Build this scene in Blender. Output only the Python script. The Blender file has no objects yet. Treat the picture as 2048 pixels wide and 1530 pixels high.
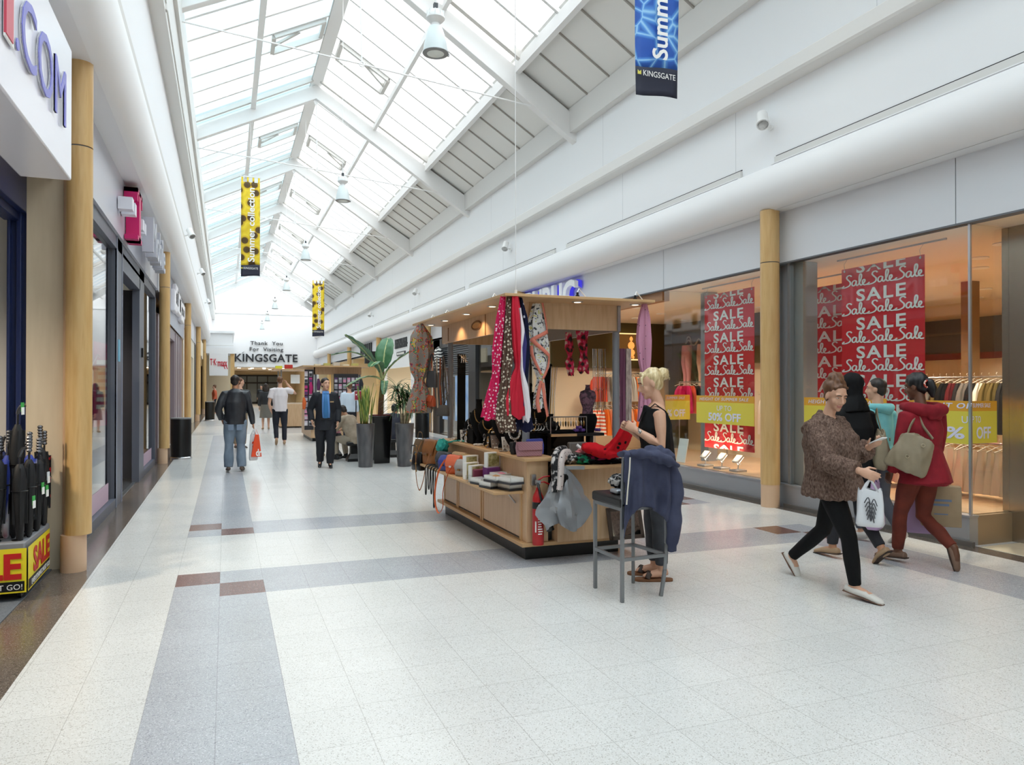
import bpy, bmesh, math, random
import numpy as np
from mathutils import Vector, Matrix
random.seed(7); rng = np.random.RandomState(7)
SC = bpy.context.scene
COL = SC.collection
PI = math.pi

# ------------------------------------------------------------------ camera
cam_d = bpy.data.cameras.new('camera'); cam = bpy.data.objects.new('camera', cam_d); COL.objects.link(cam)
cam.location = (0, 0, 1.6)
cam.rotation_euler = (math.radians(90.367), 0, math.radians(-21.03))
cam_d.sensor_width = 36.0; cam_d.lens = 26.19; cam_d.clip_start = 0.05; cam_d.clip_end = 300
SC.camera = cam

# ------------------------------------------------------------------ sky and exposure
SC.view_settings.view_transform = 'Standard'; SC.view_settings.look = 'None'
SC.view_settings.exposure = 1.33; SC.view_settings.gamma = 1.0
SC.view_settings.use_curve_mapping = False
W = bpy.data.worlds.new('overcast_sky'); SC.world = W; W.use_nodes = True
nt = W.node_tree; bg = nt.nodes["Background"]
tc = nt.nodes.new('ShaderNodeTexCoord'); mp = nt.nodes.new('ShaderNodeMapping'); mp.inputs['Scale'].default_value = (1.6, 1.6, 3.0)
nz = nt.nodes.new('ShaderNodeTexNoise'); nz.inputs['Scale'].default_value = 1.5; nz.inputs['Detail'].default_value = 4
rp = nt.nodes.new('ShaderNodeValToRGB')
rp.color_ramp.elements[0].position = .40; rp.color_ramp.elements[0].color = (.80, .92, 1, 1)
rp.color_ramp.elements[1].position = .56; rp.color_ramp.elements[1].color = (1, .985, .955, 1)
nt.links.new(tc.outputs['Generated'], mp.inputs['Vector']); nt.links.new(mp.outputs[0], nz.inputs['Vector'])
nt.links.new(nz.outputs['Fac'], rp.inputs[0]); nt.links.new(rp.outputs[0], bg.inputs[0])
# overcast luminance: brighter overhead than at the horizon, a little brighter towards the hidden sun
sx_ = nt.nodes.new('ShaderNodeSeparateXYZ'); nt.links.new(tc.outputs['Generated'], sx_.inputs[0])
def wm(op, a, b):
    q = nt.nodes.new('ShaderNodeMath'); q.operation = op
    for i, v in enumerate((a, b)):
        if hasattr(v, 'is_output'): nt.links.new(v, q.inputs[i])
        else: q.inputs[i].default_value = v
    return q.outputs[0]
el = wm('ADD', wm('MULTIPLY', wm('MAXIMUM', sx_.outputs[2], 0), .67), .33)
az = wm('ADD', wm('ADD', wm('MULTIPLY', sx_.outputs[1], -.30), wm('MULTIPLY', sx_.outputs[0], .30)), 1.0)
nt.links.new(wm('MULTIPLY', wm('MULTIPLY', el, az), 1.75), bg.inputs[1])

def light(kind, name, loc, energy, color=(1, 1, 1), size=.3, rot=(0, 0, 0), spot=None, size_y=None):
    d = bpy.data.lights.new(name, kind); d.energy = energy*.62; d.specular_factor = .15; d.color = color
    if kind == 'AREA':
        d.size = size
        if size_y: d.shape = 'RECTANGLE'; d.size_y = size_y
    else: d.shadow_soft_size = size
    if spot: d.spot_size = spot; d.spot_blend = .6
    o = bpy.data.objects.new(name, d); o.location = loc; o.rotation_euler = rot; COL.objects.link(o); return o
WARM = (1, .86, .68)
# fashion shop on the right: ceiling downlights (the fittings are built with the shop)
for (x, y) in ((8.4, 6.0), (9.05, 6.78), (9.81, 7.34), (8.8, 9.9), (10.5, 9.6), (11.98, 8.88), (12.4, 7.0), (8.0, 13.6), (9.2, 14.52), (9.23, 15.68), (10.4, 12.6)):
    light('SPOT', 'shop_downlight_lamp', (x, y, 3.22), 150 if y < 11 else 85, WARM, .07, (0, 0, 0), 2.2)
for y in (10.25, 9.82, 9.42):
    light('SPOT', 'display_floodlight_lamp', (7.20, y, .50), 9, (1, .74, .42), .04, (math.radians(140), 0, math.radians(-90+(9.6-y)*30)), 2.0)
# left hand shops
for (x, y, e) in ((-2.9, 9.5, 90), (-2.9, 13, 90), (-2.8, 21.5, 190), (-2.8, 31, 190), (-2.8, 41, 190), (-3.4, 5.6, 230)):  # last one is added, without a fitting, to brighten the near shop's side wall
    light('SPOT', 'shop_interior_light', (x, y, 3.35), e, (1, .86, .68), .1, (0, 0, 0), 2.5)
for (y, e) in ((20, 120), (24, 120), (29, 260), (33, 260), (41, 260), (53, 300)):
    light('SPOT', 'shop_interior_light', (9.0, y, 3.15), e, (1, .88, .72), .1, (0, 0, 0), 2.5)
for (x, y) in ((1.9, 63.8), (4.4, 63.4), (1.9, 68), (3.6, 68), (3, 73)):
    light('SPOT', 'exit_hall_lamp', (x, y, 3.1), 130, (1, .84, .62), .1, (0, 0, 0), 2.4)

SC.cycles.max_bounces = 7; SC.cycles.diffuse_bounces = 4; SC.cycles.glossy_bounces = 3
SC.cycles.transmission_bounces = 2; SC.cycles.transparent_max_bounces = 14
SC.cycles.sample_clamp_indirect = 4.0; SC.cycles.caustics_reflective = False; SC.cycles.caustics_refractive = False
SC.cycles.use_denoising = True

# ------------------------------------------------------------------ materials
def lin(h):
    if not isinstance(h, str): return tuple(h)[:3]
    h = h.lstrip('#'); v = [int(h[i:i+2], 16)/255 for i in (0, 2, 4)]
    return tuple(x/12.92 if x <= .04045 else ((x+.055)/1.055)**2.4 for x in v)
MATS = {}
def M(name, col='#ffffff', rough=.5, metal=0.0, emit=0, spec=.5, alpha=None):
    if name in MATS: return MATS[name]
    m = bpy.data.materials.new(name); m.use_nodes = True
    b = m.node_tree.nodes['Principled BSDF']; c = lin(col)
    b.inputs['Base Color'].default_value = (*c, 1); b.inputs['Roughness'].default_value = rough
    b.inputs['Metallic'].default_value = metal; b.inputs['Specular IOR Level'].default_value = spec
    if emit:
        b.inputs['Emission Color'].default_value = (*c, 1); b.inputs['Emission Strength'].default_value = emit
        m.cycles.emission_sampling = 'NONE'
    m.diffuse_color = (*c, 1); MATS[name] = m; return m
def nodes(m): return m.node_tree.nodes, m.node_tree.links, m.node_tree.nodes['Principled BSDF']
def ramp(n, stops, interp='LINEAR'):
    r = n.new('ShaderNodeValToRGB'); r.color_ramp.interpolation = interp
    while len(r.color_ramp.elements) < len(stops): r.color_ramp.elements.new(.5)
    for e, (p, c) in zip(r.color_ramp.elements, stops): e.position = p; e.color = (*lin(c), 1)
    return r
def MN(name, stops, scale=(1, 1, 1), nscale=5, detail=3, rough=.5, metal=0, bump=0, kind='noise', interp='LINEAR', spec=.5, dist=0):
    """material whose colour follows a noise / wave / voronoi pattern in object space"""
    if name in MATS: return MATS[name]
    m = M(name, stops[0][1], rough, metal, spec=spec); n, l, b = nodes(m)
    t = n.new('ShaderNodeTexCoord'); p = n.new('ShaderNodeMapping'); p.inputs['Scale'].default_value = scale
    l.new(t.outputs['Object'], p.inputs[0])
    if kind == 'noise':
        x = n.new('ShaderNodeTexNoise'); x.inputs['Scale'].default_value = nscale; x.inputs['Detail'].default_value = detail; x.inputs['Distortion'].default_value = dist; out = x.outputs['Fac']
    elif kind == 'voronoi':
        x = n.new('ShaderNodeTexVoronoi'); x.inputs['Scale'].default_value = nscale; out = x.outputs['Distance']
    elif kind == 'cell':
        x = n.new('ShaderNodeTexVoronoi'); x.inputs['Scale'].default_value = nscale
        s = n.new('ShaderNodeSeparateColor'); l.new(x.outputs['Color'], s.inputs[0]); out = s.outputs[0]
    else:
        x = n.new('ShaderNodeTexWave'); x.inputs['Scale'].default_value = nscale; x.inputs['Distortion'].default_value = dist; x.inputs['Detail'].default_value = detail
        x.bands_direction = kind; out = x.outputs['Fac']
    l.new(p.outputs[0], x.inputs['Vector'])
    r = ramp(n, stops, interp); l.new(out, r.inputs[0]); l.new(r.outputs[0], b.inputs['Base Color'])
    if bump:
        u = n.new('ShaderNodeBump'); u.inputs['Strength'].default_value = bump; u.inputs['Distance'].default_value = .01
        l.new(out, u.inputs['Height']); l.new(u.outputs[0], b.inputs['Normal'])
    return m
def glass(name, tint=(1, 1, 1), refl=1.0, rough=.02):
    if name in MATS: return MATS[name]
    m = bpy.data.materials.new(name); m.use_nodes = True; n = m.node_tree.nodes; l = m.node_tree.links
    n.clear(); o = n.new('ShaderNodeOutputMaterial'); mx = n.new('ShaderNodeMixShader'); tr = n.new('ShaderNodeBsdfTransparent')
    gl = n.new('ShaderNodeBsdfGlossy'); gl.inputs['Roughness'].default_value = rough; tr.inputs[0].default_value = (*tint, 1)
    ge = n.new('ShaderNodeNewGeometry'); dp = n.new('ShaderNodeVectorMath'); dp.operation = 'DOT_PRODUCT'
    l.new(ge.outputs['Incoming'], dp.inputs[0]); l.new(ge.outputs['Normal'], dp.inputs[1])
    def ma(op, a, bv=None):
        q = n.new('ShaderNodeMath'); q.operation = op; l.new(a, q.inputs[0])
        if bv is not None: q.inputs[1].default_value = bv
        return q.outputs[0]
    x = ma('ABSOLUTE', dp.outputs['Value']); inv = n.new('ShaderNodeMath'); inv.operation = 'SUBTRACT'; inv.inputs[0].default_value = 1; l.new(x, inv.inputs[1])
    x = ma('ADD', ma('MULTIPLY', ma('POWER', inv.outputs[0], 5), .95), .05)
    mu = n.new('ShaderNodeMath'); mu.operation = 'MULTIPLY'; mu.inputs[1].default_value = refl; mu.use_clamp = True
    l.new(x, mu.inputs[0]); l.new(mu.outputs[0], mx.inputs[0]); l.new(tr.outputs[0], mx.inputs[1]); l.new(gl.outputs[0], mx.inputs[2])
    l.new(mx.outputs[0], o.inputs[0]); MATS[name] = m; return m

white = M('white_paint', '#f0f0f1', .55)
white_roll = M('white_satin_paint', '#efeeee', .4)
cream_paint = M('cream_gutter_paint', '#dcdad6', .5)
white_steel = M('white_painted_steel', '#eceae8', .4)
fascia_r = M('pale_grey_fascia_panel', '#dcdde1', .35)
fascia_l = M('lilac_grey_fascia_panel', '#c3c5cf', .3)
joint = M('shadow_joint', '#6d6f74', .8)
maple = MN('maple_veneer', [(.3, '#c9a066'), (.6, '#d5b078'), (.8, '#c49a5f')], (6, 6, .6), 4, 4, .35)
maple_k = MN('pale_maple_laminate', [(.3, '#c9a37a'), (.6, '#d6b48c'), (.8, '#cda880')], (7, 7, .7), 4, 4, .4)
maple_kh = MN('pale_maple_laminate_flat', [(.3, '#c9a37a'), (.6, '#d8b78f'), (.8, '#cda880')], (7, .7, 7), 4, 4, .4)
beige_panel = MN('beige_side_panel', [(.3, '#d0bea2'), (.7, '#d9c8ad')], (5, 5, .6), 3, 3, .5)
plinth_wood = M('bleached_wood_base', '#d6b393', .5)
black = M('black_plastic', '#0c0c0d', .35)
black_gloss = M('gloss_black', '#060607', .12)
black_cloth = M('black_velvet', '#080809', .9, spec=.2)
steel = M('brushed_steel', '#b9bbbf', .32, 1)
chrome = M('chrome', '#d9d9da', .12, 1)
grey_post = M('grey_painted_post', '#9a9ea4', .4, .2)
dark_frame = M('slate_grey_frame', '#5c606c', .4)
blue_frame = M('navy_blue_frame', '#1d2a57', .35)
lit = M('lit_lamp_face', '#fff3dc', .5, emit=7)
lit_cool = M('lit_tube', '#ffffff', .5, emit=4)
cream_wall = M('cream_shop_wall', '#e4d2b2', .7)
shopfloor = MN('pale_wood_shop_floor', [(.3, '#b8946c'), (.7, '#c9a67e')], (6, .6, 1), 4, 3, .35)
shop_ceiling = M('warm_white_ceiling', '#e8dccb', .7)
glass_front = glass('shop_window_glass', (.96, .98, .97), 1.25)
glass_roof = glass('clear_roof_glass', (.97, .99, 1.0), .35)
glass_roof_b = glass('reflection_tinted_roof_glass', (.66, .84, .92), .35)  # blue tint puts the bluish reflection of the left panes into the glass colour
text_white = M('white_lettering', '#f4f2ee', .5)
paper = M('white_card', '#efeeea', .6)

# ------------------------------------------------------------------ mesh builder
MW = {}
class MB:
    def __init__(s): s.v = []; s.f = []; s.m = []
    def add(s, vs, fs, mi=0):
        o = len(s.v); s.v.extend([tuple(p) for p in vs]); s.f.extend([tuple(i+o for i in f) for f in fs]); s.m.extend([mi]*len(fs)); return s
    def box(s, a, b, mi=0, rz=0, piv=None):
        (x0, y0, z0), (x1, y1, z1) = a, b
        vs = [(x0, y0, z0), (x1, y0, z0), (x1, y1, z0), (x0, y1, z0), (x0, y0, z1), (x1, y0, z1), (x1, y1, z1), (x0, y1, z1)]
        if rz:
            cx, cy = piv or ((x0+x1)/2, (y0+y1)/2); c, k = math.cos(rz), math.sin(rz)
            vs = [(cx+(x-cx)*c-(y-cy)*k, cy+(x-cx)*k+(y-cy)*c, z) for x, y, z in vs]
        return s.add(vs, [(0, 3, 2, 1), (4, 5, 6, 7), (0, 1, 5, 4), (1, 2, 6, 5), (2, 3, 7, 6), (3, 0, 4, 7)], mi)
    def obox(s, c, ax, ay, az, mi=0):
        c, ax, ay, az = map(Vector, (c, ax, ay, az))
        vs = [c+i*ax+j*ay+k*az for k in (-1, 1) for i, j in ((-1, -1), (1, -1), (1, 1), (-1, 1))]
        return s.add(vs, [(0, 3, 2, 1), (4, 5, 6, 7), (0, 1, 5, 4), (1, 2, 6, 5), (2, 3, 7, 6), (3, 0, 4, 7)], mi)
    def beam(s, p, q, w, h, mi=0, up=(0, 0, 1)):
        p, q = Vector(p), Vector(q); d = (q-p); L = d.length; d.normalize(); u = Vector(up); sd = d.cross(u)
        if sd.length < 1e-4: sd = d.cross(Vector((1, 0, 0)))
        sd.normalize(); u = sd.cross(d)
        return s.obox((p+q)/2, d*L/2, sd*w/2, u*h/2, mi)
    def tube(s, pts, r, n=8, mi=0, closed=False, cap=True, flat=None, up=None):
        P = [Vector(p) for p in pts]; N = len(P); R = r if hasattr(r, '__len__') else [r]*N
        if N < 2: return s
        T = []
        for i in range(N):
            a = P[i-1] if (i > 0 or closed) else P[i]; b = P[(i+1) % N] if (i < N-1 or closed) else P[i]
            t = (b-a); T.append(t.normalized() if t.length > 1e-9 else Vector((0, 0, 1)))
        u = Vector(up) if up is not None else (Vector((0, 0, 1)) if abs(T[0].z) < .9 else Vector((1, 0, 0)))
        u = (u-T[0]*u.dot(T[0])).normalized(); vs = []
        for i in range(N):
            u = (u-T[i]*u.dot(T[i]));
            u = u.normalized() if u.length > 1e-6 else Vector((1, 0, 0)); w = T[i].cross(u)
            rr = R[i]; ra, rb = (rr if hasattr(rr, '__len__') else (rr, rr*(flat or 1)))
            for k in range(n):
                a = 2*PI*k/n; vs.append(P[i]+u*math.cos(a)*ra+w*math.sin(a)*rb)
        fs = []; NN = N if closed else N-1
        for i in range(NN):
            for k in range(n):
                j = (i+1) % N; fs.append((i*n+k, i*n+(k+1) % n, j*n+(k+1) % n, j*n+k))
        if cap and not closed: fs += [tuple(range(n-1, -1, -1)), tuple((N-1)*n+k for k in range(n))]
        return s.add(vs, fs, mi)
    def cyl(s, p, q, r, r2=None, n=16, mi=0): return s.tube([p, q], [r, r if r2 is None else r2], n, mi)
    def lathe(s, prof, c=(0, 0, 0), n=24, mi=0, sx=1, sy=1, axis=None):
        vs = []; fs = []; m = len(prof)
        for r, z in prof:
            for k in range(n):
                a = 2*PI*k/n; vs.append(Vector((r*math.cos(a)*sx, r*math.sin(a)*sy, z)))
        if axis is not None:
            q = Vector((0, 0, 1)).rotation_difference(Vector(axis)); vs = [q @ v for v in vs]
        vs = [v+Vector(c) for v in vs]
        for i in range(m-1):
            for k in range(n): fs.append((i*n+k, i*n+(k+1) % n, (i+1)*n+(k+1) % n, (i+1)*n+k))
        if prof[0][0] > 1e-5: fs.append(tuple(range(n-1, -1, -1)))
        if prof[-1][0] > 1e-5: fs.append(tuple((m-1)*n+k for k in range(n)))
        return s.add(vs, fs, mi)
    def ball(s, c, r, n=12, mi=0):
        rx, ry, rz = r if hasattr(r, '__len__') else (r, r, r); k = max(4, n//2)
        prof = [(math.sin(PI*i/k), -math.cos(PI*i/k)) for i in range(k+1)]; prof[0] = (0, -1); prof[-1] = (0, 1)
        o = len(s.v); s.lathe(prof, (0, 0, 0), n, mi)
        for i in range(o, len(s.v)): x, y, z = s.v[i]; s.v[i] = (c[0]+x*rx, c[1]+y*ry, c[2]+z*rz)
        return s
    def prism(s, poly, o, u, v, w, mi=0):
        o, u, v, w = map(Vector, (o, u, v, w)); n = len(poly)
        vs = [o+u*a+v*b for a, b in poly]+[o+u*a+v*b+w for a, b in poly]
        fs = [tuple(range(n-1, -1, -1)), tuple(range(n, 2*n))]+[(i, (i+1) % n, n+(i+1) % n, n+i) for i in range(n)]
        return s.add(vs, fs, mi)
    def grid(s, fn, nu, nv, mi=0, closeu=False, thick=0):
        o = len(s.v); vs = [fn(i/(nu if closeu else nu-1), j/(nv-1)) for j in range(nv) for i in range(nu)]
        fs = []
        for j in range(nv-1):
            for i in range(nu if closeu else nu-1):
                k = (i+1) % nu; fs.append((j*nu+i, j*nu+k, (j+1)*nu+k, (j+1)*nu+i))
        return s.add(vs, fs, mi)
    def text(s, txt, o, u, v, size, depth=0, mi=0, bold=0, align='L', sx=1.0, shear=0, gap=1.0, fit=None):
        vs, fs = text_geo(txt, bold, shear, gap); o, u, v = map(Vector, (o, u, v)); u.normalize(); v.normalize(); w = u.cross(v)
        a = np.array(vs)
        if fit: sx = fit/(a[:, 0].max()*size)
        wd = a[:, 0].max()*size*sx
        ox = {'L': 0, 'C': -wd/2, 'R': -wd}[align]
        return s.add([o+u*(x*size*sx+ox)+v*(y*size)+w*((z+.5)*depth) for x, y, z in vs], fs, mi)
    def build(s, name, mats, parent=None, world=False, smooth=35, bevel=0, solid=0, sub=0):
        me = bpy.data.meshes.new(name); vs = s.v
        if parent is not None and world:
            inv = MW[parent.name].inverted(); vs = [inv @ Vector(p) for p in vs]
        me.from_pydata([tuple(p) for p in vs], [], s.f)
        mats = mats if isinstance(mats, (list, tuple)) else [mats]
        for m in mats: me.materials.append(m)
        if len(mats) > 1: me.polygons.foreach_set('material_index', s.m)
        if smooth and 'letter' not in name:
            me.polygons.foreach_set('use_smooth', [True]*len(me.polygons)); me.set_sharp_from_angle(angle=math.radians(smooth))
        me.update()
        o = bpy.data.objects.new(name, me); COL.objects.link(o)
        if parent is not None: o.parent = parent
        MW[o.name] = (MW[parent.name].copy() if parent is not None and parent.name in MW else Matrix.Identity(4))
        if solid: q = o.modifiers.new('solidify', 'SOLIDIFY'); q.thickness = solid; q.offset = 0
        if bevel: q = o.modifiers.new('bevel', 'BEVEL'); q.width = bevel; q.segments = 2; q.limit_method = 'ANGLE'
        if sub: q = o.modifiers.new('subsurf', 'SUBSURF'); q.levels = sub; q.render_levels = sub
        return o
TG = {}
def text_geo(txt, bold=0, shear=0, gap=1.0):
    """extruded outline of a line of text: 1 unit high letters, depth -.5 to .5"""
    if 'M' in txt: bold = 0                                         # a widened M folds over itself
    k = (txt, bold, shear, gap)
    if k in TG: return TG[k]
    cu = bpy.data.curves.new('lettering', 'FONT'); cu.body = txt; cu.size = 1.38; cu.extrude = .5; cu.offset = bold; cu.shear = shear
    cu.space_character = gap; cu.resolution_u = 3
    ob = bpy.data.objects.new('lettering', cu); COL.objects.link(ob)
    dg = bpy.context.evaluated_depsgraph_get(); me = bpy.data.meshes.new_from_object(ob.evaluated_get(dg))
    vs = [tuple(v.co) for v in me.vertices]; fs = [tuple(p.vertices) for p in me.polygons]
    bpy.data.objects.remove(ob); bpy.data.meshes.remove(me); bpy.data.curves.remove(cu)
    x0 = min(v[0] for v in vs); vs = [(x-x0, y, z) for x, y, z in vs]
    TG[k] = (vs, fs); return TG[k]

def tag(o, label, cat, group=None, kind=None):
    o['label'] = label; o['category'] = cat
    if group: o['group'] = group
    if kind: o['kind'] = kind
    return o
def thing(name, label, cat, loc=(0, 0, 0), rz=0, group=None, kind=None):
    o = bpy.data.objects.new(name, None); COL.objects.link(o); o.empty_display_size = .1
    o.location = loc; o.rotation_euler = (0, 0, rz); MW[o.name] = Matrix.Translation(Vector(loc)) @ Matrix.Rotation(rz, 4, 'Z')
    return tag(o, label, cat, group, kind)
def struct(o): o['kind'] = 'structure'; return o
def dup(src, loc=None, rz=None, label=None, group=None, scale=None):
    r = src.copy(); COL.objects.link(r)
    if loc is not None: r.location = loc
    if rz is not None: r.rotation_euler = (0, 0, rz)
    if scale is not None: r.scale = (scale,)*3 if not hasattr(scale, '__len__') else scale
    if label: r['label'] = label
    if group: r['group'] = group
    for ch in list(src.children):
        c = ch.copy(); COL.objects.link(c); c.parent = r
        for g in list(ch.children):
            d = g.copy(); COL.objects.link(d); d.parent = c
    return r
def mobj(mb, name, mats, label, cat, loc=None, group=None, **kw):
    """a thing that is a single mesh given in world coordinates; its origin is put at loc"""
    if loc is not None:
        L = Vector(loc); mb.v = [tuple(Vector(p)-L) for p in mb.v]
    o = mb.build(name, mats, **kw)
    if loc is not None: o.location = loc; MW[o.name] = Matrix.Translation(Vector(loc))
    return tag(o, label, cat, group)
def remesh(mb, vox, it=4, wr=0, seed=0, k=16):
    me = bpy.data.meshes.new('rm'); me.from_pydata([tuple(p) for p in mb.v], [], mb.f); ob = bpy.data.objects.new('rm', me); COL.objects.link(ob)
    q = ob.modifiers.new('r', 'REMESH'); q.mode = 'VOXEL'; q.voxel_size = vox; s = ob.modifiers.new('s', 'SMOOTH'); s.iterations = it; s.factor = .5
    dg = bpy.context.evaluated_depsgraph_get(); out = bpy.data.meshes.new_from_object(ob.evaluated_get(dg)); bpy.data.objects.remove(ob); bpy.data.meshes.remove(me)
    if wr:
        n = len(out.vertices); co = np.empty(n*3); out.vertices.foreach_get('co', co); co = co.reshape(-1, 3); no = np.empty(n*3); out.vertices.foreach_get('normal', no); no = no.reshape(-1, 3)
        r = np.random.RandomState(seed); d = 0
        for j in range(6):
            v = r.normal(size=3)*k*(.6+.35*j); v[2] *= .55; d = d+np.sin(co@v+r.uniform(0, 6.3))/(1+.4*j)
        co += no*(wr*d[:, None]/2); out.vertices.foreach_set('co', co.ravel()); out.update()
    return out
def mesh_obj(me, name, mats, parent=None):
    mats = mats if isinstance(mats, (list, tuple)) else [mats]; me.materials.clear()
    for m in mats: me.materials.append(m)
    me.polygons.foreach_set('use_smooth', [True]*len(me.polygons)); me.update(); o = bpy.data.objects.new(name, me); COL.objects.link(o)
    if parent is not None: o.parent = parent; MW[o.name] = MW[parent.name].copy()
    return o
# ================================================================== the setting
# ------------------------------------------------------------------ floor
def terrazzo(name, base, dark, light_, rough=.22, grout=None):
    m = M(name, base, rough); n, l, b = nodes(m)
    t = n.new('ShaderNodeTexCoord')
    v = n.new('ShaderNodeTexVoronoi'); v.inputs['Scale'].default_value = 210; l.new(t.outputs['Object'], v.inputs['Vector'])
    s = n.new('ShaderNodeSeparateColor'); l.new(v.outputs['Color'], s.inputs[0])
    r = ramp(n, [(0, dark), (.07, dark), (.12, base), (.86, base), (.93, light_)]); l.new(s.outputs[0], r.inputs[0])
    nz = n.new('ShaderNodeTexNoise'); nz.inputs['Scale'].default_value = 1.3; nz.inputs['Detail'].default_value = 3; l.new(t.outputs['Object'], nz.inputs['Vector'])
    mx = n.new('ShaderNodeMix'); mx.data_type = 'RGBA'; mx.blend_type = 'MULTIPLY'; mx.inputs[0].default_value = .16
    l.new(r.outputs[0], mx.inputs[6]); l.new(nz.outputs['Fac'], mx.inputs[7]); last = mx.outputs[2]
    br = n.new('ShaderNodeTexBrick'); br.offset = 0; br.squash = 1
    mp = n.new('ShaderNodeMapping'); mp.inputs['Location'].default_value = (.04, .26, 0); l.new(t.outputs['Object'], mp.inputs[0]); l.new(mp.outputs[0], br.inputs['Vector'])
    br.inputs['Scale'].default_value = 1; br.inputs['Brick Width'].default_value = .3357; br.inputs['Row Height'].default_value = .405
    br.inputs['Mortar Size'].default_value = .0022; br.inputs['Mortar Smooth'].default_value = .3
    br.inputs['Color1'].default_value = (1, 1, 1, 1); br.inputs['Color2'].default_value = (.965, .965, .965, 1); br.inputs['Mortar'].default_value = (.72, .71, .70, 1)
    m2 = n.new('ShaderNodeMix'); m2.data_type = 'RGBA'; m2.blend_type = 'MULTIPLY'; m2.inputs[0].default_value = 1
    l.new(last, m2.inputs[6]); l.new(br.outputs[0], m2.inputs[7]); l.new(m2.outputs[2], b.inputs['Base Color'])
    return m
fl_mats = [terrazzo('cream_terrazzo', '#e7e5e1', '#c0bcb6', '#f3f2f0'),
           terrazzo('grey_terrazzo', '#bcbdc2', '#9c9ea4', '#d8dade'),
           terrazzo('red_brown_terrazzo', '#7f5a52', '#5e423c', '#a98880'),
           terrazzo('brown_granite', '#6e6259', '#4a413a', '#93877c', .18),
           terrazzo('pale_grey_terrazzo_far', '#c9c9ca', '#a0a0a0', '#e0e0e0')]
T = .3357
xs = sorted([-9, -1.42, -1.07, -.375, -.039, .297, 5.61, 5.945, 6.28, 6.80, 7.05, 16])
ys = [-10, 3.0, 6.135, 6.54, 6.95, 8.64, 9.02, 9.41, 26.6, 27.0, 80]
def floor_mat(x, y):
    if x < -1.42 or x > 7.05: return 0
    if x < -1.07 or x > 6.80: return 3
    if y > 27: return 4
    if y > 26.6: return 0
    for (a, b) in ((6.135, 6.95),):          # near edge bands: strip comes from the viewer's side
        if a < y < b:
            h = y > a+(b-a)*.5
            if x < -.375 or x > 6.28: return 0
            if -.375 < x < -.039: return 2 if h else 1
            if -.039 < x < .297: return 1 if h else 2
            if 5.61 < x < 5.945: return 1 if not h else 2
            if 5.945 < x < 6.28: return 2 if not h else 1
            return 1
    for (a, b) in ((8.64, 9.41),):
        if a < y < b:
            h = y > a+(b-a)*.5
            if x < -.375 or x > 6.28: return 0
            if -.375 < x < -.039: return 2 if h else 1
            if -.039 < x < .297: return 1 if h else 2
            if 5.61 < x < 5.945: return 2 if not h else 1
            if 5.945 < x < 6.28: return 1 if not h else 2
            return 1
    strip = -.375 < x < .297 or 5.61 < x < 6.28
    if strip and (y < 6.2 or 9.3 < y < 26.7): return 1
    return 0
mb = MB()
for i in range(len(xs)-1):
    for j in range(len(ys)-1):
        a, b, c, d = xs[i], xs[i+1], ys[j], ys[j+1]
        mb.add([(a, c, 0), (b, c, 0), (b, d, 0), (a, d, 0)], [(0, 1, 2, 3)], floor_mat((a+b)/2, (c+d)/2))
mb.box((-9, -10, -.2), (16, 80, -.02))
struct(mb.build('floor', fl_mats, smooth=0))
mb = MB().box((-6, -2, 0), (-1.42, 7.7, .006))
struct(mb.build('floor_carpet', MN('grey_shop_carpet', [(.3, '#55595f'), (.7, '#6b7076')], (1, 1, 1), 90, 2, .95), smooth=0))
mb = MB(); mb.box((-6, 7.86, 0), (-1.42, 17.4, .006)); struct(mb.build('floor_phone_shop', M('dark_shop_tiles', '#4a4a4c', .25), smooth=0))
mb = MB(); mb.box((-1.46, 11.8, .002), (-1.40, 14.2, .010)); struct(mb.build('trim_1', steel, smooth=0))
mb = MB(); mb.box((7.06, 1, 0), (16, 5.28, .004)); struct(mb.build('floor_entrance', MN('beige_entrance_tiles', [(.3, '#d2c4a8'), (.7, '#ddd0b6')], (1, 1, 1), 6, 2, .3), smooth=0))

# ------------------------------------------------------------------ walls, right side
Y0, Y1 = -8.0, 62.0
def run(profile, name, mat, y0=Y0, y1=Y1, close=True, smooth=30):
    m = MB(); m.prism([(x, z) for x, z in profile], (0, y0, 0), (1, 0, 0), (0, 0, 1), (0, y1-y0, 0)); return struct(m.build(name, mat, smooth=smooth))
# fascia band over the shop fronts, with panel joints
m = MB(); yj = [Y0, 0.03, 5.5, 10.97, 16.4, 21.9, 27.3, 32.8, 38.2, 43.7, 49.1, 54.6, Y1]
for a, b in zip(yj[:-1], yj[1:]): m.box((7.0, a+.006, 3.28), (7.06, b-.006, 4.0))
m.box((7.03, Y0, 3.29), (7.10, Y1, 4.0), 1); m.box((6.995, Y0, 3.262), (7.12, Y1, 3.28), 1)
struct(m.build('wall_right_fascia', [fascia_r, joint], smooth=0))
rollp = [(7.02, 3.96), (6.80, 3.955)]+[(6.80+.02-.24*math.sin(a)*1.0, 4.26-.30*math.cos(a)) for a in np.linspace(.05, PI*.83, 14)]+[(6.95, 4.56), (7.1, 4.56), (7.1, 3.96)]
run(rollp, 'wall_right_roll', white_roll)
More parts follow.
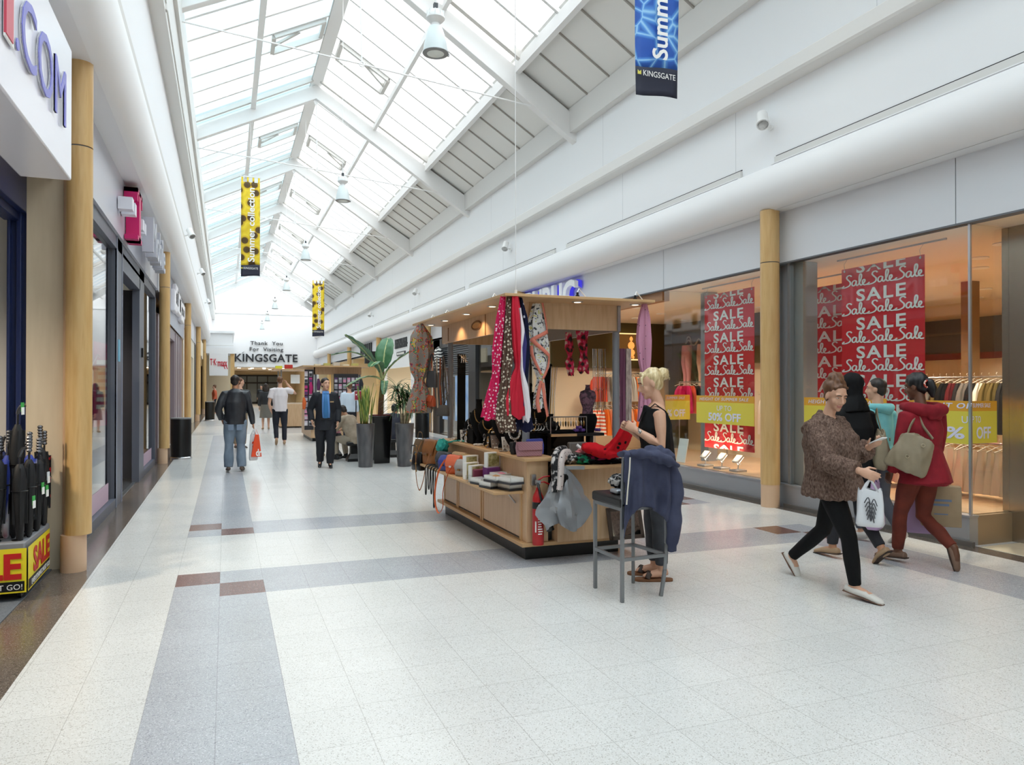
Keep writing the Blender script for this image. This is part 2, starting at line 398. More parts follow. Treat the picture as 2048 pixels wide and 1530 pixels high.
# slot diffusers behind the roll
m = MB()
for a, b in ((-7.5, 1.5), (1.9, 8.05), (8.75, 14.6), (15.2, 21.5), (22, 29), (29.5, 37), (37.5, 46), (46.5, 61)):
    m.box((6.80, a, 4.575), (6.93, b, 4.585), 0)
    for zz in (4.60, 4.635, 4.67): m.box((6.868, a, zz), (6.872, b, zz+.008), 1)
    m.box((6.893, a, 4.635), (6.9, b, 4.65), 1); m.box((6.893, a, 4.70), (6.9, b, 4.712), 1)
    m.box((6.862, a, 4.585), (6.88, b, 4.59), 1); m.box((6.865, a, 4.585), (6.93, b, 4.69), 2)
struct(m.build('trim_2', [white_roll, M('slot_shadow', '#1b1b1d', .8), cream_paint], smooth=0))
m = MB(); yu = [Y0, 2.4, 8.9, 12.2, 18.6, 22.0, 28.5, 32, 38.5, 42, 48.5, 52, Y1]
m.box((6.90, Y0, 4.55), (7.1, Y1, 5.72)); m.box((7.02, Y0, 5.6), (7.2, Y1, 7.95))
for y in yu[1:-1]: m.box((6.8985, y-.004, 4.7), (6.9, y+.004, 5.6), 1)
for y in (6.5, 13.2, 19.9, 26.6, 33.3, 40, 46.7, 53.4): m.box((7.0185, y-.004, 5.82), (7.02, y+.004, 7.2), 1)
struct(m.build('wall_right', [white, M('hairline_joint', '#d2d2d4', .8)], smooth=0))
m = MB(); m.prism([(6.72, 5.60), (6.70, 5.63), (6.70, 5.80), (6.72, 5.82), (7.05, 5.82), (7.05, 5.58), (6.90, 5.58)], (0, Y0, 0), (1, 0, 0), (0, 0, 1), (0, Y1-Y0, 0))
struct(m.build('trim_3', M('ivory_shelf_trim', '#e6e3df', .5), smooth=30))

# ------------------------------------------------------------------ walls, left side (a taller arrangement)
m = MB()
for a, b in ((Y0, 7.32), (7.45, 16.9), (17.1, 26.7), (26.9, 36.4), (36.6, 46), (46.2, 50)): m.box((-1.46, a, 3.62), (-1.32, b, 4.44))
struct(m.build('wall_left_fascia', [fascia_l], smooth=0))
rollp = [(-1.6, 4.44), (-1.10, 4.44)]+[(-1.12+.24*math.sin(a), 4.86-.42*math.cos(a)) for a in np.linspace(.05, PI*.78, 14)]+[(-1.02, 5.20), (-1.6, 5.20)]
m = MB(); m.prism(rollp[::-1], (0, Y0, 0), (1, 0, 0), (0, 0, 1), (0, 50-Y0, 0)); struct(m.build('wall_left_roll', white_roll, smooth=30))
m = MB(); m.prism([(-1.4, 5.18), (-.955, 5.18), (-.945, 5.30), (-1.4, 5.30)], (0, Y0, 0), (1, 0, 0), (0, 0, 1), (0, 50-Y0, 0)); struct(m.build('trim_4', cream_paint, smooth=30))
m = MB(); m.box((-1.5, Y0, 5.2), (-1.0, Y1, 8.9)); m.box((-1.7, Y0, 4.3), (-1.46, 50, 5.2)); struct(m.build('wall_left', white, smooth=0))
m = MB(); m.box((-1.02, Y0, 6.85), (-.80, Y1, 6.98)); m.box((-1.02, Y0, 6.98), (-.78, Y1, 7.72)); m.box((-.80, Y0, 7.66), (-.72, Y1, 7.72))
m.box((-1.0, Y0, 7.72), (-.74, Y1, 8.62)); struct(m.build('trim_5', cream_paint, smooth=0))

# ------------------------------------------------------------------ end wall, with the way out below
m = MB(); RX, RZ = 2.41, 10.4
m.prism([(-1.6, 3.2), (7.3, 3.2), (7.3, 7.6), (RX, RZ+.4), (-1.6, 8.9)], (0, Y1, 0), (1, 0, 0), (0, 0, 1), (0, .25, 0))
m.box((-1.5, Y1-.06, 7.35), (7.1, Y1, 7.43)); m.box((-1.6, Y1, 0), (.30, Y1+.25, 3.2)); m.box((6.3, Y1, 0), (7.3, Y1+.25, 3.2))
struct(m.build('wall_back', white, smooth=0))
m = MB(); m.box((0.1, Y1+.25, 3.15), (6.6, 76, 3.25)); struct(m.build('ceiling_exit', shop_ceiling, smooth=0))
m = MB(); m.box((.1, Y1+.25, 0), (.2, 76, 3.2)); m.box((6.4, Y1+.25, 0), (6.5, 76, 3.2)); m.box((.1, 76, 0), (6.6, 76.2, 3.3)); struct(m.build('wall_exit', cream_wall, smooth=0))
t = struct(bpy.data.objects.new('door_1', None)); COL.objects.link(t)
m = MB()
for i in range(5): m.box((.9+i*.95, 75.8, 0), (1.0+i*.95, 75.95, 2.75))
m.box((.9, 75.8, 2.65), (4.8, 75.95, 2.8)); m.box((.9, 75.8, 1.95), (4.8, 75.95, 2.1)); m.box((.9, 75.8, 0), (4.8, 75.95, .2))
m.build('frame', M('black_door_frame', '#15171a', .4), t, smooth=0)
m = MB(); m.box((.95, 75.88, .1), (4.8, 75.9, 2.7)); m.build('pane', M('dim_daylight_glass', '#6f787c', .1), t, smooth=0)
for i, (x, y) in enumerate(((1.0, 63.5), (2.0, 63.8), (1.9, 66), (2.9, 63.4), (3.0, 65.5), (4.0, 64.6), (4.4, 63.4), (4.6, 66), (3.6, 68))):
    q = MB().cyl((x, y, 3.135), (x, y, 3.15), .12, n=12)
    mobj(q, 'recessed_downlight', lit, 'round lit downlight in the low ceiling beyond the far wall opening', 'ceiling light', (x, y, 3.14), 'downlights over the way out')
# big dark letters on the end wall
t = thing('welcome_lettering', 'dark raised lettering of three lines on the white end wall', 'sign', (3, Y1-.05, 3.5))
dk = M('charcoal_letters', '#26262a', .5)
m = MB(); m.text('Thank  You', (3.02, Y1-.07, 4.94), (1, 0, 0), (0, 0, 1), .30, .05, align='C', bold=.012, sx=1.12, gap=1.12)
m.text('For  Visiting', (3.02, Y1-.07, 4.46), (1, 0, 0), (0, 0, 1), .30, .05, align='C', bold=.012, sx=1.12, gap=1.1); m.build('small_letters', dk, t, True)
m = MB(); m.text('KINGSGATE', (3.02, Y1-.07, 3.62), (1, 0, 0), (0, 0, 1), .62, .06, align='C', bold=.028, fit=4.72, gap=1.05)
m.prism([(0, 0), (.22, .14), (.10, .02)], (1.16, Y1-.09, 4.28), (1, 0, 0), (0, 0, 1), (0, .05, 0)); m.build('large_letters', dk, t, True)

# return block at the far left with its own cornice and a shop sign facing down the hall
m = MB(); m.box((-1.5, 50, 3.85), (.42, Y1-.2, 5.05)); m.box((-1.5, 49.86, 4.98), (.52, Y1-.2, 5.12)); m.box((-1.5, 49.75, 3.7), (.50, Y1-.2, 4.1)); struct(m.build('wall_return', white, smooth=0))
m = MB(); m.box((-1.5, 49.97, 4.2), (.46, 50, 4.24)); struct(m.build('trim_6', cream_paint, smooth=0))
m = MB(); m.box((-1.5, 53, 0), (.4, 53.2, 3.8)); struct(m.build('wall_return_shop', cream_wall, smooth=0))
m = MB(); m.box((.28, 49.9, 0), (.52, 50.3, 3.7)); m.box((-1.36, 49.9, 0), (-1.1, 50.3, 3.7)); struct(m.build('trim_7', maple, smooth=0))
t = thing('shop_sign', 'white box sign with red lettering facing down the hall at far left', 'sign', (-.39, 49.85, 2.3))
m = MB(); m.box((-.95, 49.75, 2.32), (.14, 49.95, 3.7)); sb = m.build('sign_box', M('white_acrylic', '#f0eff0', .3), t, True, bevel=.01)
rd = M('red_letters', '#c8102e', .4)
m = MB(); m.text('T·K·', (-.90, 49.74, 2.98), (1, 0, 0), (0, 0, 1), .40, .02, bold=.03, fit=.40); m.text('maxx', (-.46, 49.74, 2.92), (1, 0, 0), (0, 0, 1), .44, .02, bold=.025, fit=.55)
for x in (-.08, .06): m.obox((x, 49.74, 2.86), (.05, 0, -.12), (.02, 0, .01), (0, .01, 0))
m.build('lettering', rd, sb, True)

# wall behind the viewer so the hall is closed
m = MB(); m.box((-6, -8.2, 0), (16, -8, 9)); struct(m.build('wall_front', white, smooth=0))

# ------------------------------------------------------------------ glazed roof
LX, LZ = -.86, 8.62      # left eave
EX, EZ = 5.66, 8.28      # edge of the glass on the right slope
FX, FZ = 7.08, 7.35      # right eave
RZT = 10.28
def lz(x): return RZT+(x-RX)*(RZT-LZ)/(RX-LX)
def rz_(x): return RZT-(x-RX)*(RZT-FZ)/(FX-RX)
roof = struct(bpy.data.objects.new('ceiling', None)); COL.objects.link(roof)
RY = [-7.7, -.3, 7.1, 14.5, 22.0, 29.4, 36.8, 44.2, 51.6, 59.0]
for y in RY:
    m = MB(); d = .44; hw = .10
    m.prism([(LX-.1, LZ-.04), (RX, RZT), (FX+.04, FZ), (FX+.04, FZ-.55), (6.9, FZ-.42), (RX, RZT-.40), (LX-.1, LZ-.40)], (0, y-hw, 0), (1, 0, 0), (0, 0, 1), (0, 2*hw, 0))
    m.build('rafter', white_steel, roof, smooth=0, bevel=.01)
bars = MB(); purl = []
def lg(x, up=.12): return (x, lz(x)+up)
def slope_bar(m, fx0, fx1, f, y, w=.06, h=.07, up=.14, mi=0):
    m.beam((fx0, y, f(fx0)+up), (fx1, y, f(fx1)+up), w, h, mi)
nb = 7
for k in range(len(RY)-1):
    a, b = RY[k], RY[k+1]
    m = MB(); L = b-a
    yy = [a+.34]+[a+.34+(L-.68)*i/nb for i in range(1, nb)]+[b-.34]
    for i, y in enumerate(yy):
        edge = i in (0, nb)
        slope_bar(m, LX, RX-.1, lz, y, .12 if edge else .085, .16 if edge else .07, .13, 1 if edge else 0)
        slope_bar(m, RX+.1, EX, rz_, y, .12 if edge else .06, .16 if edge else .07, .13, 1 if edge else 0)
    for i, y in enumerate(yy):
        for (x0, x1, f) in ((LX, RX-.1, lz), (RX+.1, EX, rz_)): m.beam((x0, y+(.05 if f is lz else .038), f(x0)+.125), (x1, y+(.05 if f is lz else .038), f(x1)+.125), .016, .05, 2)
    m.build('glazing_bar', [white_steel, M('taupe_glazing_trim', '#cfcac4', .5), M('grey_gasket', '#6f7476', .6)], roof, smooth=0)
    # glass: one sheet of each slope per bay, some left panes tinted to imitate a bluish reflection
    for side in (0, 1):
        m = MB()
        for i in range(nb):
            y0, y1 = yy[i]+.02, yy[i+1]-.02
            if side == 0: x0, x1, f = LX, RX-.06, lz
            else: x0, x1, f = RX+.06, EX, rz_
            mid = .70 if side == 0 else 4.08
            for p, q in ((x0, mid), (mid, x1)):
                mi = 0 if side else (1 if (i*7+k*3+int(p*3)) % 3 else 0)
                m.add([(p, y0, f(p)+.16), (q, y0, f(q)+.16), (q, y1, f(q)+.16), (p, y1, f(p)+.16)], [(0, 1, 2, 3)], mi)
        for (y0, y1) in ((a, yy[0]), (yy[-1], b)):
            x0, x1, f = (LX, RX-.06, lz) if side == 0 else (RX+.06, EX, rz_)
            m.add([(x0, y0, f(x0)+.17), (x1, y0, f(x1)+.17), (x1, y1, f(x1)+.17), (x0, y1, f(x0)+.17)], [(0, 1, 2, 3)], 1 if side == 0 else 0)
        m.build('roof_glass', [glass_roof, glass_roof_b], roof, smooth=0)
    # vent lights, one on each slope per bay, ajar
    for f, x0, x1, iy in ((lz, 1.02, 2.15, 3), (rz_, 2.68, 3.85, 4)):
        y0, y1 = yy[iy]+.05, yy[iy+1]-.05
        m = MB()
        for (pa, pb) in (((x0, y0), (x1, y0)), ((x1, y0), (x1, y1)), ((x1, y1), (x0, y1)), ((x0, y1), (x0, y0))):
            m.beam((pa[0], pa[1], f(pa[0])+.06), (pb[0], pb[1], f(pb[0])+.06), .09, .13)
        e = x0 if f is lz else x1
        m.beam((e, (y0+y1)/2, f(e)+.02), ((x0+x1)/2, y0, f((x0+x1)/2)-.03), .05, .06)
        m.build('vent_frame', M('vent_frame_grey', '#d3d0cb', .5), roof, smooth=0)
    # solid strip below the glass on the right slope
    m = MB(); m.add([(EX, a, rz_(EX)+.10), (FX, a, rz_(FX)+.10), (FX, b, rz_(FX)+.10), (EX, b, rz_(EX)+.10)], [(0, 1, 2, 3)], 0)
    for i in range(8): slope_bar(m, EX+.02, FX, rz_, a+L*i/8, .035, .03, .085, 1)
    m.add([(EX, a, rz_(EX)+.30), (FX, a, rz_(FX)+.30), (FX, b, rz_(FX)+.30), (EX, b, rz_(EX)+.30)], [(0, 1, 2, 3)], 0)
    m.build('soffit_panel', [M('warm_grey_soffit', '#e6e4df', .6), M('soffit_joint', '#a39d95', .8)], roof, smooth=0)
for x, f, w, h, up in ((RX, lz, .30, .14, .06), (.70, lz, .13, .17, .02), (4.08, rz_, .09, .15, .02), (EX, rz_, .12, .26, .02)):
    MB().beam((x, Y0, f(x)+up), (x, Y1, f(x)+up), w, h).build('purlin', white_steel, roof, smooth=0)
m = MB(); m.prism([(6.86, FZ-.30), (6.86, FZ+.22), (7.2, FZ+.05), (7.2, FZ-.30)], (0, Y0, 0), (1, 0, 0), (0, 0, 1), (0, Y1-Y0, 0)); m.build('eave_beam', M('eave_paint', '#dedbd7', .5), roof, smooth=0)
m = MB(); m.beam((RX-.14, Y0, RZT+.02), (RX-.14, Y1, RZT+.02), .05, .05); m.build('conduit', M('grey_conduit', '#b5b3b0', .5), roof, smooth=0)
for y in RY[1:-1]:
    m = MB(); zl, zr = 8.13, 7.52
    m.tube([(-.78, y-.02, zl), (2.45, y-.02, 7.86), (6.1, y-.02, zr)], .017, 6); m.tube([(2.41, y-.02, 9.9), (2.45, y-.02, 7.92)], .014, 6)
    m.tube([(2.45+.05*math.cos(a), y-.02, 7.86+.05*math.sin(a)) for a in np.linspace(0, 2*PI, 9)], .014, 6)
    m.obox((6.22, y-.03, 7.50), (.14, 0, -.03), (0, .02, 0), (0, 0, .05)); m.prism([(-.12, 0), (.12, 0), (.02, -.2), (-.02, -.2)], (2.41, y-.03, 9.92), (1, 0, 0), (0, 0, 1), (0, .02, 0))
    m.build('tie_rod', white_steel, roof)
# ================================================================== shop fronts
def column(x, y, top, r=.125, seam=3.27, base=.30, bx=0):
    m = MB(); m.cyl((x, y, base), (x, y, seam-.008), r, n=28); m.cyl((x, y, seam-.008), (x, y, seam+.004), r-.008, n=28, mi=2)
    m.cyl((x, y, seam+.004), (x, y, top), r, n=28); m.cyl((x+bx, y, 0), (x+bx, y, base), r-.004, n=28, mi=1)
    return struct(m.build('column', [maple, plinth_wood, joint], smooth=40))
for y in (8.1, 17.2, 26.3, 35.5, 44.6, 53.8): column(6.83, y, 3.97)
for y in (-2.2, 7.45, 17.25, 27.5, 38, 48): column(-1.2, y, 4.45, .105, 3.70, .32, -.035)

# ---------------------------------------------------------------- right: fashion shop (Y 5.3 to 17.2)
m = MB(); m.box((7.0, 5.36, 0), (7.12, 11.05, .30)); m.box((7.12, 5.36, 0), (8.5, 5.46, .30), 1); m.box((6.99, 5.35, .285), (7.12, 11.06, .305)); m.box((7.12, 10.95, 0), (8.4, 11.05, .3))
struct(m.build('baseboard_right', [M('brushed_grey_plinth', '#a4a5a9', .35, .5), M('bronze_plinth_side', '#a28a6c', .4, .3)], smooth=0))
m = MB(); m.box((6.96, 5.3, 0), (7.0, 8.0, .05)); m.box((6.93, 8.2, 0), (7.0, 11, .05)); struct(m.build('trim_8', M('dark_skirting', '#6c6661', .5), smooth=0))
m = MB(); m.box((7.12, 5.4, .2), (8.5, 11.0, .31)); struct(m.build('floor_display', shopfloor, smooth=0))
m = MB(); m.box((8.5, 5.3, .0), (15, 11, .01)); m.box((7.1, 11, 0), (15, 17.1, .01)); struct(m.build('floor_fashion_shop', shopfloor, smooth=0))
m = MB(); m.box((7.05, 1, 3.27), (15.2, 17.2, 3.35)); struct(m.build('ceiling_fashion_shop', M('peach_shop_ceiling', '#e6d8c4', .7), smooth=0))
m = MB(); m.box((13.6, -1, 0), (13.7, 11.5, 3.3)); m.box((11.2, 11.5, 0), (11.3, 18.0, 3.3)); m.box((11.2, 11.4, 0), (13.7, 11.5, 3.3)); m.box((7.15, 17.1, 0), (11.3, 17.2, 3.3)); struct(m.build('wall_fashion_shop', cream_wall, smooth=0))
m = MB(); m.box((13.5, 8.6, 2.25), (13.6, 11.4, 2.95)); m.box((13.5, 5, 2.25), (13.6, 8.6, 2.95), 1); m.box((13.45, 5, 2.15), (13.6, 11.4, 2.27), 1)
struct(m.build('trim_9', [M('charcoal_bulkhead', '#4b4745', .6), M('maroon_bulkhead', '#6e2b24', .6)], smooth=0))
m = MB(); m.box((10.9, 8.3, 0), (11.08, 8.48, 3.27)); struct(m.build('trim_20', M('brown_shop_post', '#8a6a44', .6), smooth=0))
olive = M('olive_wall_band', '#4e4423', .7)
m = MB(); m.box((11.1, 12, 2.15), (11.2, 17.1, 3.27)); m.box((11.0, 16.4, 0), (11.2, 17.0, 2.3)); m.box((7.6, 17.0, 2.1), (11.2, 17.1, 3.27)); m.box((10.2, 16.95, 0), (10.55, 17.1, 2.3)); struct(m.build('trim_10', olive, smooth=0))
m = MB(); m.box((7.06, 16.2, 2.9), (7.3, 17.1, 3.27)); m.box((7.06, 11.1, 3.1), (7.2, 17.1, 3.27)); struct(m.build('trim_11', M('bronze_soffit', '#a1734f', .5), smooth=0))
# second part of the block towards the viewer: dark closed side so the sky does not leak in
m = MB(); m.box((13.6, -8, 0), (13.7, -1, 3.3)); m.box((7.0, -8, 0), (7.06, -3.2, 3.3)); m.box((7.0, -1, 0), (7.06, 1.2, 3.3)); struct(m.build('wall_right_lower', cream_wall, smooth=0))

def pane(name, a, b, mat=None):
    return struct(MB().box(a, b).build(name, mat or glass_front, smooth=0))
pane('window_1', (7.046, 5.39, .305), (7.058, 7.95, 3.262)); pane('window_2', (7.06, 5.38, .305), (7.62, 5.392, 3.262))
pane('window_3', (7.046, 8.25, .305), (7.058, 11.03, 3.262)); pane('window_4', (7.06, 11.02, .305), (7.95, 11.032, 3.262))
sil = M('satin_aluminium', '#c6c8cb', .3, .8); grp = M('grey_window_pier', '#98989a', .5)
m = MB(); m.box((7.03, 7.95, .3), (7.10, 7.99, 3.27)); m.box((7.03, 8.21, .3), (7.10, 8.25, 3.27)); m.box((7.12, 7.80, .3), (7.36, 8.30, 3.26), 1); m.box((7.86, 10.9, .3), (8.05, 11.12, 3.26), 1)
m.box((7.036, 5.37, .3), (7.06, 5.395, 3.27)); struct(m.build('trim_12', [sil, grp], smooth=0))
m = MB(); m.box((7.62, 5.24, 0), (7.95, 5.46, 3.27)); m.box((7.62, 5.22, 0), (7.66, 5.24, 3.27)); struct(m.build('trim_13', M('polished_steel_jamb', '#b3a899', .25, .9), smooth=0))

# red sale banners
SCR = [[(.46, .88), (.38, 1.0), (.22, .98), (.15, .80), (.26, .60), (.38, .42), (.36, .18), (.18, .03), (-.04, -.02), (-.22, .0)],
       [(.76, .46), (.64, .52), (.52, .40), (.50, .18), (.60, .07), (.72, .20), (.78, .47), (.76, .20), (.84, .07), (.98, .30), (1.10, .70), (1.10, .96), (1.02, 1.0), (.97, .75), (.98, .25), (1.08, .06), (1.20, .16), (1.32, .34), (1.30, .50), (1.21, .46), (1.18, .22), (1.28, .05), (1.46, .08), (1.62, .22)]]
def catmull(P, k=5, closed=False):
    out = []; n = len(P)
    for i in range(n if closed else n-1):
        p0, p1, p2, p3 = [np.array(P[(i+d) % n] if closed else P[min(max(i+d, 0), n-1)], float) for d in (-1, 0, 1, 2)]
        for t in np.linspace(0, 1, k, endpoint=False): out.append(.5*((2*p1)+(-p0+p2)*t+(2*p0-5*p1+4*p2-p3)*t*t+(-p0+3*p1-3*p2+p3)*t**3))
    if not closed: out.append(np.array(P[-1], float))
    return out
def ribbon(P, w):
    P = np.array(P); d = np.gradient(P, axis=0); d /= np.linalg.norm(d, axis=1, keepdims=True)+1e-9; nrm = np.stack([-d[:, 1], d[:, 0]], 1)
    a = P+nrm*w/2; b = P-nrm*w/2; n = len(P)
    return list(map(tuple, np.vstack([a, b]))), [(i, i+n, i+n+1, i+1) for i in range(n-1)]
SALE_SCRIPT = [ribbon(catmull(s), .10) for s in SCR]
red_b = M('red_banner', '#d8232b', .45)
def sale_banner(X, ya, yb, z0, z1, label, shift=0.0, face=-1):
    """banner in the plane X = const, read from the hall side; ya is its left (far) edge"""
    t = thing('sale_banner', label, 'banner', (X, (ya+yb)/2, z0), group='red sale banners in the shop windows')
    m = MB(); m.box((X, yb, z0), (X+.006, ya, z1)); pnl = m.build('panel', red_b, t, True, smooth=0)
    m = MB(); wd = ya-yb; pitch = .352; z = z1-.07; k = 0
    def clipz(vs): return [(x, min(max(y, yb+.002), ya-.002), min(max(zz, z0+.004), z1-.004)) for x, y, zz in vs]
    o0 = 0
    while z > z0-.1:
        o0 = len(m.v); m.text('SALE', (X-.004, ya-wd*(.5+shift*.0), z-.005), (0, -1, 0), (0, 0, 1), .15, .002, bold=.03, align='C', fit=wd*.60, gap=1.16)
        m.v[o0:] = clipz(m.v[o0:])
        for i in range(-1, 4):
            for vs, fs in SALE_SCRIPT:
                nv = len(vs)//2; q = [(X-.004-.00006*(n_ % nv), ya-(.05+(i+shift)*wd*.33+x*wd*.205), z-.165+y*.145-0.006*x) for n_, (x, y) in enumerate(vs)]
                ys_ = [p[1] for p in q]
                if min(ys_) < yb or max(ys_) > ya:
                    keep = [f for f in fs if all(yb < q[v][1] < ya for v in f)]
                else: keep = fs
                zz = [p[2] for p in q]
                if keep and min(zz) > z0 and max(zz) < z1: m.add(q, keep)
        z -= pitch; k += 1
    m.build('lettering', text_white, pnl, True, smooth=0)
    m = MB()
    for y in (ya-.05, yb+.05):
        m.tube([(X, y, z1-.02), (X+.01, y+.02, z1+.06), (X+.02, y-.02, z1+.12)], .003, 5); m.cyl((X-.006, y, z1-.03), (X+.01, y, z1-.03), .014, n=10)
    m.beam((X+.03, ya+.1, z1+.13), (X+.03, yb-.25, z1+.13), .02, .02)
    m.build('hanging_rail', steel, t, True)
    return t
sale_banner(7.30, 7.32, 6.12, .66, 3.09, 'red sale banner nearest the shop corner, hanging furthest forward in its window')
sale_banner(7.85, 8.75, 7.40, .55, 3.02, 'red sale banner half hidden behind the one nearest the shop corner', shift=.4)
sale_banner(7.30, 10.22, 9.0, .63, 3.09, 'red sale banner in the window left of the round column, lit from below')

yel = M('yellow_sticker', '#dccb4c', .4); orange = M('orange_sticker_band', '#dc9f33', .4); pale_y = M('sticker_text', '#dedcf0', .4)
def sticker(label, quads, texts):
    """vinyl stickers on the outside of the glass; quads: (o, u, width, z0, z1)"""
    o0 = quads[0][0]; t = thing('window_sticker', label, 'sticker', (o0[0], o0[1], quads[0][3]), group='yellow discount stickers on the shop glass')
    m = MB(); tx = MB()
    for (o, u, w, z0, z1) in quads:
        zb = z0+(z1-z0)*.76
        m.prism([(0, z0), (w, z0), (w, zb), (0, zb)], o, u, (0, 0, 1), (0, 0, 0), 0) if 0 else m.add([Vector((o[0], o[1], z0)), Vector(o)*1+Vector((0, 0, z0))+Vector(u)*w, Vector(o)+Vector((0, 0, zb))+Vector(u)*w, Vector((o[0], o[1], zb))], [(0, 1, 2, 3)], 0)
        m.add([Vector((o[0], o[1], zb)), Vector(o)+Vector((0, 0, zb))+Vector(u)*w, Vector(o)+Vector((0, 0, z1))+Vector(u)*w, Vector((o[0], o[1], z1))], [(0, 1, 2, 3)], 1)
    for (s, o, u, size, al, kw) in texts: tx.text(s, o, u, (0, 0, 1), size, .001, align=al, **kw)
    fm = m.build('film', [yel, orange], t, True, smooth=0); tx.build('lettering', pale_y, fm, True, smooth=0)
F = (0, -1, 0)
sticker('yellow and orange discount sticker on the window left of the round column', [((7.04, 10.08, 0), F, 1.40, 1.04, 1.47)],
    [('HEIGHT OF SUMMER SALE', (7.038, 9.99, 1.395), F, .048, 'L', dict(bold=.03, shear=.2, sx=1.42, gap=1.1)), ('UP TO', (7.038, 9.37, 1.245), F, .078, 'C', dict(sx=1.15)), ('50% OFF', (7.038, 9.37, 1.09), F, .12, 'C', dict(bold=.035, sx=1.28))])
sticker('yellow and orange discount sticker behind the woman in the black headscarf', [((7.04, 7.70, 0), F, 1.30, 1.04, 1.47)],
    [('HEIGHT OF SUMMER SALE', (7.038, 7.62, 1.395), F, .048, 'L', dict(bold=.03, shear=.2, sx=1.32, gap=1.1)), ('UP TO', (7.038, 7.05, 1.245), F, .078, 'C', dict(sx=1.15)), ('50% OFF', (7.038, 7.05, 1.09), F, .12, 'C', dict(bold=.035, sx=1.2))])
sticker('yellow and orange discount sticker wrapped around the glass corner beside the red coat', [((7.04, 6.10, 0), F, .72, 1.02, 1.46), ((7.04, 5.374, 0), (1, 0, 0), .38, 1.03, 1.46)],
    [('HEIGHT OF', (7.038, 6.06, 1.385), F, .055, 'L', dict(bold=.03, shear=.2, sx=1.6, gap=1.15)), ('SUMMER SALE', (7.07, 5.372, 1.395), (1, 0, 0), .045, 'L', dict(bold=.03, sx=.66)), ('U', (7.038, 5.47, 1.235), F, .075, 'L', dict(sx=1.1)), ('P TO', (7.06, 5.372, 1.24), (1, 0, 0), .07, 'L', dict(sx=.6)), ('50%', (7.038, 5.96, 1.075), F, .12, 'L', dict(bold=.035, sx=1.9)), ('OFF', (7.12, 5.372, 1.08), (1, 0, 0), .12, 'L', dict(bold=.03, sx=.72))])
sticker('yellow and orange discount sticker on the return pane by the shop entrance', [((7.06, 11.015, 0), (1, 0, 0), .50, 1.04, 1.47)],
    [('SUMMER SALE', (7.08, 11.013, 1.395), (1, 0, 0), .048, 'L', dict(bold=.03, shear=.2, sx=.9)), ('% OFF', (7.1, 11.013, 1.10), (1, 0, 0), .12, 'L', dict(bold=.035, sx=.8))])

# floodlights standing in the window under the banner
def flood(y, label):
    t = thing('display_floodlight', label, 'spotlight', (7.33, y, .31), group='three small floodlights under the banner')
    m = MB(); m.box((-.09, -.10, 0), (.09, .10, .03)); m.build('base', steel, t, bevel=.004)
    m = MB(); m.tube([(0, 0, .03), (0, -.01, .10)], .008, 8); m.tube([(0, .05, .15), (0, -.01, .10), (0, -.06, .12)], .006, 6); m.build('bracket', steel, t)
    m = MB(); m.obox((.0, 0, .19), (.05, 0, .05), (0, .07, 0), (.012, 0, -.012)); lh = m.build('lamp_head', M('white_lamp_housing', '#e8e6e0', .4), t, bevel=.004)
    m = MB(); m.obox((.013, 0, .178), (.045, 0, .045), (0, .062, 0), (.003, 0, -.003)); m.build('lamp_face', lit, lh)
flood(10.25, 'small white floodlight by the leaning notice, first of the three in the window'); flood(9.82, 'small white floodlight in the middle of the three in the window'); flood(9.42, 'small white floodlight nearest the round column of the three')
t = thing('leaning_notice', 'small white notice with blue lettering leaning inside the shop window', 'poster', (7.3, 10.9, .31))
m = MB(); m.obox((7.30, 10.86, .52), (0, .13, 0), (.04, 0, .2), (.006, 0, -.0015)); m.build('card', paper, t, True)
m = MB()
for i, s in enumerate(('ABROAD', 'YOUR', 'TALENT')): m.text(s, (7.305-.008*i*1.0+.01, 10.86, .60-.055*i), F, (.2, 0, 1), .04, .001, align='C', bold=.04)
m.build('lettering', M('turquoise_print', '#4fa7bf', .5), t, True)

# ceiling downlights of the fashion shop
dl = None
for i, (x, y) in enumerate(((9.81, 7.34), (9.05, 6.78), (11.98, 8.88), (13.0, 9.8), (8.4, 6.0), (9.23, 15.68), (9.2, 14.52), (7.7, 12.3), (10.58, 15.73), (8.0, 13.6), (10.5, 9.6), (12.4, 7.0), (8.8, 9.9), (10.4, 12.6), (9.9, 5.8))):
    q = MB().cyl((0, 0, -.012), (0, 0, .0), .085, n=16); q.lathe([(.085, -.014), (.11, -.012), (.11, 0)], n=16, mi=1)
    if dl is None: dl = tag(q.build('recessed_downlight', [lit, paper]), 'round lit downlight in the peach ceiling of the fashion shop', 'ceiling light', 'downlights of the fashion shop'); dl.location = (x, y, 3.268)
    else: dup(dl, (x, y, 3.268))

# lit picture on the olive wall
t = thing('lit_poster', 'orange lit framed picture of a figure in white high on the olive shop wall', 'poster', (9.4, 16.94, 2.3))
m = MB(); m.box((9.35, 16.90, 2.3), (10.1, 16.95, 3.0)); m.build('frame', M('pale_gold_frame', '#e8c88a', .4, emit=.6), t, True)
m = MB(); m.box((9.38, 16.89, 2.33), (10.07, 16.905, 2.97)); m.build('picture', M('brown_picture', '#6b4a22', .5, emit=.25), t, True, smooth=0)
m = MB(); f = [(9.80, 2.85, .05, .07), (9.80, 2.68, .10, .12), (9.82, 2.50, .09, .1), (9.78, 2.38, .035, .05), (9.86, 2.38, .035, .05)]
for x, z, a, b in f: m.lathe([(.0, -b), (a*.8, -b*.5), (a, 0), (a*.8, b*.5), (0, b)], (x, 16.888, z), 12, sy=.02)
m.build('figure', M('orange_glow_print', '#f09a4e', .5, emit=.5), t, True)

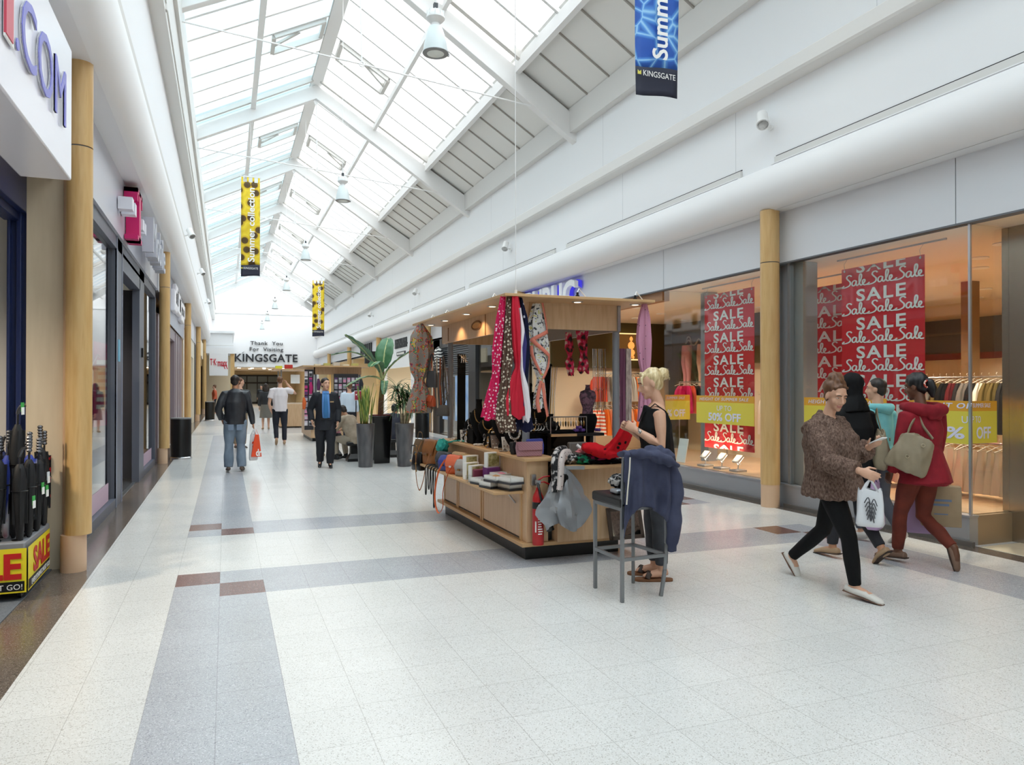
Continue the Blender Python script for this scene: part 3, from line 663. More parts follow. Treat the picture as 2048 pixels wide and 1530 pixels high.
# garments on rails: one of each kind, then copies
def garment(kind, mat, w=.42, h=.7):
    m = MB()
    if kind == 'top':
        P = [(-.5, 0), (-.42, -.06), (-.30, -.16), (-.30, -1), (.30, -1), (.30, -.16), (.42, -.06), (.5, 0), (.16, .08), (.08, .03), (-.08, .03), (-.16, .08)]
        P = [(x*w, z*h) for x, z in P]
    n = 9
    def fn(u, v):
        x = (u-.5)*w*(.92 if kind == 'skirt' else 1)*(1+.25*v if kind == 'skirt' else (1.0 if v > .22 else .55+v*2.05)); fold = .03*math.sin(u*PI*2*n/2.2+v*1.5)*(.2+v)
        return (fold+.035*math.sin(PI*u), x, -h*v)
    m.grid(fn, 15, 7); m.grid(lambda u, v: (fn(u, v)[0]-.06*math.sin(PI*u)-.01, fn(u, v)[1], fn(u, v)[2]), 15, 7)
    hg = MB(); hg.tube([(0, -.2, 0), (0, -.06, .05), (0, 0, .06), (0, .06, .05), (0, .2, 0)], .006, 5); hg.tube([(0, 0, .06), (0, 0, .11), (0, .015, .13), (0, 0, .15)], .003, 5)
    return m, hg
def rail_of(name, label, items, p0, p1, z, seed, rot=0, hang=.15, stand=True):
    """a clothes rail as one thing; every garment on it is a thing of its own"""
    t = thing(name, label, 'clothes rail', (*p0, 0)); m = MB(); m.tube([(*p0, z), (*p1, z)], .012, 8)
    if stand:
        for p in (p0, p1): m.tube([(*p, .02), (*p, z)], .012, 8)
    m.build('bar', steel, t, True)
    return t
GPROTO = {}
def hang(kind, colname, col, label, group, pos, rz, w=.42, h=.7, jitter=.04, mat=None):
    key = (kind, colname, w, h)
    if key not in GPROTO:
        m, hg = garment(kind, None, w, h); o = thing({'top': 'blouse', 'skirt': 'pleated_skirt'}[kind], label, 'garment', (0, 0, 0), 0, group)
        m.build('fabric', mat or M('fabric_'+colname, col, .85, spec=.2), o); hg.build('hanger', M('pale_hanger', '#cbbfae', .5), o); GPROTO[key] = o; first = o
        o.location = pos; o.rotation_euler = (0, 0, rz); return o
    return dup(GPROTO[key], pos, rz, label, group)
# pleated white skirts close to the window
rail_of('clothes_rail', 'low steel rail of white pleated skirts inside the corner window', None, (8.25, 5.65), (8.25, 7.6), .95, 1)
for i in range(17):
    hang('skirt', 'cream', '#efe3cf', 'cream pleated skirt on the low rail inside the corner window', 'cream skirts on the low rail', (8.25+random.uniform(-.02, .02), 5.72+i*.112, .86), random.uniform(1.32, 1.82), .40, .48)
rail_of('clothes_rail', 'steel rail of dark and olive tops deep in the shop behind the glass corner', None, (10.2, 7.0), (10.2, 8.6), 1.75, 2)
cols = [('black', '#141416'), ('charcoal', '#2e2d2f'), ('khaki', '#6b5c34'), ('cream', '#efe3cf'), ('grey', '#77716b'), ('wine', '#5e1f24')]
for i in range(14):
    c = cols[[0, 0, 1, 2, 2, 3, 0, 4, 1, 5, 0, 2, 4, 0][i]]
    hang('top', c[0], c[1], '%s top on the steel rail deep in the shop behind the glass corner' % c[0], 'tops on the deep rail', (10.2, 7.05+i*.112, 1.66), random.uniform(1.32, 1.82), .42, .72)
rail_of('clothes_rail', 'steel rail of white and grey tops at the back wall of the shop', None, (13.2, 7.2), (13.2, 11.0), 1.7, 3)
for i in range(22):
    c = cols[[3, 3, 4, 1, 3, 0, 4][i % 7]]
    hang('top', c[0], c[1], '%s top on the rail at the back wall under the dark bulkhead' % c[0], 'tops along the back wall', (13.2, 7.3+i*.17, 1.6), random.uniform(1.32, 1.82), .42, .72)
rail_of('clothes_rail', 'steel rail of pale garments behind the lit sale banner', None, (9.3, 9.4), (9.3, 11.2), 1.55, 3)
for i in range(13):
    c = cols[[3, 4, 3, 3, 5, 3, 0][i % 7]]
    hang('top', c[0], c[1], '%s top on the rail behind the lit sale banner' % c[0], 'tops behind the lit banner', (9.3, 9.5+i*.13, 1.46), random.uniform(1.32, 1.82), .42, .72)
# coral, striped and grey clothes along the olive wall behind the kiosk
cols2 = {'coral': '#e0563f', 'orange': '#ef8136', 'magenta': '#d11e63', 'mist': '#b9b3a8', 'black': '#141416', 'peach': '#efb489'}
stripe = MN('fabric_orange_stripe', [(.46, '#f3ead9'), (.54, '#e2603c')], (1, 1, 1), 3.6, 0, .85, kind='Z')
seqs = (((8.6, 16.6), (10.1, 16.6), 1.95, ['coral', 'coral', 'mist', 'mist', 'mist', 'black', 'coral', 'mist', 'mist', 'orange', 'black', 'mist'], 'upper rail on the olive wall'),
        ((8.2, 15.9), (9.8, 15.9), 1.16, ['striped', 'striped', 'orange', 'peach', 'striped', 'orange', 'orange', 'peach', 'orange', 'striped', 'orange', 'peach'], 'lower rail in front of the olive wall'),
        ((9.6, 14.4), (10.9, 14.4), 1.72, ['magenta', 'magenta', 'coral', 'black', 'magenta', 'peach', 'magenta', 'mist', 'coral', 'magenta'], 'rail of pinks beside the jeans display'))
for (p0, p1, z, seq, wh) in seqs:
    rail_of('clothes_rail', 'steel clothes rail, the '+wh, None, p0, p1, z, 4)
    for i, c in enumerate(seq):
        f = (i+.5)/len(seq); pos = (p0[0]+(p1[0]-p0[0])*f, p0[1]-.02, z-.09)
        hang('top', c, cols2.get(c, '#fff'), '%s top on the %s' % (c, wh), 'tops on the '+wh, pos, (PI/2 if i == 0 else random.uniform(-.12, .12)), .42, .62, mat=stripe if c == 'striped' else None)
# mannequin legs in pink jeans on a shelf
t = thing('jeans_display', 'shelf unit behind glass holding the pink jeans, dark back panel', 'shelf', (10.75, 15.2, 1.3))
m = MB(); m.box((10.4, 14.4, 1.36), (11.0, 16.2, 1.40)); m.build('shelf', maple, t, True)
m = MB(); m.box((11.0, 14.4, 1.4), (11.08, 16.2, 2.9)); m.build('back_panel', M('dark_bronze_panel', '#3a2c1f', .5), t, True)
m = MB()
for k, (y, w) in enumerate(((15.85, .5), (14.95, .62))):
    P = [(y+.33-.14*i, 2.72+.08*math.sin(i*1.9)) for i in range(6)]; m.tube([(10.98, a, b) for a, b in catmull(P, 4)], .02, 6)
    m.tube([(10.98, y+.2+.1*math.cos(a), 2.74+.14*math.sin(a)) for a in np.linspace(0, 5.2, 14)], .02, 6)
m.build('curled_sign', M('silver_script', '#b9b4ac', .3, .6), t, True)
for k, (y, cc) in enumerate(((15.75, '#d98f97'), (15.1, '#d9a48e'))):
    q = MB(); hx = 10.72
    for s in (-1, 1):
        q.tube([(hx, y+s*.065, 2.50), (hx-.01, y+s*.085, 2.2), (hx+.01, y+s*.075, 1.92), (hx, y+s*.07, 1.52)], [.095, .085, .058, .045], 12)
        q.tube([(hx, y+s*.07, 1.52), (hx-.02, y+s*.07, 1.44), (hx-.1, y+s*.07, 1.41)], [.03, .028, .015], 8, 1)
    q.lathe([(.11, 2.36), (.155, 2.46), (.15, 2.55), (.14, 2.64)], (hx, y, 0), 16, sx=.75)
    mobj(q, 'mannequin_legs', [M('denim_pink_%d' % k, cc, .8), M('mannequin_skin', '#d8b08a', .4)], ('pink' if k == 0 else 'peach')+' skinny jeans on mannequin legs standing on the shelf behind glass', 'mannequin', (hx, y, 1.40))

# shop name over the entrance: raised white letters with a blue glow behind
t = thing('shop_sign', 'raised white capital letters with blue lit edges on the grey fascia above kiosk', 'sign', (6.95, 15.8, 3.36))
m = MB(); m.text('REPUBLIC', (6.90, 17.75, 3.33), F, (0, 0, 1), .55, .09, bold=.05, fit=3.68); m.build('letters', M('white_sign_letters', '#f3f3f6', .35), t, True)
m = MB(); m.text('REPUBLIC', (6.965, 17.76, 3.325), F, (0, 0, 1), .56, .02, bold=.055, fit=3.74); m.build('letter_backs', M('blue_glow', '#4b45e6', .4, emit=.15), t, True)

# ---------------------------------------------------------------- right: further shops
def bay_right(y0, y1, wall, depth=3.2, back='#d9c8ab'):
    m = MB(); m.box((7.0+depth, y0, 0), (7.1+depth, y1, 3.3)); m.box((7.05, y1-.06, 0), (7.1+depth, y1+.06, 3.3)); m.box((7.0, y0, 3.27), (7.1+depth, y1, 3.34))
    return struct(m.build('wall_'+wall, M('shop_back_'+wall, back, .7), smooth=0))
bay_right(17.2, 26.3, 'dark_shop', 4, '#6b665f'); bay_right(26.3, 35.5, 'white_shop', 4, '#e6dcc8'); bay_right(35.5, 44.6, 'far_shop', 4, '#d8c39c'); bay_right(44.6, 62, 'farthest_shop', 4, '#d8c39c')
m = MB(); m.box((6.98, 17.6, 0), (7.1, 18.3, 3.27)); m.box((6.98, 21.2, 0), (7.1, 21.9, 3.27)); m.box((6.98, 25.2, 0), (7.1, 26.0, 3.27)); m.box((6.98, 17.6, 2.95), (7.1, 26, 3.27)); struct(m.build('trim_14', M('charcoal_shop_front', '#24252a', .4), smooth=0))
m = MB()
for i in range(14): m.obox((7.04, 23.5, 2.04+i*.068), (.03, 0, .012), (0, 1.65, 0), (0, 0, .012))
m.box((7.06, 21.9, 2.0), (7.08, 25.2, 2.96)); struct(m.build('trim_15', M('grey_shutter_slats', '#6d6f73', .5), smooth=0))
pane('window_5', (7.06, 18.3, 0), (7.07, 21.2, 2.95)); pane('window_6', (7.06, 21.9, 0), (7.07, 25.2, 2.0))
sky_p = MN('blue_sky_poster_print', [(.35, '#7fa6dc'), (.6, '#b9d0ec'), (.75, '#e6edf5')], (1, 1, 1), 1.6, 3, .5)
for (a, b, lb) in ((23.9, 25.0, 'blue sky printed window poster behind the tall necklace board'), (22.0, 23.5, 'blue sky printed window poster left of the hanging flag scarf')):
    mobj(MB().box((7.03, a, .5), (7.045, b, 1.98)), 'window_poster', sky_p, lb, 'poster', (7.03, (a+b)/2, .5), smooth=0)
zebra = MN('zebra_print', [(.45, '#15151a'), (.55, '#d9d6d0')], (1, 1, 1), 3, 2, .6, kind='Z', dist=6)
mobj(MB().ball((6.85, 24.9, 2.55), (.16, .42, .45), 16), 'zebra_display', zebra, 'zebra striped display shape above the blue window poster', 'display', (6.85, 24.9, 2.1))
# white shop
m = MB(); m.box((6.97, 26.6, 0), (7.1, 27.1, 3.3)); m.box((6.97, 29.0, 2.45), (7.1, 35.2, 3.9)); m.box((6.97, 29.0, 0), (7.1, 29.5, 3.3)); m.box((6.97, 34.8, 0), (7.1, 35.2, 3.3)); struct(m.build('trim_16', white, smooth=0))
t = thing('shop_sign', 'row of dark narrow capitals over a dark strip on white fascia behind banana plant', 'sign', (6.95, 31, 3.3))
m = MB()
for i in range(9): m.obox((6.95, 32.3-i*.26, 3.48), (0, .07 if i % 3 else .10, 0), (0, 0, .2), (.02, 0, 0))
for i in range(9): m.obox((6.945, 32.22-i*.26, 3.48+(.08 if i % 2 else -.06)), (0, .10, 0), (0, 0, .035), (.02, 0, 0))
m.build('letters', M('charcoal_letters2', '#222327', .5), t, True)
m = MB(); m.box((6.93, 30.4, 2.95), (6.965, 32.0, 3.12)); m.build('strip', M('charcoal_letters2'), t, True)
m = MB()
for i in range(7): m.box((6.92, 30.55+i*.2, 2.99), (6.932, 30.68+i*.2, 3.08))
m.build('strip_letters', text_white, t, True)
t = thing('shop_sign', 'dark hanging sign board beside the far kiosk roof', 'sign', (6.6, 35.9, 3.0))
m = MB(); m.box((6.3, 36.2, 2.75), (6.98, 36.4, 3.35)); m.build('board', M('black_board', '#232428', .4), t, True)
m = MB()
for i in range(7): m.box((6.94, 38.2+i*.5, 3.36), (6.99, 38.45+i*.5, 3.9))
mobj(m, 'shop_sign', M('charcoal_letters2'), 'run of dark letters along the far fascia above the accessories kiosk', 'sign', (6.96, 39.8, 3.36))

# ---------------------------------------------------------------- left: near shop with the navy frame
m = MB(); m.box((-1.62, 7.56, 0), (-1.335, 7.80, 3.62)); struct(m.build('wall_pilaster', beige_panel, smooth=0))
m = MB(); m.box((-1.335, 7.50, 0), (-1.20, 7.80, 3.62)); 
struct(m.build('trim_17', plinth_wood, smooth=0, bevel=.03))
m = MB(); m.box((-1.76, 7.60, 0), (-1.62, 7.82, 3.5)); m.box((-1.70, 7.57, 0), (-1.66, 7.61, 3.4)); m.box((-1.74, -2, 3.12), (-1.62, 7.6, 3.45)); m.box((-1.80, -2, 3.05), (-1.68, 7.6, 3.14)); m.box((-1.765, 7.55, 0), (-1.74, 7.62, 3.1))
struct(m.build('door_2', blue_frame, smooth=0, bevel=.008))
m = MB(); m.box((-6, 7.80, 0), (-1.7, 7.86, 3.6)); m.box((-6, -2.2, 0), (-5.9, 7.8, 3.6)); m.box((-6, -2.2, 0), (-1.5, -2.1, 4.4)); struct(m.build('wall_left_near_shop', M('pale_shutter_wall', '#dcd9d3', .6), smooth=0))
m = MB(); m.box((-6, -2, 3.5), (-1.62, 7.8, 3.6)); m.box((-1.62, -2, 3.45), (-1.4, 7.56, 4.4)); struct(m.build('ceiling_near_shop', shop_ceiling, smooth=0))
m = MB(); m.box((-1.8, -8, 0), (-1.3, -2.2, 4.4)); struct(m.build('wall_left_lower', cream_wall, smooth=0))
t = thing('shop_sign', 'large white box sign with red and lilac lettering above the umbrellas', 'sign', (-1.2, 4.0, 3.1))
m = MB(); m.box((-1.40, 1.2, 3.13), (-1.07, 6.32, 4.10)); sb = m.build('sign_box', M('white_glossy_sign', '#eceaf2', .18), t, True, bevel=.012)
L_ = (0, 1, 0)
r_, b_ = M('sign_red', '#d1495c', .4), M('sign_lilac', '#7d7ccf', .4)
m = MB(); m.text('CT', (-1.060, 3.72, 3.44), L_, (0, 0, 1), .60, .013, bold=.05, sx=.98); m.build('red_letters', r_, sb, True)
m = MB(); m.text('CT', (-1.062, 3.72, 3.44), L_, (0, 0, 1), .60, .01, bold=.075, sx=.98); m.text('.COM', (-1.062, 4.66, 3.42), L_, (0, 0, 1), .40, .01, bold=.03, sx=1.0); m.build('letter_outline', text_white, sb, True)
m = MB(); m.text('.COM', (-1.060, 4.66, 3.42), L_, (0, 0, 1), .40, .013, bold=.0, sx=1.0); m.build('lilac_letters', b_, sb, True)

# ---------------------------------------------------------------- left: phone shop
m = MB(); z = 3.62
for (a, b) in ((7.80, 7.95), (11.15, 11.75), (14.0, 14.75), (17.0, 17.15)): m.box((-1.47, a, 0), (-1.36, b, z))
m.box((-1.50, 7.8, 3.45), (-1.36, 17.15, 3.64)); m.box((-1.47, 7.8, 0), (-1.36, 11.2, .12)); m.box((-1.47, 14.7, 0), (-1.36, 17.1, .12)); m.box((-1.52, 11.7, 3.25), (-1.36, 14.1, 3.5))
m.box((-1.375, 11.15, 0), (-1.352, 11.2, z), 1); m.box((-1.375, 11.70, 0), (-1.352, 11.75, z), 1)
struct(m.build('door_3', [dark_frame, M('light_frame_edge', '#8c90a0', .4)], smooth=0))
pane('window_7', (-1.43, 7.95, .12), (-1.42, 11.15, 3.45)); pane('window_8', (-1.43, 14.75, .12), (-1.42, 17.0, 3.45))
m = MB(); m.box((-4.2, 7.86, 0), (-4.1, 17.2, 3.7)); m.box((-4.2, 17.2, 0), (-1.4, 17.3, 3.7)); m.box((-4.2, 7.84, 0), (-1.4, 7.88, 3.7)); struct(m.build('wall_phone_shop', M('grey_shop_wall', '#84858d', .6), smooth=0))
m = MB(); m.box((-3.0, 14.6, 0), (-1.46, 14.7, 3.3)); struct(m.build('wall_phone_shop_return', M('slate_wall', '#4d4f57', .5), smooth=0))
m = MB(); m.box((-4.2, 7.8, 3.5), (-1.42, 17.3, 3.6)); struct(m.build('ceiling_phone_shop', shop_ceiling, smooth=0))
mag = M('magenta', '#d0176a', .4)
t = thing('shop_sign', 'raised sign of magenta capital, white squares and silver letters on lilac fascia', 'sign', (-1.3, 12.8, 3.7))
m = MB(); a = 11.15
m.box((-1.31, a+.30, 4.30), (-1.14, a+.95, 4.36), 0); m.box((-1.31, a+.52, 3.66), (-1.14, a+.74, 4.36), 0); m.box((-1.31, a+.36, 3.66), (-1.14, a+.90, 3.72), 0); m.box((-1.31, a+.30, 4.18), (-1.14, a+.38, 4.36), 0); m.box((-1.31, a+.87, 4.18), (-1.14, a+.95, 4.36), 0)
m.build('magenta_letter', mag, t, True)
m = MB()
for y in (a-.32, a, a+1.04, a+1.34): MB().box((-1.31, y, 3.92), (-1.14, y+.18, 4.08)).build('square', M('white_squares', '#e9e9f1', .4), t, True)
m = MB(); m.text('Mobile', (-1.22, a+1.75, 3.72), L_, (0, 0, 1), .58, .16, bold=.02, sx=1.18); m.build('silver_letters', M('silver_letter', '#c7c8d2', .35, .2), t, True)
t = thing('flag_banner', 'narrow magenta feather flag standing inside the grey phone shop doorway', 'flag', (-1.75, 13.2, 0))
m = MB(); m.prism([(0, .95), (.26, 1.0), (.34, 2.0), (.30, 2.28), (.0, 2.35)], (-2.0, 13.6, 0), (1, 0, 0), (0, 0, 1), (0, .01, 0)); m.build('cloth', mag, t, True)
m = MB(); m.tube([(-2.0, 13.6, 0), (-2.0, 13.6, 2.36)], .012, 8); m.cyl((-2, 13.6, 0), (-2, 13.6, .03), .16); m.build('pole', steel, t, True)
m = MB()
for i in range(7): m.box((-1.94, 13.588, 1.25+i*.12), (-1.78, 13.598, 1.32+i*.12))
m.build('lettering', text_white, t, True)
pk = M('pink_pennant', '#d789b0', .8)
m = MB()
for i in range(9):
    y = 8.2+i*.36; zz = 2.05-.22*math.sin(PI*((i % 4.5)/4.5))
    m.add([(-1.6, y, zz), (-1.6, y+.28, zz-.02), (-1.6, y+.14, zz-.5)], [(0, 1, 2)], i % 2)
m.tube([(-1.6, 8.1+i*.2, 2.07-.22*math.sin(PI*(((i*.55) % 4.5)/4.5))) for i in range(18)], .006, 5, 1)
mobj(m, 'pennant_garland', [pk, text_white], 'pink and white pennant string inside the left phone shop window', 'bunting', (-1.6, 9.6, 1.6), solid=.004)
mobj(MB().box((-1.418, 8.0, .13), (-1.415, 10.9, .36)), 'window_film', M('pink_film', '#bfa3b4', .5), 'pink strip of film along the bottom of the phone shop window', 'sticker', (-1.417, 9.4, .13), smooth=0)
mobj(MB().box((-1.418, 15.0, .13), (-1.415, 16.9, .36)), 'window_film', M('pink_film'), 'pink strip of film low on the window beside the second column', 'sticker', (-1.417, 16, .13), smooth=0)
mobj(MB().box((-1.37, 14.30, 2.12), (-1.33, 14.45, 2.28)), 'door_keypad', black, 'small black keypad box on the slate post of the phone shop', 'keypad', (-1.35, 14.38, 2.12), bevel=.006)
# ---------------------------------------------------------------- left: further shops
def bay_left(y0, y1, wall, col, front, op0, op1, top=3.62):
    m = MB(); m.box((-4.2, y0, 0), (-4.1, y1, 3.7)); m.box((-4.2, y1-.05, 0), (-1.4, y1+.05, 3.7)); m.box((-4.2, y0, top-.05), (-1.42, y1, top+.05)); struct(m.build('wall_'+wall, M('back_'+wall, col, .7), smooth=0))
    m = MB(); m.box((-1.47, y0+.2, 0), (-1.36, op0, top)); m.box((-1.47, op1, 0), (-1.36, y1-.2, top)); m.box((-1.47, op0, 2.9), (-1.36, op1, top)); struct(m.build('trim_front_'+wall, M('front_'+wall, front, .4), smooth=0))
bay_left(17.5, 27.3, 'badge_shop', '#e0b98c', '#8e7f86', 18.2, 23.2, 3.2)
for y in (23.4, 24.6, 25.8): struct(MB().box((-1.44, y, .1), (-1.34, y+.12, 3.15)).build('trim_18', M('mauve_mullion', '#9a8b91', .4), smooth=0))
bay_left(27.7, 37.8, 'cream_shop', '#d9c9a8', '#d8d2c2', 29.0, 36.5); bay_left(38.2, 47.8, 'dark_front_shop', '#4b4640', '#2f2e2f', 39.5, 46); bay_left(48.2, 50, 'corner_shop', '#d8b684', '#c9a66c', 48.4, 49.8)
t = thing('shop_sign', 'white raised badge of overlapping blocks on the blue grey fascia, left side', 'sign', (-1.3, 22, 3.7))
m = MB()
for (y0, y1, z0, z1) in ((20.7, 21.7, 3.55, 4.1), (21.2, 22.2, 3.75, 4.3), (21.8, 23.4, 3.62, 4.22), (22.8, 24.4, 3.70, 4.12), (23.8, 25.2, 3.55, 4.0), (24.6, 25.7, 3.72, 4.15)): m.box((-1.32, y0, z0), (-1.2, y1, z1))
m.build('letters', M('white_badge', '#f1eef2', .4), t, True, bevel=.03)
m = MB(); m.box((-1.325, 17.5, 3.2), (-1.31, 27.3, 4.44)); struct(m.build('trim_19', M('blue_grey_fascia', '#a9adbb', .4), smooth=0))
mobj(MB().box((-1.33, 40.5, 3.15), (-1.2, 43.5, 4.15)).box((-1.2, 40.7, 3.25), (-1.19, 43.3, 4.05), 1), 'shop_sign', [M('brown_frame', '#6b4b36', .5), M('cream_sign_face', '#e9d9bd', .5)], 'cream sign with brown frame projecting from a far left fascia', 'sign', (-1.26, 42, 3.15))
mobj(MB().box((-1.33, 44.5, 3.2), (-1.22, 46.6, 4.1)), 'shop_sign', M('cream_sign_face'), 'plain cream sign board just beyond the brown framed sign', 'sign', (-1.26, 45.5, 3.2))
# outer shell so that no daylight leaks round the shops
m = MB(); m.box((-6.2, -8.2, 0), (-6.0, 80, 4.6)); m.box((-6.2, -8.2, 4.4), (-1.46, 80, 4.6)); struct(m.build('wall_left_outer', cream_wall, smooth=0))
m = MB(); m.box((15.8, -8.2, 0), (16, 80, 4.6)); m.box((7.05, -8.2, 4.4), (16, 80, 4.6)); m.box((-6, 79.8, 0), (16, 80, 4.6)); m.box((-1.6, 62.2, 3.3), (7.3, 80, 3.5)); struct(m.build('wall_right_outer', cream_wall, smooth=0))
mobj(MB().box((-1.358, 11.3, 1.95), (-1.354, 11.5, 2.25)), 'door_sticker', M('cyan_sticker', '#6aa9c4', .5), 'pale blue sticker on the slate post of the phone shop entrance', 'sticker', (-1.356, 11.4, 1.95), smooth=0)
# ================================================================== the accessories kiosk
KL = MN('maple_kiosk', [(.3, '#c6a07a'), (.6, '#d3b08a'), (.8, '#caa67f')], (8, 8, .8), 4, 4, .4)
KE = M('maple_edge', '#c9a173', .45); KP = MN('maple_kiosk_panel', [(.3, '#c3a180'), (.7, '#cfb08f')], (8, 8, .8), 4, 4, .4)
alu = M('aluminium_trim', '#a9abae', .35, .7)
kt = thing('accessories_kiosk', 'maple accessories kiosk with overhanging flat roof on grey posts and black base', 'kiosk', (3.1, 7.8, 0))
m = MB(); m.box((2.60, 6.42, 0), (3.58, 9.12, .135)); m.build('plinth', black, kt, True, bevel=.004)
m = MB(); m.box((2.53, 6.32, .135), (3.70, 9.24, .17)); m.build('base_ledge', KE, kt, True, bevel=.004)
m = MB(); m.box((2.585, 6.345, .17), (2.80, 9.12, .92)); m.build('counter_cabinet', KL, kt, True, bevel=.004)
for (a, b) in ((6.50, 7.55), (7.66, 8.45), (8.55, 9.05)):
    m = MB(); m.box((2.578, a, .20), (2.586, b, .60), 0); m.box((2.572, a-.04, .17), (2.59, a, .62), 1); m.box((2.572, b, .17), (2.59, b+.04, .62), 1); m.box((2.574, a, .185), (2.584, b, .20), 2)
    m.build('sliding_panel', [KP, KE, M('dark_groove', '#3c2f25', .7)], kt, True, smooth=0)
m = MB(); m.box((2.54, 6.29, .92), (2.87, 9.16, .952)); m.build('counter_top', KE, kt, True, bevel=.006)
m = MB(); m.box((2.29, 6.42, .612), (2.586, 9.75, .638)); sh_ = m.build('side_shelf', KE, kt, True, bevel=.004)
m = MB()
for y in (6.62, 7.3, 8.1, 8.9): m.tube([(2.58, y, .50), (2.50, y, .60), (2.36, y, .605)], .008, 6)
m.build('shelf_bracket', steel, sh_, True)
m = MB(); m.box((2.86, 6.27, .17), (3.56, 6.9, .855)); m.build('front_cabinet', KL, kt, True, bevel=.004)
m = MB(); m.prism([(2.84, 6.16), (3.05, 6.10), (3.60, 6.14), (3.66, 6.92), (2.84, 6.92)], (0, 0, .855), (1, 0, 0), (0, 1, 0), (0, 0, .028)); fc_ = m.build('front_counter_top', KE, kt, True, smooth=0)
m = MB(); m.beam((2.835, 6.155, .869), (3.05, 6.093, .869), .01, .032); m.build('counter_edging', alu, fc_, True, smooth=0)
m = MB(); m.box((2.80, 6.40, .17), (2.86, 6.9, .90)); m.build('gap_shade', black, kt, True, smooth=0)  # black filler paints the darkness of the gap between the cabinets
m = MB(); m.box((3.36, 6.92, .17), (3.62, 9.12, .92)); m.box((2.80, 8.95, .17), (3.36, 9.12, .92)); m.box((3.34, 6.92, .92), (3.66, 9.16, .95)); m.box((2.80, 8.92, .92), (3.36, 9.16, .95)); m.build('back_cabinet', KL, kt, True, bevel=.004)
m = MB(); m.box((2.80, 7.3, .95), (3.36, 8.92, .965)); m.build('display_deck', black_cloth, kt, True, smooth=0)
m = MB(); m.box((3.02, 6.78, 1.105), (3.62, 7.14, 1.135)); m.box((3.06, 6.95, .883), (3.10, 7.05, 1.105)); m.box((3.54, 6.95, .883), (3.58, 7.05, 1.105)); m.box((3.1, 7.08, .883), (3.54, 7.10, 1.105)); rs_ = m.build('raised_shelf', black, kt, True, bevel=.004)
m = MB(); m.box((3.02, 6.76, 1.108), (3.30, 6.78, 1.133)); m.build('shelf_edge', KE, rs_, True, smooth=0)
gp = M('grey_kiosk_post', '#8f949b', .42, .3)
for (x, y, mt) in ((2.72, 6.70, gp), (3.665, 6.62, gp), (2.72, 9.30, gp), (3.665, 9.30, M('white_post', '#d9dadc', .4))):
    m = MB(); m.cyl((x, y, .88), (x, y, 2.2), .036, n=18)
    for i in range(26): m.box((x+.0345, y-.006, .95+i*.045), (x+.0372, y+.006, .975+i*.045), 1)
    m.build('post', [mt, black], kt, True)
m = MB(); m.box((2.28, 6.10, 2.402), (3.80, 9.56, 2.427)); can_ = m.build('canopy', KE, kt, True, bevel=.003)
m = MB(); m.box((2.66, 6.48, 2.155), (3.60, 6.505, 2.402)); m.build('fascia_board', KL, kt, True, smooth=0)
m = MB(); m.box((2.66, 6.51, 2.17), (2.685, 7.72, 2.402)); m.box((2.66, 7.74, 2.17), (2.685, 9.5, 2.402)); m.box((2.655, 7.72, 2.17), (2.69, 7.74, 2.402), 1)
m.tube([(2.655, 8.0+.16*math.cos(a)+.03, 2.30+.045*math.sin(a)) for a in np.linspace(0, 2*PI, 20)], .012, 6, 1, closed=True)
m.prism([(.15*math.cos(a), .04*math.sin(a)) for a in np.linspace(0, 2*PI, 20)[:-1]], (2.652, 8.03, 2.30), (0, 1, 0), (0, 0, 1), (.006, 0, 0), 2)  # flat disc, no opening; its warm colour paints the lit hole
m.box((2.655, 9.18, 2.19), (2.66, 9.2, 2.36), 1); m.build('fascia_board', [KL, M('cutout_edge', '#8a5a30', .6), M('cutout_glow_colour', '#d79a57', .5)], kt, True, smooth=0)
m = MB(); m.box((3.60, 6.46, 2.15), (3.63, 9.5, 2.402)); m.build('fascia_board', alu, kt, True, smooth=0)
m = MB(); m.box((2.66, 9.48, 2.17), (3.62, 9.5, 2.402)); m.build('fascia_board', KL, kt, True, smooth=0)
for (x, y) in ((2.46, 6.94), (2.46, 7.78), (2.46, 8.63), (2.46, 9.3), (3.08, 6.30), (3.70, 6.30)):
    m = MB(); m.lathe([(.05, 2.396), (.055, 2.400), (.055, 2.403)], (x, y, 0), 16, 0); m.cyl((x, y, 2.394), (x, y, 2.398), .032, n=14, mi=1)
    m.cyl((x, y, 2.427), (x, y, 2.462), .02, n=10, mi=2); m.cyl((x, y, 2.462), (x, y, 2.49), .012, n=8, mi=2); m.tube([(x, y, 2.49), (x+.03, y+.03, 2.53), (x+.10, y+.05, 2.47), (x+.14, y+.06, 2.43)], .005, 6, 3)
    m.build('downlight', [alu, M('dim_lamp', '#e8d6b8', .5, emit=1.2), black, paper], can_, True)
for y in (6.94, 7.78, 8.63): light('SPOT', 'kiosk_downlight_lamp', (2.47, y, 2.39), 9, (1, .66, .36), .03, (0, math.radians(-22), 0), 1.9)
m = MB(); m.tube([(2.42, 6.2, 2.427), (2.43, 6.25, 6.9)], .004, 5); m.cyl((2.42, 6.2, 2.427), (2.42, 6.2, 2.47), .014, n=8); m.build('hanging_cable', white_steel, kt, True)

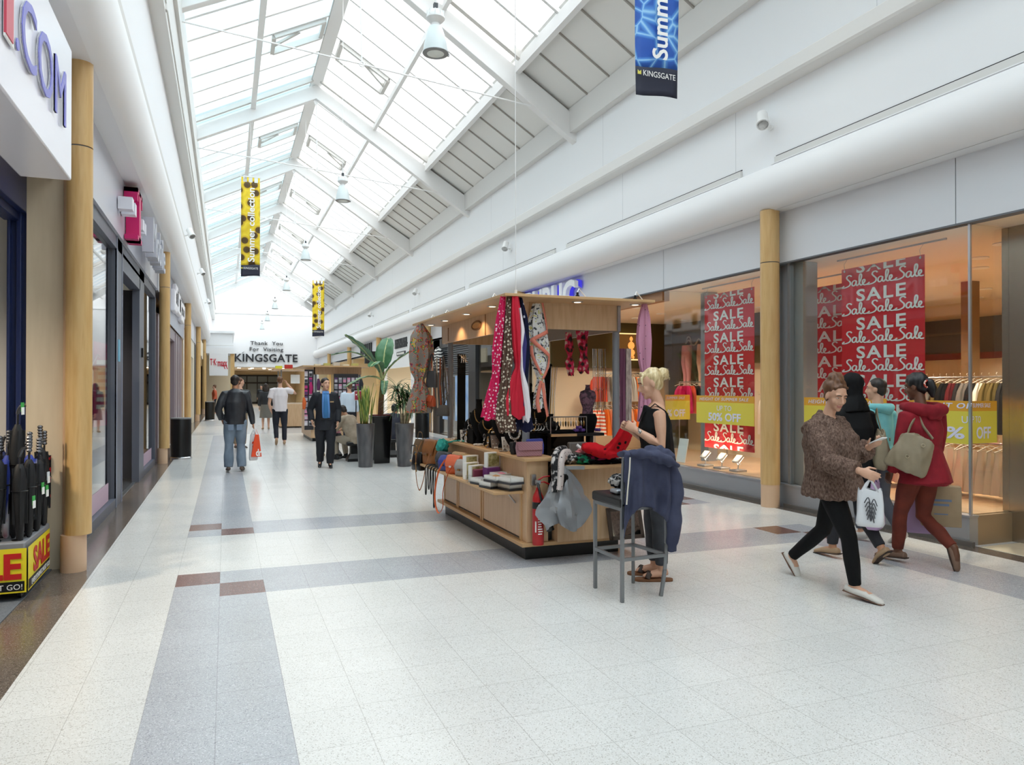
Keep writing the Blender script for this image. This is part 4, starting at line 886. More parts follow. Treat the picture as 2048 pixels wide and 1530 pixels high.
# ---------------------------------------------------------------- scarves
def dots(name, base, dot, scale, thr=.3, rnd=.15):
    m = M(name, base, .85, spec=.2); n, l, b = nodes(m); t = n.new('ShaderNodeTexCoord'); v = n.new('ShaderNodeTexVoronoi'); v.inputs['Scale'].default_value = scale; v.inputs['Randomness'].default_value = rnd
    l.new(t.outputs['Object'], v.inputs['Vector']); r = ramp(n, [(0, dot), (thr, dot), (thr+.06, base)]); l.new(v.outputs['Distance'], r.inputs[0]); l.new(r.outputs[0], b.inputs['Base Color']); return m
def hang_scarf(mb, prof, k=7, amp=.22, seed=0, mi=0, n=36):
    """prof: rows (z, cx, cy, half width, half depth); a bunch of cloth with folds running down it"""
    rnd = random.Random(seed); ph = [rnd.uniform(0, 6.28) for _ in range(4)]
    P = np.array(prof, float); tt = np.linspace(0, 1, len(P)); t2 = np.linspace(0, 1, 28)
    R = np.stack([np.interp(t2, tt, P[:, i]) for i in range(5)], 1)
    def fn(u, v):
        i = min(int(round(v*27)), 27); z, cx, cy, hw, hd = R[i]; a = u*2*PI
        r = 1+amp*math.sin(k*a+ph[0]+2.2*v)+amp*.6*math.sin((k*2+1)*a+ph[1]-3*v)
        zz = z+(.025*math.sin(3*a+ph[2]) if i == 27 else 0)
        return (cx+hw*math.cos(a)*r, cy+hd*math.sin(a)*r, zz)
    mb.grid(fn, n, 28, mi, closeu=True); k0 = len(mb.v)-28*n; mb.f += [tuple(range(k0+n-1, k0-1, -1)), tuple(range(k0+27*n, k0+28*n))]; mb.m += [mi, mi]; return mb
def scarf(name, label, prof, mats, k=7, amp=.2, seed=0, group=None):
    m = hang_scarf(MB(), prof, k, amp, seed); z0, cx, cy = prof[0][:3]
    return mobj(m, name, mats, label, 'scarf', (cx, cy, z0), group, smooth=60)
pinkdot = dots('pink_spotted_cloth', '#cf2257', '#f3d3dc', 34, .27, .75); browndot = dots('brown_spotted_cloth', '#5d463b', '#d9cdb8', 36, .33, .75)
navydot = dots('navy_starred_cloth', '#171a35', '#d9dcea', 14, .16, .9)
scarf('spotted_scarf', 'pink scarf with white spots hanging at the kiosk roof corner', [(2.41, 2.30, 6.2, .02, .03), (2.2, 2.275, 6.2, .035, .05), (1.9, 2.245, 6.2, .04, .05), (1.72, 2.235, 6.2, .03, .04), (1.55, 2.21, 6.2, .055, .05), (1.36, 2.18, 6.2, .07, .05), (1.33, 2.18, 6.2, .072, .05)], pinkdot, 6, .2, 1)
scarf('spotted_scarf', 'brown scarf with cream spots hanging beside the pink spotted one', [(2.41, 2.35, 6.17, .02, .03), (2.2, 2.335, 6.15, .035, .045), (1.85, 2.315, 6.13, .042, .045), (1.7, 2.30, 6.12, .035, .04), (1.5, 2.285, 6.12, .055, .045), (1.3, 2.29, 6.12, .075, .05), (1.22, 2.31, 6.12, .07, .05)], browndot, 6, .2, 2)
t = thing('flag_scarf', 'red white and blue flag scarf knotted halfway at the kiosk roof corner', 'scarf', (2.41, 6.15, 2.41))
m = hang_scarf(MB(), [(2.41, 2.385, 6.14, .03, .03), (2.2, 2.385, 6.12, .045, .05), (1.95, 2.39, 6.1, .04, .05), (1.78, 2.40, 6.1, .02, .03), (1.70, 2.385, 6.1, .04, .04), (1.5, 2.37, 6.1, .075, .05), (1.34, 2.375, 6.1, .085, .05)], 5, .2, 3); m.build('red_fold', M('red_cloth', '#c3122f', .8), t, True, smooth=60)
m = hang_scarf(MB(), [(2.30, 2.425, 6.13, .012, .03), (2.1, 2.435, 6.11, .03, .04), (1.95, 2.42, 6.1, .016, .03), (1.76, 2.425, 6.1, .016, .03), (1.60, 2.45, 6.08, .03, .03), (1.40, 2.475, 6.08, .03, .035), (1.31, 2.475, 6.08, .026, .03)], 4, .2, 4); m.build('white_fold', M('white_cloth', '#e6dfe3', .8), t, True, smooth=60)
m = hang_scarf(MB(), [(2.16, 2.455, 6.14, .012, .03), (2.0, 2.455, 6.13, .034, .04), (1.80, 2.445, 6.12, .028, .03), (1.62, 2.435, 6.11, .02, .03), (1.42, 2.44, 6.1, .022, .03)], 4, .2, 5); m.build('blue_fold', M('royal_cloth', '#35316f', .8), t, True, smooth=60)
scarf('starred_scarf', 'navy scarf with scattered white stars at the kiosk roof corner', [(2.41, 2.45, 6.2, .02, .03), (2.2, 2.49, 6.2, .035, .05), (1.9, 2.50, 6.2, .04, .05), (1.7, 2.49, 6.2, .035, .04), (1.55, 2.47, 6.2, .045, .05), (1.38, 2.50, 6.2, .055, .05), (1.22, 2.50, 6.2, .075, .05)], navydot, 6, .2, 6)
scrib = MN('scribble_print_cloth', [(.40, '#34343a'), (.44, '#d9d6d2'), (.60, '#dedbd7'), (.64, '#c9ca3f'), (.70, '#d9a19c')], (1, 1, 1), 11, 3, .8, dist=2.5)
coral = M('coral_border_cloth', '#e0816c', .8)
t = thing('printed_scarf', 'white scribble printed scarf with coral border knotted below kiosk fascia', 'scarf', (2.7, 6.3, 2.38))
m = hang_scarf(MB(), [(2.37, 2.68, 6.33, .035, .03), (2.2, 2.68, 6.33, .075, .04), (2.0, 2.70, 6.33, .085, .045), (1.8, 2.72, 6.33, .075, .045), (1.68, 2.715, 6.33, .03, .03), (1.55, 2.71, 6.33, .05, .04), (1.42, 2.71, 6.33, .06, .04)], 6, .14, 7); m.build('printed_cloth', scrib, t, True, smooth=60)
m = MB()
def band(pts, w, y):
    vs, fs = ribbon(catmull(pts, 7), w); m.add([(x, y-.012*math.sin(8*x+9*z)+.9*(x-2.70)**2*6, z) for x, z in vs], fs)
band([(2.715, 2.375), (2.74, 2.28), (2.762, 2.18), (2.775, 2.10)], .018, 6.272); band([(2.775, 2.115), (2.72, 2.09), (2.66, 2.06), (2.612, 2.03)], .034, 6.27); band([(2.612, 2.04), (2.66, 1.985), (2.73, 1.93), (2.792, 1.89)], .034, 6.268); band([(2.79, 1.91), (2.785, 1.82), (2.76, 1.75), (2.72, 1.68)], .024, 6.27)
band([(2.612, 1.98), (2.62, 1.90), (2.65, 1.82), (2.70, 1.72)], .022, 6.27); band([(2.705, 1.66), (2.68, 1.56), (2.665, 1.46), (2.68, 1.37)], .032, 6.275); band([(2.72, 1.64), (2.735, 1.54), (2.75, 1.44), (2.775, 1.33)], .036, 6.272)
m.build('coral_border', coral, t, True, smooth=60, solid=.004)
scarf('pink_bird_scarf', 'dusty pink scarf with small dark birds hanging from the right roof corner', [(2.40, 3.755, 6.22, .02, .03), (2.25, 3.755, 6.22, .055, .05), (2.05, 3.75, 6.22, .068, .06), (1.85, 3.755, 6.22, .055, .05), (1.70, 3.76, 6.22, .03, .04), (1.5, 3.76, 6.22, .05, .05), (1.25, 3.76, 6.22, .065, .06)], dots('pink_bird_cloth', '#c98ea6', '#3a3846', 22, .10, .8), 7, .16, 8)
multi = MN('multicolour_print_cloth', [(.0, '#8f867d'), (.45, '#9b9189'), (.49, '#cf6434'), (.53, '#7c3a5c'), (.56, '#3d8a68'), (.60, '#d3aa35'), (.65, '#a59b93')], (1, 1, 1), 15, 2, .85, interp='CONSTANT')
scarf('multicolour_scarf', 'multicoloured grey orange and green scarf hanging at the far roof corner', [(2.40, 2.30, 9.2, .03, .05), (2.25, 2.31, 9.2, .12, .10), (2.0, 2.31, 9.2, .14, .11), (1.8, 2.29, 9.2, .11, .09), (1.69, 2.28, 9.2, .05, .06), (1.55, 2.29, 9.2, .10, .09), (1.36, 2.29, 9.2, .15, .10), (1.30, 2.29, 9.2, .15, .1)], multi, 7, .15, 9)
redfl = MN('red_floral_cloth', [(.40, '#2c1518'), (.45, '#b31d2b'), (.55, '#d3215a'), (.62, '#cfae9c')], (1, 1, 1), 14, 2, .8)
scarf('floral_neckerchief', 'small red floral neckerchief hanging left of its twin under the kiosk roof', [(2.16, 3.27, 6.9, .025, .03), (2.0, 3.275, 6.9, .04, .04), (1.92, 3.285, 6.9, .015, .02), (1.85, 3.285, 6.9, .04, .03), (1.74, 3.30, 6.9, .03, .03)], redfl, 5, .2, 10)
scarf('floral_neckerchief', 'larger red and pink floral neckerchief right of its twin under the kiosk roof', [(2.18, 3.42, 6.9, .06, .03), (2.05, 3.43, 6.9, .045, .04), (1.95, 3.44, 6.9, .03, .03), (1.76, 3.44, 6.9, .055, .03)], redfl, 5, .2, 11)
lace = MN('mauve_lace_cloth', [(.35, '#7d5062'), (.5, '#a5808f'), (.65, '#c9b3b4')], (1, 1, .5), 30, 3, .9, bump=.3)
for i, (x, mm, lb) in enumerate(((3.765, lace, 'mauve lace scarf hanging beside the right front post'), (3.835, M('plum_cloth', '#7a4a63', .9), 'plum ruffled scarf between the two pale lace scarves'), (3.905, MN('beige_lace_cloth', [(.4, '#a8988f'), (.6, '#c4b5ab')], (1, 1, .5), 30, 3, .9, bump=.3), 'beige lace scarf furthest from the right front post'))):
    scarf('lace_scarf', lb, [(2.0, x, 6.8, .033, .03), (1.7, x, 6.8, .036, .03), (1.4, x, 6.8, .036, .03), (1.15, x, 6.8, .034, .03)], mm, 5, .16, 12+i)

# ---------------------------------------------------------------- jewellery on black display forms
silver = M('silver_jewellery', '#b9b3ae', .25, 1); gold = M('gold_jewellery', '#b58d55', .3, 1); pearl = M('pearl', '#e6e2dc', .25)
def chain_pts(c, w, drop, n=17, y=0): return [(c[0]+w*math.cos(PI+PI*i/(n-1)), c[1]+y-.01*math.sin(PI*i/(n-1)), c[2]-drop*math.sin(PI*i/(n-1))**.8) for i in range(n)]
def necklace(label, pts, bead, mat, r=.004, pend=None, group='necklaces on the kiosk'):
    m = MB(); P = catmull(pts, 3)
    if bead:
        for i, p in enumerate(P):
            if i % 2 == 0: m.ball(tuple(p), bead*(.8+.5*((i*7) % 5)/5), 6)
    m.tube([tuple(p) for p in P], r, 5)
    if pend: m.ball((P[len(P)//2][0], P[len(P)//2][1]-.012, P[len(P)//2][2]-.025), pend, 8)
    return mobj(m, 'necklace', mat, label, 'necklace', tuple(P[0]), group)
def bust(name, label, x, y, z, h, w, tilt=0):
    m = MB(); m.lathe([(w*.45, 0), (w*.42, h*.06), (w*.25, h*.12), (w*.62, h*.28), (w*.98, h*.48), (w*1.05, h*.62), (w*.75, h*.74), (w*.36, h*.80), (w*.32, h*.93), (w*.36, h), (0, h)], (0, 0, 0), 20, sy=.55)
    m.v = [(a, b+tilt*c, c) for a, b, c in m.v]
    o = m.build(name, black_cloth); o.location = (x, y, z); o.rotation_euler = (0, 0, -.35); MW[o.name] = Matrix.Translation((x, y, z)); return tag(o, label, 'display bust')
bz = .966
busts = [(2.70, 8.32, bz, .34, .09, 'small black velvet bust nearest the leaning board'), (2.68, 7.72, bz, .36, .10, 'small black velvet bust left of the spotted scarves'), (2.86, 8.02, bz, .52, .12, 'tall black velvet bust behind the small ones'), (2.70, 6.98, .953, .28, .09, 'lowest black velvet bust beside the dusty pink clutch'), (2.98, 7.95, bz, .70, .13, 'very tall velvet bust behind the brown scarf'), (3.12, 7.02, bz, .36, .10, 'black velvet bust beside the raised shelf'), (2.66, 7.95, bz, .50, .10, 'black velvet necklace bust second from the tall board'), (2.90, 7.55, bz, .66, .13, 'tallest black velvet necklace bust of the display'), (2.72, 7.35, bz, .44, .11, 'black velvet necklace bust in front of the tallest one'), (3.05, 8.3, bz, .52, .12, 'velvet bust at the back behind the tallest one'),
         (2.98, 7.25, bz, .40, .10, 'black velvet necklace bust below the flag scarf'), (3.22, 7.55, bz, .48, .12, 'black velvet necklace bust right of the front post'), (3.2, 8.5, bz, .62, .13, 'velvet bust at the back behind the spotted scarves')]
for i, (x, y, z, h, w, lb) in enumerate(busts):
    bust('necklace_bust', lb, x, y, z, h, w)
    yf = y-w*.62; zc = z+h*.76
    necklace(('silver', 'gilded', 'beaded', 'heavy silver', 'pearl')[i % 5]+' necklace on the '+lb, chain_pts((x-.02, yf+.02, zc), w*.62, h*.28, y=-.045), (.009, .006, .011, .013, .010)[i % 5], (silver, gold, silver, silver, pearl)[i % 5], pend=.016 if i % 2 else None)
for (x0, y0, x1, y1, zt, lb) in ((2.62, 8.05, 2.78, 8.45, 1.12, 'black velvet jewellery block at the far end of the counter'), (2.86, 7.62, 3.10, 7.95, 1.22, 'tall black velvet jewellery block in the middle of the deck'), (2.64, 7.48, 2.80, 7.72, 1.10, 'black velvet jewellery block on the counter beside the brown card'), (2.84, 6.98, 3.06, 7.16, 1.14, 'black velvet jewellery block behind the dusty pink clutch'), (3.1, 7.75, 3.33, 8.3, 1.34, 'highest black velvet jewellery block at the back of the deck'), (2.84, 8.15, 3.05, 8.6, 1.30, 'black velvet jewellery block behind the leaning board')):
    mobj(MB().box((x0, y0, .953 if x0 < 2.8 else bz), (x1, y1, zt)), 'velvet_block', black_cloth, lb, 'display stand', ((x0+x1)/2, (y0+y1)/2, .953 if x0 < 2.8 else bz), bevel=.008)
    jb = random.Random(int(x0*100+y0*10))
    for i in range(9):
        xx, yy = jb.uniform(x0+.03, x1-.03), jb.uniform(y0+.03, y1-.03); m = MB(); mt = jb.choice([silver, silver, pearl, gold])
        if i < 5:                                                   # hooked on the front face
            r = jb.uniform(.016, .03); xx = x0-.008; zz = jb.uniform(zt-.12, zt-.02); m.tube([(0, r*math.cos(a), r*math.sin(a)) for a in np.linspace(0, 2*PI, 13)[:-1]], .006, 6, closed=True); m.ball((-.004, 0, -r-.012), .012, 8); o_ = m.build('pendant', mt); o_.location = (xx, yy, zz)
        else: m.ball((0, 0, .014), .014, 8); m.ball((.018, .008, .010), .010, 8); m.ball((-.015, .010, .012), .011, 8); o_ = m.build('brooch', mt); o_.location = (xx, yy, zt)
        tag(o_, ('ring pendant on the ' if i < 5 else 'beaded brooch on the ')+lb.replace('jewellery ', ''), 'jewellery', 'jewellery on the velvet blocks')
def board(label, x0, z0, x1, z1, y0, y1, w):
    m = MB(); d = Vector((x1-x0, y1-y0, z1-z0)); m.obox(((x0+x1)/2, (y0+y1)/2, (z0+z1)/2), d/2, (w/2, 0, 0), Vector((0, .012, 0)))
    m.cyl((x1-w/2, y1, z1), (x1+w/2, y1, z1), .028, n=14)
    return mobj(m, 'necklace_board', black_cloth, label, 'display stand', (x0, y0, z0), smooth=40, bevel=.004)
board('tall leaning black velvet board at the far end of the kiosk', 2.62, .966, 2.70, 1.98, 8.5, 8.75, .10)
board('tall black velvet board seen right of the printed scarf', 3.28, .966, 3.40, 1.84, 7.55, 7.75, .12); board('short black velvet board below the printed scarf', 3.12, .966, 3.16, 1.52, 7.45, 7.6, .10); board('middle black velvet board behind the printed scarf', 3.22, .966, 3.26, 1.62, 7.9, 8.0, .12)
for i in range(5):
    x = 3.365+.018*i; necklace('long gilded chain hanging down the tall board right of the printed scarf', [(x, 7.54, 1.83), (x-.035-.004*i, 7.50, 1.5), (x-.06, 7.48, 1.25-.02*i)], 0, gold if i % 2 else silver, .004, group='long chains on the tall board')
for i in range(4): necklace('silver ring necklace draped over the top of the leaning board', [(2.655+.025*i, 8.68, 1.99), (2.66+.02*i, 8.62, 1.97-.015*i), (2.65+.025*i, 8.58, 1.9)], .009, silver, group='necklaces over the leaning board')
for i in range(6):
    x = 2.475+.012*i; necklace('long silver chain hanging from the far left post', [(x+.1, 9.24, 1.86), (x+.09, 9.2, 1.55+.03*i), (x+.115, 9.2, 1.28+.05*i), (x+.14, 9.2, 1.55), (x+.13, 9.24, 1.84)], .008, silver, group='chains on the far left post')
for i in range(9):
    x = 3.60+.018*i; necklace('long chain of shiny beads hanging between posts at the back', [(x, 7.0, 2.0), (x+.004*math.sin(i), 6.99, 1.7), (x, 7.0, 1.33+.03*(i % 3))], .0075, (silver, pearl, silver, gold)[i % 4], group='bead chains at the back')
def bangle(label, c, r, n=3):
    m = MB()
    for k in range(n): m.tube([(c[0]+r*math.cos(a), c[1]+.012*k, c[2]+r*math.sin(a)) for a in np.linspace(0, 2*PI, 15)[:-1]], .004, 5, closed=True)
    return mobj(m, 'bangle', random.choice([silver, silver, gold]), label, 'bracelet', c, 'bangles on the black deck')
def tbar(label, x, y, z, w, h):
    m = MB(); m.cyl((x, y, z), (x, y, z+h), .012, n=10); m.cyl((x-w, y, z+h), (x+w, y, z+h), .02, n=12); m.cyl((x, y, z), (x, y, z+.012), .05, n=16)
    return mobj(m, 'bracelet_bar', black_cloth, label, 'display stand', (x, y, z))
for i, (x, y, h) in enumerate(((2.74, 7.62, .16), (2.78, 7.0, .20), (2.70, 8.25, .18), (2.95, 6.98, .24), (3.0, 7.75, .30))):
    z = .953 if x < 2.8 and y < 7.3 else bz
    tbar('black bracelet bar number %s along the kiosk counter' % ('one two three four five'.split()[i]) if 0 else ('black velvet bracelet bar '+('by the grey front post', 'nearest the pink clutch', 'below the leaning board', 'behind the pink clutch', 'among the taller busts')[i]), x, y, z, .07, h)
    for k in range(4): bangle('bangle on the black bracelet bar '+('by the grey front post', 'nearest the pink clutch', 'below the leaning board', 'behind the pink clutch', 'among the taller busts')[i], (x-.05+.033*k, y-.018, z+h-.012), .032, 2)
jw = random.Random(5)
for i in range(95):                                                   # small glittering pieces lying on the counter and hooked on the forms
    x = jw.uniform(2.60, 2.80) if i < 55 else jw.uniform(2.7, 3.3); y = jw.uniform(6.9, 8.9); z = .953 if x < 2.8 else bz
    m = MB(); s = jw.uniform(.010, .019); k = i % 4
    if k == 0:
        m.ball((0, 0, s), s, 8); m.ball((.012, .006, s*.7), s*.7, 8)
    elif k == 1:
        m.tube([(s*1.6*math.cos(a), s*1.6*math.sin(a), .005) for a in np.linspace(0, 2*PI, 12)[:-1]], .004, 5, closed=True)
    elif k == 2:
        for q in range(7): m.ball((.012*q-.04, .012*math.sin(q), s*.7), s*.75, 6)
    else: m.obox((0, 0, .010), (.012, .004, 0), (-.004, .012, 0), (0, 0, .010)); m.ball((0, 0, .024), .007, 6)
    mobj(m, ('earrings', 'ring', 'bracelet', 'brooch')[k], (silver, pearl, gold, silver)[(i//2) % 4], ('pair of round earrings', 'small ring', 'beaded bracelet', 'small square brooch')[k]+' lying on the crowded jewellery counter', 'jewellery', None, 'small jewellery on the counter').location = (x, y, z)
def card_stand(label, x, y, z, col):
    m = MB(); m.obox((x, y, z+.07), (.05, 0, 0), (0, .006, .0), (0, .02, .07)); 
    for q in range(6): m.ball((x-.035+.035*(q % 3), y-.018+.01*(q//3), z+.05+.05*(q//3)), .008, 6, 1)
    return mobj(m, 'earring_card', [M('card_'+col, {'black': '#111113', 'white': '#e9e6df', 'brown': '#8a7566'}[col], .6), silver], label, 'display card', (x, y, z))
card_stand('white earring card near the front of the counter', 2.68, 7.12, .953, 'white'); card_stand('brown earring card left of the grey front post', 2.66, 7.4, .953, 'brown'); card_stand('black earring card at the far end of the counter', 2.70, 8.75, .953, 'black'); card_stand('white earring card by the teal scarf bundle', 2.66, 8.5, .953, 'white')
# bits on the raised shelf
m = MB(); m.lathe([(.07, 0), (.10, .10), (.105, .14), (.085, .19)], (3.5, 6.92, 1.136), 20, 0, sy=.7); m.lathe([(.062, .19), (.055, .25), (.08, .31), (.092, .37), (.08, .42), (.03, .44), (.022, .48), (.03, .49), (0, .49)], (3.5, 6.92, 1.136), 20, 1, sy=.62)
mobj(m, 'dress_form', [black_cloth, MN('purple_lace_print', [(.4, '#2d1f2a'), (.6, '#7c5767')], (1, 1, 1), 30, 2, .7)], 'small purple lace dress form with black skirt on raised shelf', 'display bust', (3.5, 6.92, 1.136))
for i, (x, z) in enumerate(((3.33, 1.137), (3.40, 1.137), (3.365, 1.165), (3.58, 1.137))):
    m = MB()
    for k in range(6): m.ball((x+.02*math.cos(k*1.05), 6.85+.02*math.sin(k*1.05), z+.025), .018, 6)
    mobj(m, 'hair_flower', M('violet_cloth', '#5d3c86', .8), 'violet cloth flower clustered on the raised black shelf', 'hair flower', (x, 6.85, z), 'violet flowers on the raised shelf')
m = MB(); hang_scarf(m, [(.015, 0, 0, .01, .01), (.03, 0, 0, .2, .07), (.015, 0, 0, .22, .08), (0, 0, 0, .22, .08)], 5, .1, 3); mobj(m, 'folded_shawl', black_cloth, 'black shawl folded flat on the raised shelf', 'shawl').location = (3.2, 6.9, 1.137)
m = MB(); m.tube([(3.05, 6.85, 1.30), (3.45, 6.85, 1.30)], .006, 6); m.tube([(3.05, 6.85, 1.136), (3.05, 6.85, 1.30)], .006, 6); m.tube([(3.45, 6.85, 1.136), (3.45, 6.85, 1.30)], .006, 6); mobj(m, 'earring_rail', steel, 'thin steel rail of dangling earrings on the raised shelf', 'display stand', (3.05, 6.85, 1.136))
for i in range(13):
    m = MB(); x = 3.07+i*.029; m.tube([(x, 6.846, 1.292), (x, 6.846, 1.265)], .0025, 5); m.lathe([(0, -.07), (.008, -.05), (.010, -.02), (0, 0)], (x, 6.846, 1.265), 8); mobj(m, 'drop_earring', black if i < 3 or 4 < i < 6 else (silver if i % 2 else gold), 'drop earring dangling from the thin rail on the raised shelf', 'jewellery', (x, 6.846, 1.29), 'drop earrings on the rail')
m = MB(); m.box((3.14, 6.60, .884), (3.34, 6.66, 1.06)); mobj(m, 'box_bag', M('grey_leather', '#6e6a66', .5), 'grey box handbag standing behind the blue clutch', 'handbag', (3.24, 6.63, .884), bevel=.012)

# ---------------------------------------------------------------- handbags and boxes on the side shelf
def bag(name, label, c, w, d, h, mat, rz=0, flap=None, strap=None, squash=.8, metal_=None, lean=0):
    """soft bag standing at c, long side along local x"""
    t = thing(name, label, 'handbag', c, rz)
    m = MB(); rows = [(0, .86, .9), (.04, .97, 1), (.35, 1, 1), (.7, .95, squash), (.92, .88, squash*.6), (1, .84, squash*.35)]
    n = 24
    def sup(a, p): ca, sa = math.cos(a), math.sin(a); return (abs(ca)**p*math.copysign(1, ca), abs(sa)**p*math.copysign(1, sa))
    vs = []; fs = []
    for z, a_, b_ in rows:
        for k in range(n):
            x, y = sup(2*PI*k/n, .45); vs.append((x*w/2*a_, y*d/2*b_+lean*z*h, z*h+.008*math.sin(x*4+z*6)))
    for i in range(len(rows)-1):
        for k in range(n): fs.append((i*n+k, i*n+(k+1) % n, (i+1)*n+(k+1) % n, (i+1)*n+k))
    fs += [tuple(range(n-1, -1, -1)), tuple((len(rows)-1)*n+k for k in range(n))]
    m.add(vs, fs); m.build('body', mat, t, smooth=50)
    if flap:
        f = MB(); f.grid(lambda u, v: ((u-.5)*w*.9*(1-.25*max(0, v-.4)), -d/2*(.42*squash+.62*min(v*1.6, 1))-.004+lean*h*(1-v*.6), h*(1.01-.62*v)+.01*math.cos((u-.5)*PI)-(.06*h*math.cos((u-.5)*PI) if v > .9 else 0)), 9, 7); fl_ = f.build('flap', flap, t, smooth=60, solid=.006)
        q = MB(); q.box((-.018, -d/2-.016, h*.36), (.018, -d/2-.006, h*.46)); q.build('clasp', metal_ or gold, fl_)
    if strap:
        q = MB(); q.tube([tuple(p) for p in catmull(strap, 6)], .009, 6, flat=.35); q.build('strap', mat, t, smooth=60)
    return t
tan = MN('tan_leather', [(.3, '#8a5327'), (.7, '#9d6434')], (1, 1, 1), 8, 3, .5); S = .639
bag('handbag', 'brown suede handbag at the far end of the side shelf', (2.40, 9.62, S), .26, .14, .27, M('brown_suede', '#6f5539', .9), -PI/2+.2, strap=[(-.08, 0, .26), (-.05, 0, .36), (.05, 0, .36), (.08, 0, .26)])
bag('handbag', 'black shiny handbag with pale chain between brown and tan bags', (2.30, 9.3, S-.09), .22, .12, .22, M('black_leather', '#121214', .3), -PI/2+.3, strap=[(-.10, -.05, .2), (-.06, -.07, .30), (.04, -.07, .30), (.1, -.05, .2)])
necklace('pale metal chain strap of the black handbag hanging off the shelf', [(2.24, 9.18, .86), (2.23, 9.17, .7), (2.235, 9.16, .55)], .012, gold, .004, group='chain straps')
bag('handbag', 'large tan leather handbag on the side shelf with dangling strap', (2.42, 9.05, S), .34, .16, .30, tan, -PI/2+.25, flap=tan, strap=[(-.16, -.07, .28), (-.19, -.13, .1), (-.16, -.15, -.15), (-.08, -.15, -.32), (.02, -.15, -.20), (.08, -.14, 0), (.12, -.09, .2)])
def bundle(name, label, c, r, mat, seed, cat='scarf'):
    rnd = random.Random(seed); ph = [rnd.uniform(0, 6.3) for _ in range(6)]; m = MB()
    def fn(u, v):
        a = u*2*PI; b = (v-.5)*PI; q = 1+.10*math.sin(5*a+4*b+ph[0])+.07*math.sin(9*a-6*b+ph[1])+.06*math.sin(3*a+9*b+ph[2])
        return (r[0]*q*math.cos(a)*math.cos(b), r[1]*q*math.sin(a)*math.cos(b), r[2]*(1+q*math.sin(b)))
    m.grid(fn, 32, 17, closeu=True); o = m.build(name, mat, smooth=60); o.location = c; MW[o.name] = Matrix.Translation(c); return tag(o, label, cat)
bundle('scarf_bundle', 'teal knitted scarf bundle resting on the edge of the counter', (2.45, 8.72, .80), (.07, .10, .085), M('teal_knit', '#2f9d93', .9), 3)
necklace('teal knitted scarf tail trailing onto the counter', [(2.5, 8.68, .93), (2.58, 8.5, .965), (2.64, 8.25, .962)], .012, M('teal_knit'), .010, group='teal scarf tails')
bag('handbag', 'charcoal leather handbag between the tan bag and the blue bag', (2.44, 8.55, S), .26, .15, .19, M('charcoal_leather', '#3f4044', .45), -PI/2+.35, flap=M('charcoal_leather'))
bag('handbag', 'royal blue small handbag in front of the charcoal bag', (2.40, 8.28, S), .24, .16, .17, M('blue_leather', '#3a4592', .45), -PI/2+.35, flap=M('blue_leather'))
oran = M('orange_leather', '#d5602b', .45)
bag('handbag', 'bright orange satchel with a flap and long looped strap', (2.40, 7.98, S), .25, .15, .20, oran, -PI/2+.4, flap=M('coral_leather', '#e2704d', .45), metal_=pearl, strap=[(-.12, -.06, .15), (-.16, -.12, .02), (-.20, -.14, -.2), (-.19, -.14, -.36), (-.13, -.14, -.44), (-.06, -.14, -.36), (-.06, -.14, -.2), (.0, -.13, -.02), (.06, -.10, .1)])
bag('handbag', 'pale grey handbag tucked behind the white boxes', (2.42, 7.74, S), .20, .14, .17, M('pale_grey_leather', '#a39f9c', .5), -PI/2+.4, flap=M('pale_grey_leather'))
for i, (y, c) in enumerate(((8.35, '#b99a76'), (8.05, '#a58b62'))):
    mobj(MB().tube([(2.50, y, S+.17), (2.53, y-.35, S+.18)], .045, 12), 'rolled_wrap', M('rolled_cloth_%d' % i, c, .9), ('beige' if i == 0 else 'olive')+' rolled wrap lying along the back of the side shelf', 'scarf', (2.5, y, S+.13))
for i, y in enumerate((8.86, 8.72, 8.60, 8.48)):
    zl = (.30, .38, .34, .2)[i]
    mobj(MB().tube([tuple(p) for p in catmull([(2.40, y, S+.015), (2.287, y, S+.008), (2.275, y-.01, .5), (2.27, y-.02, zl+.03), (2.27, y-.045, zl), (2.27, y-.07, zl+.04), (2.275, y-.08, .5), (2.287, y-.09, S+.008), (2.40, y-.09, S+.015)], 5)], .0065, 6), 'bag_strap', M('black_strap', '#16161a', .5), 'thin black bag strap looping down from the shelf edge, %s of four' % ('farthest', 'second farthest', 'third', 'nearest')[i], 'strap', (2.34, y, S), 'black straps under the side shelf')
kraft = MN('printed_lid', [(.4, '#8e8650'), (.6, '#c9c08e')], (1, 1, 1), 20, 2, .6)
def upbox(label, y, h, z=S, x=2.40, rz=.35):
    t = thing('gift_box', label, 'box', (x, y, z), rz, 'white gift boxes on the side shelf'); m = MB(); m.box((-.085, -.028, 0), (.085, .028, h)); ct_ = m.build('carton', paper, t, bevel=.002)
    m = MB(); m.box((-.075, -.031, .012), (.062, -.027, h-.012)); m.build('printed_face', kraft, ct_, smooth=0)
upbox('upright white gift box nearest the camera of the leaning row', 7.26, .165); upbox('upright white gift box second in the leaning row', 7.44, .175); upbox('tall upright white gift box third in the leaning row', 7.58, .235, x=2.44); upbox('upright white gift box standing apart on the counter edge', 7.05, .15, .80, x=2.50)
m = MB(); m.box((2.42, 6.98, S), (2.56, 7.12, .80)); mobj(m, 'purple_box', M('purple_card', '#6d2f72', .5), 'purple box under the upright box at the counter edge', 'box', (2.5, 7.05, S), bevel=.003)
m = MB(); m.box((2.34, 7.16, S), (2.52, 7.22, S+.13)); mobj(m, 'maroon_wallet', M('maroon_leather', '#7b2f45', .5), 'maroon wallet standing between white boxes', 'wallet', (2.43, 7.19, S), bevel=.008)
